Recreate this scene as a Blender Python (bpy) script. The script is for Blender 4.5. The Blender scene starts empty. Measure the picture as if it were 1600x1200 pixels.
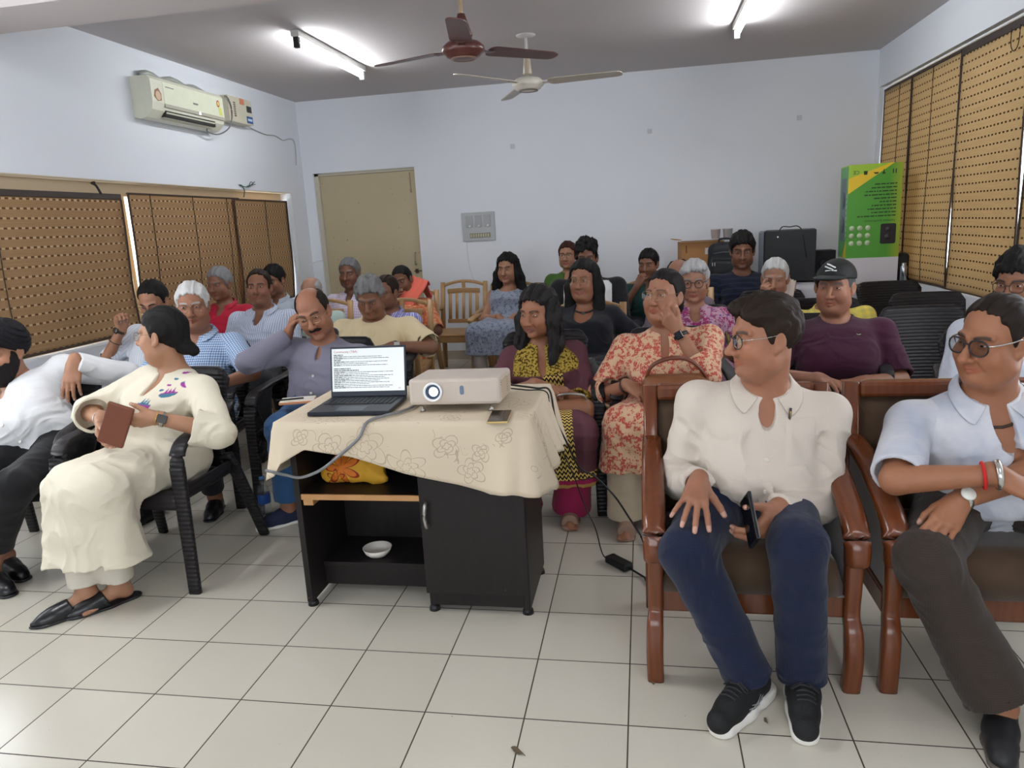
import bpy, bmesh, math, random, os
import numpy as np
from mathutils import Vector, Matrix

random.seed(7)
PI = math.pi
sc = bpy.context.scene
COL = sc.collection
T = 0.3048                      # floor tile pitch (12 in); all lengths in metres

# ------------------------------------------------------------------ camera
F_PX = 1144.87
YAW, PITCH, ROLL = (math.radians(a) for a in (-10.5064, 12.2240, -3.1503))
CAM = np.array([7.20339 * T, -7.15443 * T, 4.68791 * T])
_cy, _sy, _cp, _sp = math.cos(YAW), math.sin(YAW), math.cos(PITCH), math.sin(PITCH)
_f = np.array([_sy * _cp, _cy * _cp, -_sp]); _r = np.array([_cy, -_sy, 0.0]); _u = np.cross(_r, _f)
C_R = math.cos(ROLL) * _r + math.sin(ROLL) * _u
C_U = -math.sin(ROLL) * _r + math.cos(ROLL) * _u
C_F = _f
cam_d = bpy.data.cameras.new('camera'); cam = bpy.data.objects.new('camera', cam_d); COL.objects.link(cam)
cam_d.sensor_width = 36.0; cam_d.lens = F_PX / 1600 * 36.0; cam_d.clip_start = 0.05
M = Matrix(((C_R[0], C_U[0], -C_F[0], CAM[0]), (C_R[1], C_U[1], -C_F[1], CAM[1]), (C_R[2], C_U[2], -C_F[2], CAM[2]), (0, 0, 0, 1)))
cam.matrix_world = M
sc.camera = cam

def _ray(px, py): return C_F + (px - 800) / F_PX * C_R - (py - 600) / F_PX * C_U
def at(px, py, Y):              # where the line of sight through a photo pixel meets the depth plane y = Y
    d = _ray(px, py); return CAM + d * ((Y - CAM[1]) / d[1])
def atz(px, py, Z=0.0):
    d = _ray(px, py); return CAM + d * ((Z - CAM[2]) / d[2])
def atx(px, py, X):
    d = _ray(px, py); return CAM + d * ((X - CAM[0]) / d[0])

# ------------------------------------------------------------------ view, world
sc.view_settings.view_transform = 'Standard'; sc.view_settings.look = 'None'
sc.view_settings.gamma = 1.0; sc.view_settings.use_curve_mapping = False
sc.view_settings.exposure = 1.0
W = bpy.data.worlds.new('sky'); sc.world = W; W.use_nodes = True
bg = W.node_tree.nodes['Background']; bg.inputs[0].default_value = (0.90, 0.95, 1.0, 1); bg.inputs[1].default_value = 3.0
sc.cycles.max_bounces = 8; sc.cycles.diffuse_bounces = 5; sc.cycles.glossy_bounces = 3
sc.cycles.transmission_bounces = 4; sc.cycles.transparent_max_bounces = 6
sc.cycles.caustics_reflective = False; sc.cycles.caustics_refractive = False
sc.cycles.sample_clamp_indirect = 6.0

# ------------------------------------------------------------------ materials
def srgb(r, g, b):
    f = lambda c: (c / 255 / 12.92) if c / 255 <= .04045 else ((c / 255 + .055) / 1.055) ** 2.4
    return (f(r), f(g), f(b), 1.0)

class NT:
    """small helper round a material's node tree"""
    def __init__(s, name, rough=.6, metal=0.0, spec=.4):
        s.m = bpy.data.materials.new(name); s.m.use_nodes = True
        s.t = s.m.node_tree; s.p = s.t.nodes['Principled BSDF']
        s.p.inputs['Roughness'].default_value = rough; s.p.inputs['Metallic'].default_value = metal
        s.p.inputs['Specular IOR Level'].default_value = spec
    def n(s, typ, **kw):
        nd = s.t.nodes.new(typ)
        for k, v in kw.items():
            if k.startswith('i_'): nd.inputs[int(k[2:]) if k[2:].isdigit() else k[2:].replace('_', ' ')].default_value = v
            else: setattr(nd, k, v)
        return nd
    def l(s, a, b): s.t.links.new(a, b)
    def math(s, op, a, b=None, c=None):
        nd = s.n('ShaderNodeMath', operation=op)
        for i, v in enumerate((a, b, c)):
            if v is None: continue
            if hasattr(v, 'is_linked'): s.l(v, nd.inputs[i])
            else: nd.inputs[i].default_value = v
        return nd.outputs[0]
    def mix(s, fac, a, b, blend='MIX'):
        nd = s.n('ShaderNodeMix', data_type='RGBA', blend_type=blend)
        for i, v in ((0, fac), (6, a), (7, b)):
            if hasattr(v, 'is_linked'): s.l(v, nd.inputs[i])
            else: nd.inputs[i].default_value = v
        return nd.outputs[2]
    def coord(s, kind='Object', scale=(1, 1, 1)):
        tc = s.n('ShaderNodeTexCoord'); mp = s.n('ShaderNodeMapping'); mp.inputs['Scale'].default_value = scale
        s.l(tc.outputs[kind], mp.inputs[0]); return mp.outputs[0]
    def gc(s, scale=(1, 1, 1), name='gc'):
        a = s.n('ShaderNodeAttribute', attribute_name=name); mp = s.n('ShaderNodeMapping'); mp.inputs['Scale'].default_value = scale
        s.l(a.outputs['Vector'], mp.inputs[0]); return mp.outputs[0]
    def sep(s, v):
        nd = s.n('ShaderNodeSeparateXYZ'); s.l(v, nd.inputs[0]); return nd.outputs
    def noise(s, v, scale, detail=3, rough=.55):
        nd = s.n('ShaderNodeTexNoise'); s.l(v, nd.inputs['Vector']); nd.inputs['Scale'].default_value = scale
        nd.inputs['Detail'].default_value = detail; nd.inputs['Roughness'].default_value = rough; return nd.outputs['Fac']
    def ramp(s, fac, stops):
        nd = s.n('ShaderNodeValToRGB'); s.l(fac, nd.inputs[0]); e = nd.color_ramp.elements
        while len(e) < len(stops): e.new(.5)
        for el, (p, c) in zip(e, stops): el.position = p; el.color = c if len(c) == 4 else (*c, 1)
        return nd.outputs[0]
    def bump(s, h, strength=.3, dist=.01):
        nd = s.n('ShaderNodeBump'); nd.inputs['Strength'].default_value = strength; nd.inputs['Distance'].default_value = dist
        s.l(h, nd.inputs['Height']); s.l(nd.outputs[0], s.p.inputs['Normal']); return nd
    def color(s, c):
        if hasattr(c, 'is_linked'): s.l(c, s.p.inputs['Base Color'])
        else: s.p.inputs['Base Color'].default_value = c
    def stripe(s, x, freq, duty):      # 1 inside a band of width duty in every 1/freq
        return s.math('LESS_THAN', s.math('FRACT', s.math('MULTIPLY', x, freq)), duty)

def plain(name, c, rough=.6, metal=0.0, spec=.4, var=.08, nscale=12, bump=0.0, bscale=200, kind='Object'):
    k = NT(name, rough, metal, spec); v = k.coord(kind)
    n = k.noise(v, nscale, 4)
    k.color(k.mix(n, tuple(max(0, x * (1 - var)) for x in c[:3]) + (1,), tuple(min(1, x * (1 + var)) for x in c[:3]) + (1,)))
    if bump: k.bump(k.noise(v, bscale, 2), bump, .004)
    return k.m

def emit(name, c, strength):
    k = NT(name); k.p.inputs['Emission Color'].default_value = c; k.p.inputs['Emission Strength'].default_value = strength
    k.color((.8, .8, .8, 1)); return k.m

def wood(name, c1, c2, rough=.3, scale=(3, 3, 22), axis='Object'):
    k = NT(name, rough, 0, .5); v = k.coord(axis, scale)
    n = k.noise(v, 3.0, 6, .65); w = k.n('ShaderNodeTexWave', wave_type='BANDS', bands_direction='X'); k.l(v, w.inputs[0])
    w.inputs['Scale'].default_value = 1.2; w.inputs['Distortion'].default_value = 5; w.inputs['Detail'].default_value = 3
    f = k.math('MULTIPLY_ADD', w.outputs['Fac'], .22, k.math('MULTIPLY', n, .78))
    k.color(k.mix(k.math('MULTIPLY_ADD', f, .7, .15), c1, c2)); k.bump(n, .06, .003); return k.m

# ------------------------------------------------------------------ mesh helpers
def link(name, me, m=None, parent=None, loc=None, smooth=False):
    o = bpy.data.objects.new(name, me); COL.objects.link(o)
    if m is not None:
        for x in (m if isinstance(m, (list, tuple)) else [m]): me.materials.append(x)
    if smooth: me.polygons.foreach_set('use_smooth', [True] * len(me.polygons))
    if parent is not None: o.parent = parent
    if loc is not None: o.location = loc
    return o

def tag(o, label=None, cat=None, group=None, kind=None):
    if label: o['label'] = label
    if cat: o['category'] = cat
    if group: o['group'] = group
    if kind: o['kind'] = kind
    return o

def empty(name, loc, label=None, cat=None, group=None, rz=0.0):
    o = bpy.data.objects.new(name, None); COL.objects.link(o); o.empty_display_size = .1
    o.location = loc; o.rotation_euler = (0, 0, rz); return tag(o, label, cat, group)

def copy_tree(o, parent=None):
    c = o.copy(); COL.objects.link(c); c.parent = parent
    for ch in list(o.children): copy_tree(ch, c)
    return c

class MB:
    """collects shapes and links them as ONE mesh object"""
    def __init__(s): s.v = []; s.f = []; s.mi = []; s.cur = 0; s.sm = []
    def add(s, vs, fs, smooth=False):
        b = len(s.v); s.v += [tuple(map(float, p)) for p in vs]
        for f in fs: s.f.append(tuple(b + i for i in f)); s.mi.append(s.cur); s.sm.append(smooth)
    def box(s, lo, hi, bev=0.0, mtx=None):
        x0, y0, z0 = lo; x1, y1, z1 = hi
        if bev <= 0:
            vs = [(x, y, z) for x in (x0, x1) for y in (y0, y1) for z in (z0, z1)]
            fs = [(0, 1, 3, 2), (4, 6, 7, 5), (0, 4, 5, 1), (2, 3, 7, 6), (0, 2, 6, 4), (1, 5, 7, 3)]
        else:
            bm = bmesh.new(); bmesh.ops.create_cube(bm, size=1)
            for v in bm.verts: v.co = ((x0 + x1) / 2 + v.co.x * (x1 - x0), (y0 + y1) / 2 + v.co.y * (y1 - y0), (z0 + z1) / 2 + v.co.z * (z1 - z0))
            bmesh.ops.bevel(bm, geom=bm.edges[:] + bm.verts[:], offset=bev, segments=2, profile=.5, affect='EDGES')
            bm.verts.index_update(); vs = [tuple(v.co) for v in bm.verts]; fs = [tuple(v.index for v in f.verts) for f in bm.faces]; bm.free()
        if mtx is not None: vs = [tuple(mtx @ Vector(p)) for p in vs]
        s.add(vs, fs); return s
    def sweep(s, path, sec, up=(0, 0, 1), closed=False, cap=True, smooth=True, scales=None):
        """section points (a,b) carried along the path; b follows the up vector"""
        P = [np.array(p, float) for p in path]; n = len(P); m = len(sec); vs = []
        for i in range(n):
            a = P[i - 1] if (i > 0 or closed) else P[i]; b = P[(i + 1) % n] if (i < n - 1 or closed) else P[i]
            t = b - a; t /= np.linalg.norm(t) + 1e-9
            u = np.array(up[i] if isinstance(up, list) else up, float); sd = np.cross(t, u); L = np.linalg.norm(sd)
            if L < 1e-4: sd = np.cross(t, np.array([0.01, 1, 0.02])); L = np.linalg.norm(sd)
            sd /= L; u = np.cross(sd, t); k = scales[i] if scales is not None else 1.0
            ka, kb = (k if isinstance(k, (tuple, list)) else (k, k))
            for (x, y) in sec: vs.append(P[i] + sd * x * ka + u * y * kb)
        fs = []
        for i in range(n if closed else n - 1):
            for j in range(m):
                a = i * m + j; b = i * m + (j + 1) % m; c = ((i + 1) % n) * m + (j + 1) % m; d = ((i + 1) % n) * m + j
                fs.append((a, b, c, d))
        if cap and not closed: fs += [tuple(range(m - 1, -1, -1)), tuple((n - 1) * m + j for j in range(m))]
        s.add(vs, fs, smooth); return s
    def tube(s, path, r, n=8, closed=False, scales=None, smooth=True):
        sec = [(r * math.cos(2 * PI * i / n), r * math.sin(2 * PI * i / n)) for i in range(n)]
        return s.sweep(path, sec, closed=closed, scales=scales, smooth=smooth)
    def lathe(s, prof, c=(0, 0, 0), n=24, axis='z', smooth=True, mtx=None):
        vs = []; k = len(prof)
        for i in range(n):
            a = 2 * PI * i / n
            for r, z in prof:
                p = (r * math.cos(a), r * math.sin(a), z)
                if axis == 'y': p = (p[0], -p[2], p[1])
                if axis == 'x': p = (p[2], p[0], p[1])
                vs.append(p)
        if mtx is not None: vs = [tuple(mtx @ Vector(p)) for p in vs]
        vs = [(p[0] + c[0], p[1] + c[1], p[2] + c[2]) for p in vs]
        fs = []
        for i in range(n):
            for j in range(k - 1):
                a = i * k + j; b = ((i + 1) % n) * k + j; fs.append((a, b, b + 1, a + 1))
        if prof[0][0] > 1e-6: fs.append(tuple(i * k for i in range(n - 1, -1, -1)))
        if prof[-1][0] > 1e-6: fs.append(tuple(i * k + k - 1 for i in range(n)))
        s.add(vs, fs, smooth); return s
    def grid(s, fn, nu, nv, smooth=True, wrap=False):
        vs = [fn(i / nu, j / nv) for j in range(nv + 1) for i in range(nu + 1)]; w = nu + 1
        s.add(vs, [(j * w + i, j * w + i + 1, (j + 1) * w + i + 1, (j + 1) * w + i) for j in range(nv) for i in range(nu)], smooth); return s
    def prism(s, pts, z0, z1, mtx=None):
        n = len(pts); vs = [(x, y, z0) for x, y in pts] + [(x, y, z1) for x, y in pts]
        if mtx is not None: vs = [tuple(mtx @ Vector(p)) for p in vs]
        s.add(vs, [tuple(range(n - 1, -1, -1)), tuple(range(n, 2 * n))] + [(i, (i + 1) % n, n + (i + 1) % n, n + i) for i in range(n)]); return s
    def ball(s, c, r, n=12, mtx=None):
        r = r if isinstance(r, (tuple, list)) else (r, r, r)
        prof = [(math.sin(PI * j / n), -math.cos(PI * j / n)) for j in range(n + 1)]
        vs = []; k = n + 1; q = 2 * n
        for i in range(q):
            a = 2 * PI * i / q
            for pr, pz in prof: vs.append((r[0] * pr * math.cos(a), r[1] * pr * math.sin(a), r[2] * pz))
        if mtx is not None: vs = [tuple(mtx @ Vector(p)) for p in vs]
        vs = [(p[0] + c[0], p[1] + c[1], p[2] + c[2]) for p in vs]
        s.add(vs, [(i * k + j, ((i + 1) % q) * k + j, ((i + 1) % q) * k + j + 1, i * k + j + 1) for i in range(q) for j in range(n)], True); return s
    def build(s, name, m=None, parent=None, loc=None, fix=True):
        me = bpy.data.meshes.new(name); me.from_pydata(s.v, [], s.f)
        me.polygons.foreach_set('material_index', s.mi); me.polygons.foreach_set('use_smooth', s.sm)
        o = link(name, me, m, parent, loc)
        if fix:
            bm = bmesh.new(); bm.from_mesh(me); bmesh.ops.remove_doubles(bm, verts=bm.verts, dist=1e-5)
            bmesh.ops.recalc_face_normals(bm, faces=bm.faces); bm.to_mesh(me); bm.free()
        return o

def spline(pts, n=8, closed=False):
    """Catmull-Rom through the points"""
    P = [np.array(p, float) for p in pts]; out = []; N = len(P)
    for i in range(N if closed else N - 1):
        g = (lambda k: P[k % N]) if closed else (lambda k: P[min(max(k, 0), N - 1)])
        p0, p1, p2, p3 = g(i - 1), g(i), g(i + 1), g(i + 2)
        for j in range(n):
            t = j / n
            out.append(.5 * ((2 * p1) + (-p0 + p2) * t + (2 * p0 - 5 * p1 + 4 * p2 - p3) * t * t + (-p0 + 3 * p1 - 3 * p2 + p3) * t ** 3))
    if not closed: out.append(P[-1])
    return out

def rrect(w, h, r, n=4):
    out = []
    for cx, cy, a0 in ((w / 2 - r, h / 2 - r, 0), (-w / 2 + r, h / 2 - r, 90), (-w / 2 + r, -h / 2 + r, 180), (w / 2 - r, -h / 2 + r, 270)):
        for i in range(n + 1):
            a = math.radians(a0 + 90 * i / n); out.append((cx + r * math.cos(a), cy + r * math.sin(a)))
    return out

def text_obj(name, body, size, m, parent, mtx, extrude=.0004, align='LEFT'):
    cu = bpy.data.curves.new(name, 'FONT'); cu.body = body; cu.size = size; cu.extrude = extrude
    cu.align_x = align; cu.resolution_u = 2
    t_ = bpy.data.objects.new('tmp', cu); COL.objects.link(t_); bpy.context.view_layer.update()
    me = bpy.data.meshes.new_from_object(t_.evaluated_get(bpy.context.evaluated_depsgraph_get())); bpy.data.objects.remove(t_)
    me.materials.clear(); o = link(name, me, m)
    if parent is not None: o.parent = parent
    o.matrix_local = mtx; return o
# ------------------------------------------------------------------ the room
XL, XR, YB, YF, ZC = -1.45, 4.40, 5.64, -5.0, 2.84
def wall_mat(name, c, var=.03):
    k = NT(name, .85, 0, .2); v = k.coord('Object'); n = k.noise(v, 1.1, 4, .6); n2 = k.noise(v, 60, 3)
    k.color(k.mix(n, tuple(x * (1 - var) for x in c[:3]) + (1,), tuple(min(1, x * (1 + var)) for x in c[:3]) + (1,)))
    k.bump(n2, .12, .004); return k.m
m_wall = wall_mat('wall_paint', srgb(222, 226, 233))
m_ceil = wall_mat('ceiling_paint', srgb(198, 193, 194))
m_cream = plain('cream_enamel', srgb(196, 182, 150), .45)
m_reveal = wall_mat('reveal_paint', srgb(205, 190, 165))

k = NT('floor_tiles', .22, 0, .5); v = k.coord('Object'); x, y, z = k.sep(v)
g = .0022
def line(c):
    f = k.math('FRACT', k.math('ADD', k.math('DIVIDE', c, T), .5)); return k.math('LESS_THAN', k.math('ABSOLUTE', k.math('SUBTRACT', f, .5)), g / T)
grout = k.math('MAXIMUM', line(x), line(y))
cell = k.n('ShaderNodeCombineXYZ'); k.l(k.math('FLOOR', k.math('DIVIDE', x, T)), cell.inputs[0]); k.l(k.math('FLOOR', k.math('DIVIDE', y, T)), cell.inputs[1])
wn = k.n('ShaderNodeTexWhiteNoise', noise_dimensions='3D'); k.l(cell.outputs[0], wn.inputs[0])
base = k.mix(wn.outputs[0], srgb(198, 193, 179), srgb(206, 201, 188))
base = k.mix(k.math('MULTIPLY', k.noise(v, 5, 5, .7), .35), base, srgb(190, 182, 166))
base = k.mix(k.math('GREATER_THAN', k.noise(v, 55, 2), .76), base, srgb(172, 160, 140))
k.color(k.mix(grout, base, srgb(62, 50, 40)))
k.l(k.math('MULTIPLY_ADD', grout, .5, k.math('MULTIPLY_ADD', k.noise(v, 9, 3), .12, .16)), k.p.inputs['Roughness'])
k.bump(k.math('SUBTRACT', k.math('MULTIPLY', k.noise(v, 6, 2), .12), grout), .25, .0015)
m_floor = k.m

def struct(name, mb, m, **kw): return tag(mb.build(name, m, **kw), kind='structure')
struct('floor', MB().box((XL - .3, YF - .2, -.1), (XR + .3, YB + .2, 0)), m_floor)
struct('ceiling', MB().box((XL - .3, YF - .2, ZC), (XR + .3, YB + .2, ZC + .15)), m_ceil)
struct('trim_beam', MB().box((XL - .02, 1.235, 2.60), (XR + .02, 1.615, ZC + .01)), wall_mat('beam_paint', srgb(196, 188, 186)))
# back wall with the door opening
DX0, DX1, DZ = -1.335, -.185, 2.09
b = MB(); b.box((XL - .2, YB, 0), (DX0, YB + .2, ZC)); b.box((DX0, YB, DZ), (DX1, YB + .2, ZC)); b.box((DX1, YB, 0), (XR + .2, YB + .2, ZC))
struct('wall_back', b, m_wall)
# left wall with its long window opening
LY0, LY1, LZ0, LZ1 = -.6, 5.29, .78, 1.885
b = MB(); b.box((XL - .22, YF, 0), (XL, YB, LZ0)); b.box((XL - .22, YF, LZ1), (XL, YB, ZC)); b.box((XL - .22, YF, LZ0), (XL, LY0, LZ1)); b.box((XL - .22, LY1, LZ0), (XL, YB, LZ1))
struct('wall_left', b, m_wall)
RY0, RY1, RZ0, RZ1 = .2, 5.60, .78, 2.50
b = MB(); b.box((XR, YF, 0), (XR + .22, YB, RZ0)); b.box((XR, YF, RZ1), (XR + .22, YB, ZC)); b.box((XR, YF, RZ0), (XR + .22, RY0, RZ1)); b.box((XR, RY1, RZ0), (XR + .22, YB, RZ1))
struct('wall_right', b, m_wall)
# front wall behind the photographer, with a wide unseen opening added to let daylight in
b = MB(); b.box((XL - .2, YF - .2, 0), (XR + .2, YF, .9)); b.box((XL - .2, YF - .2, 2.3), (XR + .2, YF, ZC)); b.box((XL - .2, YF - .2, .9), (-.9, YF, 2.3)); b.box((3.9, YF - .2, .9), (XR + .2, YF, 2.3))
struct('wall_front', b, m_wall)
# skirting tiles
m_skirt = plain('skirting_tile', srgb(168, 160, 148), .3)
struct('baseboard_back', MB().box((DX1 + .02, YB - .012, 0), (XR, YB, .10)), m_skirt)
struct('baseboard_left', MB().box((XL, YF, 0), (XL + .012, YB, .10)), m_skirt)
struct('baseboard_right', MB().box((XR - .012, YF, 0), (XR, YB, .10)), m_skirt)

# windows: cream frames standing in the openings
def window(name, xc, y0, y1, z0, z1, mull, m):
    b = MB(); w = .045
    b.box((xc - .025, y0, z0), (xc + .025, y1, z0 + w)); b.box((xc - .025, y0, z1 - w), (xc + .025, y1, z1))
    for y in mull: b.box((xc - .025, y - w / 2, z0), (xc + .025, y + w / 2, z1))
    return struct(name, b, m)
window('window_1', XL - .16, LY0, LY1, LZ0, LZ1, [LY0 + .02, .6, 1.7, 2.83, 3.55, 4.33, LY1 - .02], m_cream)
window('window_2', XR + .16, RY0, RY1, RZ0, RZ1, [RY0 + .02, 1.0, 1.95, 2.87, 3.86, 4.85, RY1 - .02], plain('window_steel', srgb(150, 142, 132), .4))
# sill / soffit liners of the left opening are beige
b = MB(); b.box((XL - .2, LY0 + .001, LZ1 - .006), (XL - .002, LY1 - .001, LZ1 + .0005)); struct('trim_1', b, m_reveal)
struct('trim_2', MB().box((XL - .20, LY0 + .002, 1.79), (XL - .12, LY1 - .002, LZ1 - .007)), m_reveal)
struct('trim_3', MB().box((XR + .09, RY0 + .002, 2.43), (XR + .18, RY1 - .002, RZ1 - .002)), plain('lintel_paint', srgb(214, 200, 180), .7))

# door
k = NT('door_paint', .45, 0, .4); v = k.coord('Object'); n = k.noise(v, 2.5, 5, .6)
cc = k.mix(n, srgb(176, 164, 134), srgb(186, 174, 144)); sx = k.math('GREATER_THAN', k.noise(k.coord('Object', (1, 1, 1)), 38, 1), .785)
k.color(k.mix(sx, cc, srgb(120, 104, 76))); m_door = k.m
d = struct('door_1', MB().box((DX0 + .05, YB + .055, 0), (DX1 - .002, YB + .095, DZ - .03), .003), m_door)
m_steel = plain('brushed_steel', srgb(170, 168, 162), .35, .9)
fr = MB(); fr.box((DX0, YB + .03, 0), (DX0 + .045, YB + .14, DZ)); fr.box((DX0, YB + .03, DZ - .028), (DX1, YB + .14, DZ)); fr.build('door_frame', plain('door_frame_paint', srgb(190, 184, 168), .5), d)
h = MB(); hx = DX1 - .075
h.tube(spline([(hx, YB + .056, 1.19), (hx - .005, YB + .02, 1.18), (hx - .005, YB + .015, 1.12), (hx - .005, YB + .02, 1.07), (hx, YB + .056, 1.06)], 5), .008); h.build('door_handle', m_steel, d)
h = MB(); h.box((hx - .03, YB + .04, .985), (hx + .075, YB + .052, .997)); h.box((hx - .015, YB + .04, .965), (hx + .02, YB + .056, 1.015)); h.build('door_bolt', plain('dark_bolt', srgb(92, 80, 62), .4, .6), d)
h = MB(); h.box((DX1 - .075, YB + .046, 1.86), (DX1 - .067, YB + .056, 2.04)); h.box((DX1 - .079, YB + .046, 1.83), (DX1 - .063, YB + .056, 1.865)); h.build('door_bolt', plain('tower_bolt', srgb(140, 126, 98), .4, .4), d)

# ------------------------------------------------------------------ lamps: fluorescent battens on the ceiling
m_tube = emit('tube_glow', (.95, .98, 1.0, 1), 46.0)
m_tube_fill = emit('tube_glow_fill', (.95, .98, 1.0, 1), 95.0)
m_batten = plain('batten_steel', srgb(205, 205, 200), .35, .3)
m_black = plain('black_plastic', srgb(22, 22, 24), .45)
def batten(x, y0, y1, label, group, m_tube=m_tube):
    o = empty('tube_light', (x, (y0 + y1) / 2, ZC), label, 'light', group); L = (y1 - y0) / 2
    MB().box((-.03, -L, -.045), (.03, L, 0), .004).build('batten', m_batten, o)
    t = MB(); t.lathe([(0, -L + .045), (.015, -L + .045), (.015, L - .045), (0, L - .045)], (0, 0, -.085), 16, 'y'); t.build('fluorescent_tube', m_tube, o)
    for s in (-1, 1):
        MB().box((-.02, s * (L - .028) - .018, -.115), (.02, s * (L - .028) + .018, -.02), .004).build('lamp_holder', m_black if s < 0 else m_batten, o)
    return o
batten(-.17, 3.00, 4.30, 'white fluorescent tube light on the ceiling, nearest the air conditioner', 'ceiling tube lights')
batten(2.93, 2.85, 4.10, 'white fluorescent tube light on the ceiling above the row by the right blinds', 'ceiling tube lights')
batten(-.30, -.75, .50, 'added white tube light, out of view before the beam, brightening the near left side', 'ceiling tube lights', m_tube_fill)  # unseen tube added to brighten the near left wall and floor
batten(2.93, -2.4, -1.15, 'added white tube light, unseen on the ceiling behind the camera', 'ceiling tube lights', m_tube)  # unseen tube added behind the camera as fill from the front
# ------------------------------------------------------------------ smooth-blended solid modelling: one continuous surface from distance fields
A3 = lambda *p: np.array(p, float)
def nrm(v): v = np.asarray(v, float); return v / (np.linalg.norm(v) + 1e-12)
_rng = np.random.RandomState(3); _TAB = _rng.rand(4096).astype(np.float32)
def vnoise(P):
    i = np.floor(P).astype(np.int64); f = P - i; f = f * f * (3 - 2 * f); r = 0
    for dx in (0, 1):
        for dy in (0, 1):
            for dz in (0, 1):
                h = ((i[:, 0] + dx) * 73856093 ^ (i[:, 1] + dy) * 19349663 ^ (i[:, 2] + dz) * 83492791) & 4095
                w = (f[:, 0] if dx else 1 - f[:, 0]) * (f[:, 1] if dy else 1 - f[:, 1]) * (f[:, 2] if dz else 1 - f[:, 2])
                r = r + w * _TAB[h]
    return r
def _rc(P, a, b, ra, rb):
    ba = b - a; pa = P - a; h = np.clip(pa @ ba / (ba @ ba + 1e-12), 0, 1)
    q = pa - h[:, None] * ba; return np.sqrt(np.einsum('ij,ij->i', q, q)) - (ra + (rb - ra) * h)
def _fc(P, a, b, ra, rb, n, fl):          # round cone flattened along n by the factor fl
    pa = P - a; c = pa @ n; P2 = P + np.outer(c * (1 / fl - 1), n)
    bn = (b - a) @ n; b2 = b + n * bn * (1 / fl - 1)
    return _rc(P2, a, b2, ra, rb) * fl ** .5
def _el(P, c, R, r):
    q = (P - c) @ R.T; k0 = np.sqrt(((q / r) ** 2).sum(1)); k1 = np.sqrt(((q / (r * r)) ** 2).sum(1)) + 1e-9
    return k0 * (k0 - 1) / k1
def _cy(P, a, b, ra, rb):                 # cone with a flat end at b
    ba = b - a; L = np.linalg.norm(ba); u = ba / L; pa = P - a; h = pa @ u; q = pa - h[:, None] * u
    rad = np.sqrt(np.einsum('ij,ij->i', q, q)) - (ra + (rb - ra) * np.clip(h / L, 0, 1))
    rad = np.where(h < 0, np.linalg.norm(pa, axis=1) - ra, rad)
    return np.maximum(rad, h - L)
def _sm(z, zs, v):                         # smooth interpolation (cubic Hermite)
    m = np.gradient(v, zs); i = np.clip(np.searchsorted(zs, z) - 1, 0, len(zs) - 2); dz = zs[i + 1] - zs[i]; t = (z - zs[i]) / dz; t2 = t * t; t3 = t2 * t
    return (2 * t3 - 3 * t2 + 1) * v[i] + (t3 - 2 * t2 + t) * dz * m[i] + (3 * t2 - 2 * t3) * v[i + 1] + (t3 - t2) * dz * m[i + 1]
def _lo(P, o, R, zs, ws, ds, fo):         # stack of ellipses
    q = (P - o) @ R.T; z = np.clip(q[:, 2], zs[0], zs[-1]); w = _sm(z, zs, ws); d = _sm(z, zs, ds); y = q[:, 1] - _sm(z, zs, fo)
    k0 = ((np.abs(q[:, 0]) / w) ** 2.3 + (np.abs(y) / d) ** 2.3) ** (1 / 2.3)
    d2 = (k0 - 1) * np.minimum(w, d); dz = np.abs(q[:, 2] - z)
    return np.where(d2 > 0, np.sqrt(d2 * d2 + dz * dz), np.maximum(d2, np.where(dz > 0, dz, -1)))
def _bx(P, c, R, hf, r):
    q = np.abs((P - c) @ R.T) - (hf - r); return np.sqrt((np.maximum(q, 0) ** 2).sum(1)) + np.minimum(q.max(1), 0) - r
def _pl(P, o, n): return (P - o) @ n
def _hl(P, c, R, fs, hs): q = (P - c) @ R.T; return (np.interp(q[:, 1], fs, hs) + .0035 * np.sin(q[:, 0] * 150 + 1) + .0025 * np.sin(q[:, 0] * 340 + q[:, 1] * 90) - q[:, 2]) * .7
_FN = dict(rc=_rc, el=_el, cy=_cy, lo=_lo, bx=_bx, pl=_pl, hl=_hl, fc=_fc)

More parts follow.
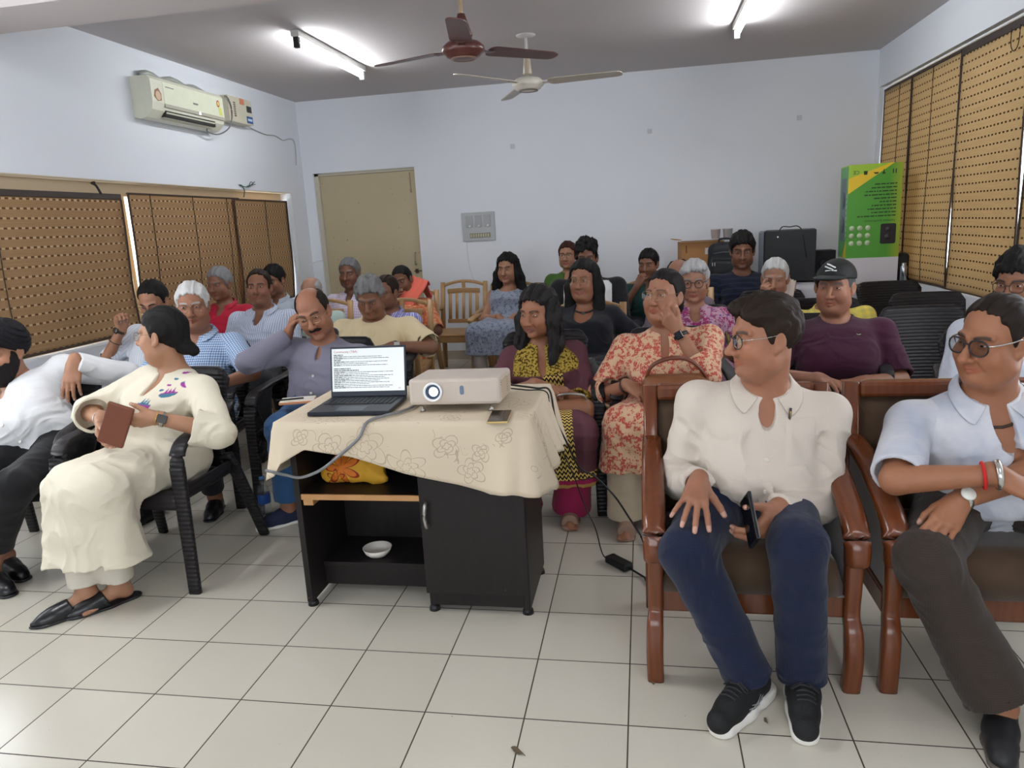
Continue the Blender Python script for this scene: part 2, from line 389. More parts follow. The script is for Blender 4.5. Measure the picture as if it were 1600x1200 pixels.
class Solid:
    def __init__(s): s.p = []; s.disp = None; s.box = []
    def add(s, kind, *a, k=.01, op='u', ext=None):
        s.p.append((kind, a, k, op))
        if op == 'u':
            if kind in ('rc', 'cy', 'fc'):
                r = max(a[2], a[3]); s.box += [a[0] - r, a[0] + r, a[1] - r, a[1] + r]
            elif kind in ('el',): r = np.max(a[2]); s.box += [a[0] - r, a[0] + r]
            elif kind == 'bx': r = np.linalg.norm(a[2]); s.box += [a[0] - r, a[0] + r]
            elif kind == 'lo':
                r = max(max(a[3]), max(a[4])) + .05
                for z in (a[2][0], a[2][-1]): s.box += [a[0] + a[1][2] * z - r, a[0] + a[1][2] * z + r]
        return s
    def rc(s, a, b, ra, rb, k=.01, op='u'): return s.add('rc', A3(*a), A3(*b), ra, rb, k=k, op=op)
    def ev(s, P, sel=None, disp=True):
        D = np.full(len(P), 1.0)
        for j, (kind, a, k, op) in enumerate(s.p):
            if sel is not None and not sel[j]: continue
            d = _FN[kind](P, *a)
            if op == 'u': h = np.maximum(k - np.abs(D - d), 0) / k; D = np.minimum(D, d) - h * h * k * .25
            else:
                if op == 's': d = -d
                h = np.maximum(k - np.abs(D - d), 0) / k; D = np.maximum(D, d) + h * h * k * .25
        if disp and s.disp is not None: D = D + s.disp(P)
        return D
    def mesh(s, h):
        B = 10; X = np.array(s.box); lo = X.min(0) - 3 * h - .012; hi = X.max(0) + 3 * h + .012
        nb = np.maximum(1, np.ceil((hi - lo) / (h * B)).astype(int)); D = np.ones(nb * B, np.float32)
        g = np.stack(np.meshgrid(*[np.arange(n) for n in nb], indexing='ij'), -1).reshape(-1, 3)
        cen = lo + (g * B + (B - 1) / 2) * h; R = B * h * .9
        loc = np.stack(np.meshgrid(*[np.arange(B)] * 3, indexing='ij'), -1).reshape(-1, 3) * h
        dc = s.ev(cen, disp=False); near = np.abs(dc) < R * 1.7 + .03
        D3 = D.reshape(nb[0], B, nb[1], B, nb[2], B)
        ins = g[(dc < 0) & ~near]; D3[ins[:, 0], :, ins[:, 1], :, ins[:, 2], :] = -1
        cn = cen[near]; gn = g[near]; sel = []
        for kind, a, k, op in s.p:
            d = _FN[kind](cn, *a)
            sel.append((d > -(R * 1.3 + k + .02)) if op == 'i' else (d < R * 1.35 + k + .012))
        sel = np.array(sel).T
        uni = np.array([p[3] == 'u' for p in s.p])
        for i in range(len(cn)):
            if not sel[i][uni].any(): continue
            P = lo + gn[i] * (B * h) + loc
            v = s.ev(P, sel[i]); a, b, c = gn[i]; D3[a, :, b, :, c, :] = v.reshape(B, B, B)
        return surfnet(D, lo, h)

def surfnet(D, lo, h):
    S = D < 0; n = np.zeros(np.array(D.shape) - 1, np.uint8)
    for dx in (0, 1):
        for dy in (0, 1):
            for dz in (0, 1): n += S[dx:D.shape[0] - 1 + dx, dy:D.shape[1] - 1 + dy, dz:D.shape[2] - 1 + dz]
    act = (n > 0) & (n < 8); I = np.argwhere(act); idx = np.full(n.shape, -1, np.int32); idx[act] = np.arange(len(I))
    if not len(I): return np.zeros((0, 3)), np.zeros((0, 4), int)
    acc = np.zeros((len(I), 3)); cnt = np.zeros(len(I)); cv = {}
    for dx in (0, 1):
        for dy in (0, 1):
            for dz in (0, 1): cv[dx, dy, dz] = D[I[:, 0] + dx, I[:, 1] + dy, I[:, 2] + dz]
    for ax in range(3):
        for p in (0, 1):
            for q in (0, 1):
                c0 = [p, q]; c0.insert(ax, 0); c1 = list(c0); c1[ax] = 1
                a = cv[tuple(c0)]; b = cv[tuple(c1)]; m = (a < 0) != (b < 0); t = np.where(m, a / np.where(m, a - b, 1), 0)
                pos = np.tile(np.array(c0, float), (len(I), 1)); pos[:, ax] = t
                acc[m] += pos[m]; cnt += m
    V = lo + (I + acc / cnt[:, None]) * h; F = []
    for ax in range(3):
        o1, o2 = [k for k in range(3) if k != ax]
        sl = [slice(None)] * 3; a = S[tuple(slice(0, -1) if k == ax else slice(1, -1) for k in range(3))]; b = S[tuple(slice(1, None) if k == ax else slice(1, -1) for k in range(3))]
        E = np.argwhere(a != b)
        if not len(E): continue
        c = E.copy(); c[:, o1] += 1; c[:, o2] += 1
        inside = S[c[:, 0], c[:, 1], c[:, 2]]
        def cell(d1, d2): e = c.copy(); e[:, o1] -= d1; e[:, o2] -= d2; return idx[e[:, 0], e[:, 1], e[:, 2]]
        q = np.stack([cell(1, 1), cell(0, 1), cell(0, 0), cell(1, 0)], 1)
        flip = inside if ax != 1 else ~inside
        q[~flip] = q[~flip][:, ::-1]
        F.append(q)
    F = np.concatenate(F); F = F[(F >= 0).all(1)]
    return V, F

def solid_obj(name, V, F, m, parent=None, org=None, tint=None, gcv=None):
    org = A3(0, 0, 0) if org is None else org
    me = bpy.data.meshes.new(name); me.vertices.add(len(V)); me.vertices.foreach_set('co', (V - org).astype(np.float32).ravel())
    me.loops.add(F.size); me.loops.foreach_set('vertex_index', F.astype(np.int32).ravel())
    me.polygons.add(len(F)); me.polygons.foreach_set('loop_start', np.arange(0, F.size, 4, dtype=np.int32))
    me.polygons.foreach_set('use_smooth', np.ones(len(F), bool)); me.update(calc_edges=True)
    if tint is not None:
        a = me.attributes.new('tint', 'FLOAT_COLOR', 'POINT'); a.data.foreach_set('color', (tint if tint.shape[1] == 4 else np.c_[tint, np.ones(len(V))]).astype(np.float32).ravel())
    if gcv is not None:
        a = me.attributes.new('gc', 'FLOAT_VECTOR', 'POINT'); a.data.foreach_set('vector', gcv.astype(np.float32).ravel())
    return link(name, me, m, parent)
# ------------------------------------------------------------------ people
def sstep(a, b, x): t = np.clip((x - a) / (b - a), 0, 1); return t * t * (3 - 2 * t)
def skin_mat():
    k = NT('skin', .5, 0, .35); a = k.n('ShaderNodeAttribute', attribute_name='tint'); v = k.coord('Object')
    n = k.noise(v, 28, 4, .6); k.color(k.mix(1.0, a.outputs['Color'], k.mix(n, (.86, .85, .84, 1), (1.12, 1.12, 1.12, 1)), 'MULTIPLY'))
    k.p.inputs['Subsurface Weight'].default_value = .08; k.p.inputs['Subsurface Radius'].default_value = (.01, .004, .002); k.p.inputs['Subsurface Scale'].default_value = .5
    k.bump(k.noise(v, 420, 2), .12, .002); return k.m
M_SKIN = skin_mat()
def tint_mat(name, rough=.6, spec=.3, fib=0.0, fs=(1, 1, 1), sheen=0):
    k = NT(name, rough, 0, spec); a = k.n('ShaderNodeAttribute', attribute_name='tint'); k.color(a.outputs['Color'])
    if fib: k.bump(k.noise(k.gc(fs), 1, 2), fib, .004)
    return k.m
M_EYE = tint_mat('eye', .12, .5)
_hm = {}
def hair_mat(c, c2=None):
    key = tuple(c)
    if key in _hm: return _hm[key]
    k = NT('hair', .58, 0, .12); n = k.noise(k.gc((55, 3, 3)), 1, 4, .7)
    k.color(k.mix(n, tuple(x * .55 for x in c[:3]) + (1,), tuple(min(1, x * 1.35) for x in (c2 or c)[:3]) + (1,)))
    k.bump(n, .55, .006); _hm[key] = k.m; return k.m

def ik(a, c, l1, l2, pole):
    d = c - a; L = np.linalg.norm(d); L2 = min(max(L, abs(l1 - l2) + .01), (l1 + l2) * .998); d = d / L; c = a + d * L2
    x = (l1 * l1 - l2 * l2 + L2 * L2) / (2 * L2); h = math.sqrt(max(0, l1 * l1 - x * x)); p = pole - d * (pole @ d); return a + d * x + nrm(p) * h, c
def rotv(v, ax, ang):
    ax = nrm(ax); return v * math.cos(ang) + np.cross(ax, v) * math.sin(ang) + ax * (ax @ v) * (1 - math.cos(ang))

def hand_prims(S, side, w, d, n, curl=.35, spread=.08, thumb=(.6, .3), sc_=1.0, ct=None, fl=None):
    """palm, five bent fingers and a thumb leaving the side of the palm; returns the fingertips"""
    d = nrm(d); n = nrm(n - d * (n @ d)); t = np.cross(d, n) * (1 if side == 'R' else -1); s = sc_; tips = []
    X = lambda a, b, c: w + (d * a + t * b + n * c) * s
    kn = [(.086, .029, 0), (.090, .0095, -.003), (.085, -.0105, -.002), (.076, -.029, .003)]
    S.rc(w - d * .02 * s, X(.02, 0, 0), .026 * s, .024 * s, k=.015)
    for i, (a, b, c) in enumerate(kn): S.rc(X(.012, b * .5, .001), X(a, b, c), .0155 * s, (.0125, .0125, .012, .011)[i] * s, k=.014)
    S.rc(X(.018, -.018, .008), X(.055, -.024, .006), .014 * s, .012 * s, k=.012)
    L = [(.042, .026, .021), (.046, .030, .022), (.042, .028, .021), (.034, .021, .019)]
    for i in range(4):
        c = curl[i] if isinstance(curl, (list, tuple)) else curl
        c = c if isinstance(c, (list, tuple)) else (c, c * 1.25, c * .8)
        sp = spread * (1.2, .3, -.5, -1.6)[i]
        ax = rotv(t, n, 0); dd = rotv(d, n, sp * (1 if side == 'R' else -1) * -1) if True else d
        axis = np.cross(dd, n); p = X(*kn[i]); r0 = (.0098, .0100, .0094, .0082)[i] * s; cur = dd; acc = 0
        for j in range(3):
            acc += c[j]; cur = dd * math.cos(acc) + n * math.sin(acc); q = p + cur * L[i][j] * s
            S.rc(p, q, r0 * (1.02, .95, .88)[j], r0 * (.95, .88, .74)[j], k=(.008, .003, .003)[j]); p = q
        tips.append((p, cur, dd * -math.sin(acc) + n * math.cos(acc), r0))
    p = X(.016, .020, .008); ab, fx = thumb; cur = nrm(d * math.cos(ab) + t * math.sin(ab) + n * .25)
    for j, (l, ra, rb) in enumerate(((.042, .0165, .0125), (.033, .0118, .0108), (.027, .0108, .0082))):
        if ct is not None and j > 0: cur = nrm(cur * (1 - fx) + ct * fx)
        elif j > 0: cur = nrm(cur + (n * .6 + d * .5 - t * .5) * fx)
        q = p + cur * l * s; S.rc(p, q, ra * s, rb * s, k=(.016, .004, .004)[j]); p = q
    tips.append((p, cur, n, .009 * s)); return tips

HAIR_FS = A3(-.14, -.09, -.05, -.015, .012, .035, .06, .085, .11)
HL = dict(short=A3(-.085, -.080, -.060, -.035, -.030, .035, .060, .072, .078), reced=A3(-.085, -.080, -.060, -.035, -.025, .055, .088, .105, .112),
          bald=A3(-.075, -.065, -.045, -.015, -.005, .06, .3, .3, .3), woman=A3(-.13, -.12, -.10, -.075, -.02, .045, .062, .074, .080), full=A3(-.09, -.085, -.065, -.04, -.035, .02, .045, .058, .064))

def person(sp):
    g = sp.get; s = g('s', .97); fem = g('fem', 0); fat = g('fat', .3); h = g('vox', .006); age = g('age', .5)
    ex = g('ex', {})
    yaw = math.radians(g('yaw', 0)); F = A3(math.sin(yaw), -math.cos(yaw), 0); Rt = A3(-math.cos(yaw), -math.sin(yaw), 0); Z = A3(0, 0, 1)
    # head frame
    Hc = A3(*g('head')); hy = math.radians(g('hyaw', g('yaw', 0))); hp_ = math.radians(g('hpitch', 0)); hr = math.radians(g('hroll', 0))
    hf = A3(math.sin(hy) * math.cos(hp_), -math.cos(hy) * math.cos(hp_), -math.sin(hp_)); hr0 = A3(-math.cos(hy), -math.sin(hy), 0); hu0 = np.cross(hr0, hf)
    hR = hr0 * math.cos(hr) + hu0 * math.sin(hr); hU = np.cross(hR, hf); HR = np.stack([hR, hf, hU]); hs = g('hs', 1.0)
    hp = lambda x, y, z: Hc + (hR * x + hf * y + hU * z) * hs
    # torso
    seat = g('seat', .40); N = g('neck'); N = A3(*N) if N is not None else Hc + hU * (-.165 * hs) * .6 - Z * .165 * hs * .4 - F * .035 + hf * -.01
    hip = g('hip'); hz = seat + .10
    if hip is None: hip = N + F * g('lean', .11)
    Hp = A3(hip[0], hip[1], hz)
    U = nrm(N - Hp); L = np.linalg.norm(N - Hp); Ft = nrm(F - U * (F @ U)); tw = math.radians(g('twist', 0))
    Ft = rotv(Ft, U, tw); Rr = np.cross(Ft, U); TR = np.stack([Rr, Ft, U])
    tp = lambda x, y, z: Hp + Rr * x + Ft * y + U * z
    sw = g('sw', .178 if not fem else .158) * s * (1 + .1 * fat)
    drop = g('drop', .070)
    sh = {'R': N + Rr * sw - U * drop, 'L': N - Rr * sw - U * drop}
    for q in 'RL':
        if g('sh' + q) is not None: sh[q] = sh[q] + A3(*g('sh' + q))
    zs = A3(-.10, 0, .2, .4, .62, .82, .93, 1.0) * L; zs[0] = -.09
    b = fat; belly = g('belly', fat)
    ws = A3(.150 + .03 * b, .165 + .03 * b, .148 + .045 * b, .142 + .045 * b, .155 + .03 * b, .150 + .02 * b, .105, .062) * s
    ds = A3(.10, .110 + .02 * b, .105 + .055 * belly, .105 + .055 * belly, .112 + .03 * b, .098 + .015 * b, .072, .052) * s
    fo = A3(.01, .01, .02 + .05 * belly, .025 + .05 * belly, .012 + .02 * b, .0, -.008, -.006) * s
    if fem: ds[4] += .02; fo[4] += .02; ws[0] += .012; ws[1] += .012
    # arms
    lu, lf = .285 * s, .25 * s; arm = {}
    hk = {}
    kn = {}; an = {}
    for q, sg in (('R', 1), ('L', -1)):
        hj = Hp + Rt * .088 * s * sg + F * .02
        ft = g('foot' + q); ft = A3(*ft) if ft is not None else Hp * A3(1, 1, 0) + F * .46 * s + Rt * sg * .12 * s
        ank = A3(ft[0], ft[1], (ft[2] if len(ft) > 2 else 0) + .085)
        kpole = (A3(*g('knee' + q)) - (hj + ank) / 2) if g('knee' + q) is not None else F * .6 + Z * 1.0 + Rt * sg * g('knees', .15)
        kk, ank = ik(hj, ank, .43 * s, .42 * s, kpole); kn[q] = (hj, kk); an[q] = ank
    for q, sg in (('R', 1), ('L', -1)):
        a = g('arm' + q, {}); hj, kk = kn[q]
        w = A3(*a['w']) if 'w' in a else hj * .45 + kk * .55 + Z * .10 + Rt * -sg * .01
        pole = A3(*a['pole']) if 'pole' in a else Rr * sg * .7 - Z * .7 - F * .5
        e, w = ik(sh[q], w, lu, lf, pole)
        d = A3(*a['d']) if 'd' in a else nrm(nrm(w - e) * .6 + nrm(kk - hj) * .5 - Z * .1)
        n = A3(*a['n']) if 'n' in a else -Z + nrm(w - e) * .01
        arm[q] = (sh[q], e, w, d, n, a)
    afk = 1 + .12 * fat
    S = Solid()
    # ---- body
    Sb = Solid(); ck = .012
    Sb.add('lo', Hp, TR, zs, ws - ck * .6, ds - ck * .6, fo, k=.02)
    nr = (.056 if not fem else .047) * s * (1 + .18 * fat)
    Sb.rc(N - U * .02, hp(0, -.018, -.06), nr * 1.08, nr, k=.035)
    for q, sg in (('R', 1), ('L', -1)):
        a, e, w, d, n, _ = arm[q]
        Sb.rc(N - U * .045, a, .046 * s, .046 * s, k=.06)
        Sb.rc(a, e, .046 * s * afk, .038 * s * afk, k=.04); Sb.rc(e, w, .039 * s * afk, .026 * s, k=.012)
        hj, kk = kn[q]; Sb.rc(hj, kk, .078 * s * afk, .056 * s, k=.05); Sb.rc(kk, an[q], .054 * s, .036 * s, k=.02)
    tips = {q: hand_prims(Sb, q, arm[q][2], arm[q][3], arm[q][4], arm[q][5].get('curl', .3), arm[q][5].get('spread', .08), arm[q][5].get('thumb', (.6, .3)), s * (.93 if fem else 1.0) * g('hands', 1.0), arm[q][5].get('ct')) for q in 'RL'}
    ftd = {}
    for q, sg in (('R', 1), ('L', -1)):
        fd = g('fd' + q); fd = nrm(A3(*fd)) if fd is not None else nrm(F + Rt * sg * .22)
        ftd[q] = fd; a = an[q]
        bare = g('shoes', {}).get('kind', 'loafer') in ('sandal', 'mule'); fk = 1 if bare else .72
        Sb.rc(a + Z * .0, a - Z * .045 - fd * .02, .036 * s, .032 * s, k=.02); Sb.rc(a - Z * .03 + fd * .01, a + fd * .125 * s * fk - Z * (.064 if bare else .050), .034 * s * fk, .020, k=.02)
        sd = np.cross(fd, Z)
        for i in range(5 if bare else 0): Sb.rc(a + fd * .10 * s + sd * (.028 - .014 * i) - Z * .065, a + fd * (.155 - .006 * abs(i - (1 if q == 'R' else 3)) ** 1.6) * s + sd * (.034 - .017 * i) - Z * .070, .011, .009, k=.006)
    # ---- head
    fw = g('face', (1, 1, 1)); jaw = g('jaw', .0)
    E = lambda c, r, k=.01, op='u', R=None: Sb.add('el', hp(*c), HR if R is None else R @ HR, A3(*r) * hs, k=k * hs, op=op)
    E((0, -.012, .033), (.0745 * fw[0], .096, .086), .03)
    E((0, .028, -.046), (.059 * fw[0] + jaw, .062, .074 * fw[2]), .035)
    E((0, .072, -.102 * fw[2]), (.023, .019, .017), .022)
    for x in (-1, 1):
        E((x * .040, .054, -.036), (.026 + jaw * .6, .028, .028), .028)
        E((x * .050, .020, -.075), (.020 + jaw, .032, .028), .03)
    if fat > .5: Sb.rc(hp(-.02, .035, -.105), hp(.02, .035, -.105), .032 * hs, .032 * hs, k=.03)
    for x in (-1, 1):
        E((x * .032, .099, .001), (.019, .016, .0125), .012, 's')
        Sb.rc(hp(x * .012, .088, .021), hp(x * .048, .071, .021), .0085 * hs, .0075 * hs, k=.014)
        E((x * .032, .075, .000), (.0165, .0125, .0115), .006)
    nl = g('nose', 1.0)
    Sb.rc(hp(0, .086, .008), hp(0, .086 + .027 * nl, -.036), .0085 * hs, .0120 * hs, k=.014)
    E((0, .087 + .026 * nl, -.038), (.0125, .0125, .0110), .008)
    for x in (-1, 1): E((x * .0135, .098, -.042), (.0088, .0125, .0088), .007)
    for x in (-1, 1): E((x * .007, .104, -.050), (.0035, .005, .0035), .003, 's')
    op_ = g('mouth', 0)
    for x in (-1, 1):
        Sb.rc(hp(x * .0035, .0905, -.0655), hp(x * .0262, .0765, -.0708), .0058 * hs, .0035 * hs, k=.005)
        Sb.rc(hp(0, .0885, -.0768 - op_), hp(x * .0252, .0765, -.0715 - op_ * .5), .0062 * hs, .0036 * hs, k=.005)
        if age > .6: Sb.rc(hp(x * .021, .092, -.047), hp(x * .035, .078, -.075), .0022, .0018, k=.008, op='s')
    Sb.rc(hp(-.022, .0905, -.0712 - op_ * .5), hp(.022, .0905, -.0712 - op_ * .5), .0016 + op_ * .5, .0016 + op_ * .5, k=.003, op='s')
    for x in (-1, 1):
        ear = np.array([[math.cos(.35), x * math.sin(.35), 0], [-x * math.sin(.35), math.cos(.35), .0], [0, 0, 1]])
        E((x * .0785 * fw[0], -.008, -.008), (.0095, .0185, .031), .006, 'u', ear); E((x * .086 * fw[0], -.004, -.004), (.006, .011, .019), .004, 's', ear)
        E((x * .076 * fw[0], .001, -.034), (.008, .010, .011), .006)
    V, Q = Sb.mesh(h)
    # ---- skin colours: lips, brows, beard shadow, nails
    lq = ((V - Hc) / hs) @ HR.T; x, y, z = lq.T; ax = np.abs(x)
    sk = A3(*g('skin', (.30, .155, .092))) * A3(.80, .70, .64); tint = np.tile(sk, (len(V), 1))
    face = sstep(.03, .055, y)
    def blend(m, c): tint[:] = tint * (1 - m[:, None]) + A3(*c) * m[:, None]
    blend(face * (1 - sstep(.020, .045, np.hypot(ax - .04, z + .035))) * .25, sk * A3(1.12, .92, .88))
    if g('shadow'): blend(face * sstep(-.045, -.062, z) * g('shadow'), sk * .6 + A3(.012, .012, .014))
    blend(face * (1 - sstep(.85, 1.15, np.sqrt((x / .0290) ** 2 + ((z + .0715 + op_ * .5) / (.0112 + op_)) ** 2))) * (.85 if fem else .6), g('lips', sk * A3(.95, .55, .55)))
    hc = A3(*g('hair', {}).get('c', (.012, .010, .010))); bw = g('brow', .9)
    br = (1 - sstep(.7, 1.1, np.abs(z - .0235 + .0035 * ((ax - .034) / .02) ** 2) / (.0042 if fem else .0055))) * sstep(.009, .014, ax) * (1 - sstep(.048, .054, ax)) * sstep(.04, .06, y)
    blend(br * bw, A3(*g('browc', hc)))
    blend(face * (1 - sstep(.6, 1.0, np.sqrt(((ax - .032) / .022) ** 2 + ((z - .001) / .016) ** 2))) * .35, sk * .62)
    if g('bindi'): blend(face * (1 - sstep(.002, .004, np.hypot(x, z - .034))), (.12, .01, .01))
    for q in 'RL':
        for (p, cd, up, r0) in tips[q]:
            v = V - p; m = (np.linalg.norm(v + cd * .002, axis=1) < r0 * 1.35) & ((v @ up) < -.1 * r0)
            tint[m] = sk * .55 + A3(.30, .20, .17)
    root = A3(Hp[0], Hp[1], 0)
    B = solid_obj('person', V, Q, M_SKIN, None, root, tint=tint); B.location = root
    tag(B, g('label'), 'person', g('group'))
    ctx = dict(B=B, root=root, Sb=Sb, hp=hp, HR=HR, Hc=Hc, hs=hs, tp=tp, TR=TR, L=L, N=N, U=U, Ft=Ft, Rr=Rr, F=F, Rt=Rt, Z=Z, arm=arm, kn=kn, an=an, ftd=ftd, s=s, fat=fat, h=h, zs=zs, ws=ws, ds=ds, fo=fo, Hp=Hp, nr=nr, sp=sp, tips=tips, afk=afk, seat=seat, hc=hc)
    # ---- eyes
    gz = g('gaze', (0, 0))
    for e in (-1, 1):
        c = hp(e * .032, .0775, .001); r = A3(.0130, .0115, .0050) * hs; mb = MB(); mb.ball((0, 0, 0), 1.0, 10)
        ev = np.array(mb.v) * r; wv = c + ev @ HR + 0; gx = e * 0 + gz[0] * .006; d2 = np.hypot(ev[:, 0] - gx, ev[:, 2] - gz[1] * .003)
        tc = np.where((d2 < .0064)[:, None], A3(.02, .012, .008), A3(.55, .50, .46)); tc[ev[:, 2] > .0030] = sk * .3
        o = solid_obj('eye', wv, np.array([f if len(f) == 4 else f + f[-1:] for f in mb.f]), M_EYE, B, root, tint=tc)
    if g('hair'): hair(ctx, g('hair'))
    if g('mustache') is not None: mustache(ctx, g('mustache'))
    if g('beard') is not None: beard(ctx, g('beard'))
    if g('glasses') is not None: glasses(ctx, **g('glasses'))
    if g('top'): top(ctx, **g('top'))
    if g('pants') is not None: pants(ctx, **g('pants'))
    if g('shoes'): shoes(ctx, **g('shoes'))
    return ctx

def local_strand(ctx, V):
    q = ((V - ctx['Hc']) / ctx['hs']) @ ctx['HR'].T; a = np.arctan2(q[:, 0], q[:, 1] * .0 + np.hypot(q[:, 1], 1e-6) * np.sign(q[:, 1] + 1e-9)); return np.stack([q[:, 0] * 1.0 + q[:, 2] * .15, q[:, 1], q[:, 2]], 1)

def hair(ctx, H):
    hp, HR, hs, h = ctx['hp'], ctx['HR'], ctx['hs'], ctx['h']; S = Solid(); st = H.get('style', 'short')
    E = lambda c, r, k=.01, op='u': S.add('el', hp(*c), HR, A3(*r) * hs, k=k * hs, op=op)
    t = H.get('t', .010); up = H.get('up', 0)
    E((0, -.014, .035 + up * .4), (.0745 + t, .096 + t, .086 + t + up * .6))
    if H.get('vol'): E((0, .02, .085), (.06, .06, .03 + H['vol']), .03)
    hl = HL[H.get('line', st)].copy() + H.get('dh', 0); 
    S.add('hl', ctx['Hc'], HR / hs, HAIR_FS, hl, k=.012, op='i')
    if H.get('part') is not None:                 # swept fringe mass to one side
        x = H['part']; E((x * .03, .052, .085), (.05, .045, .024), .02); E((-x * .045, .045, .072), (.03, .045, .02), .02)
    for a, b_, ra, rb in H.get('locks', []): S.rc(hp(*a), hp(*b_), ra * hs, rb * hs, k=.022)
    if st == 'bald': E((0, .005, .105), (.058, .10, .075), .01, 's')
    for x in (-1, 1): E((x * .083, .0, -.008), (.014, .017, .028), .004, 's') if not H.get('ears_covered') else None
    # never over the face
    E((0, .130, -.045), (.062, .075, .098), .012, 's') if H.get('cutface', 1) else None
    am = H.get('rough', .0050) * 1.25; fr = H.get('fr', (80, 20, 20)); R = HR; c0 = ctx['Hc']
    def disp(P): q = (P - c0) @ R.T / hs; return am * (vnoise(q * A3(*fr)) - .5) * 1.6 + am * .8 * (vnoise(q * A3(*fr) * 2.3 + 7) - .5)
    S.disp = disp
    V, Q = S.mesh(min(h, .005))
    q = ((V - ctx['Hc']) / hs) @ HR.T
    solid_obj('hair', V, Q, hair_mat(H.get('c', (.012, .010, .010)), H.get('c2')), ctx['B'], ctx['root'], gcv=q)

def mustache(ctx, m):
    hp, HR, hs = ctx['hp'], ctx['HR'], ctx['hs']; S = Solid(); t = m.get('t', .006)
    for x in (-1, 1): S.rc(hp(0, .0935, -.0575), hp(x * .020, .0890, -.062), t * hs, t * .9 * hs, k=.004); S.rc(hp(x * .020, .0890, -.062), hp(x * .033, .077, -.072 + m.get('curl', 0)), t * .9 * hs, t * .35 * hs, k=.004)
    c0 = ctx['Hc']; S.disp = lambda P: .002 * (vnoise(((P - c0) @ HR.T) * A3(300, 60, 120)) - .5)
    V, Q = S.mesh(min(ctx['h'], .003)); solid_obj('moustache', V, Q, hair_mat(m.get('c', (.010, .008, .008))), ctx['B'], ctx['root'], gcv=((V - ctx['Hc'])) @ HR.T)

def beard(ctx, m):
    hp, HR, hs = ctx['hp'], ctx['HR'], ctx['hs']; S = Solid(); t = m.get('t', .012)
    E = lambda c, r, k=.01, op='u': S.add('el', hp(*c), HR, A3(*r) * hs, k=k * hs, op=op)
    E((0, .028, -.050), (.062 + t, .062 + t, .078 + t)); E((0, .060, -.115), (.045, .035, .040), .04)
    E((0, .075, .0), (.075, .075, .058), .01, 's'); E((0, .105, -.0715), (.022, .03, .0085), .005, 's')
    S.add('pl', hp(0, -.015, 0), -HR[1], k=.01, op='i')
    c0 = ctx['Hc']; S.disp = lambda P: .006 * (vnoise(((P - c0) @ HR.T) * A3(90, 60, 50)) - .5)
    V, Q = S.mesh(min(ctx['h'], .004)); solid_obj('beard', V, Q, hair_mat(m.get('c', (.012, .010, .010))), ctx['B'], ctx['root'], gcv=((V - ctx['Hc'])) @ HR.T)

_lens = {}
def lens_mat(tintc=.0):
    if tintc in _lens: return _lens[tintc]
    m = bpy.data.materials.new('lens_glass'); m.use_nodes = True; t = m.node_tree; out = t.nodes['Material Output']; t.nodes.remove(t.nodes['Principled BSDF'])
    tr = t.nodes.new('ShaderNodeBsdfTransparent'); tr.inputs[0].default_value = (1 - tintc, 1 - tintc, 1 - tintc, 1); gl = t.nodes.new('ShaderNodeBsdfGlossy'); gl.inputs['Roughness'].default_value = .05
    mx = t.nodes.new('ShaderNodeMixShader'); fr = t.nodes.new('ShaderNodeFresnel'); fr.inputs[0].default_value = 1.22; t.links.new(fr.outputs[0], mx.inputs[0]); t.links.new(tr.outputs[0], mx.inputs[1]); t.links.new(gl.outputs[0], mx.inputs[2]); t.links.new(mx.outputs[0], out.inputs[0])
    _lens[tintc] = m; return m
def glasses(ctx, m=None, w=.050, hgt=.040, r=.0014, rr=.016, lens=.0, top=None, metal=None, y=.108, dz=0.0, side=.0785):
    hp = ctx['hp']; mt = m or m_black; loc = A3(*ctx['root']); b = MB(); L = MB()
    for e in (-1, 1):
        ring = [hp(e * .033 + px, y - .25 * max(0, e * (e * .033 + px) - .033) - .004, -.003 + pz + dz) - loc for px, pz in rrect(w, hgt, rr, 5)]
        b.tube(ring, r, 6, closed=True)
        cen = sum(ring) / len(ring); n0 = len(ring); L.add([cen] + ring, [(0, i + 1, (i + 1) % n0 + 1) for i in range(n0)])
    b.tube(spline([hp(-.010, y - .003, .004 + dz) - loc, hp(0, y + .002, .008 + dz) - loc, hp(.010, y - .003, .004 + dz) - loc], 4), r * .9, 6)
    o = b.build('eyeglasses', mt, ctx['B'], fix=False); L.build('lens', lens_mat(lens), o, fix=False)
    t = MB()
    for e in (-1, 1):
        t.tube(spline([hp(e * .059, y - .012, .006 + dz) - loc, hp(e * .072, y - .030, .008 + dz) - loc, hp(e * side, .03, .010 + dz * .5) - loc, hp(e * (side + .002), -.002, .012) - loc, hp(e * side, -.022, -.006) - loc], 5), r * .9, 6)
    t.build('temple', metal or mt, o, fix=False)
    return o
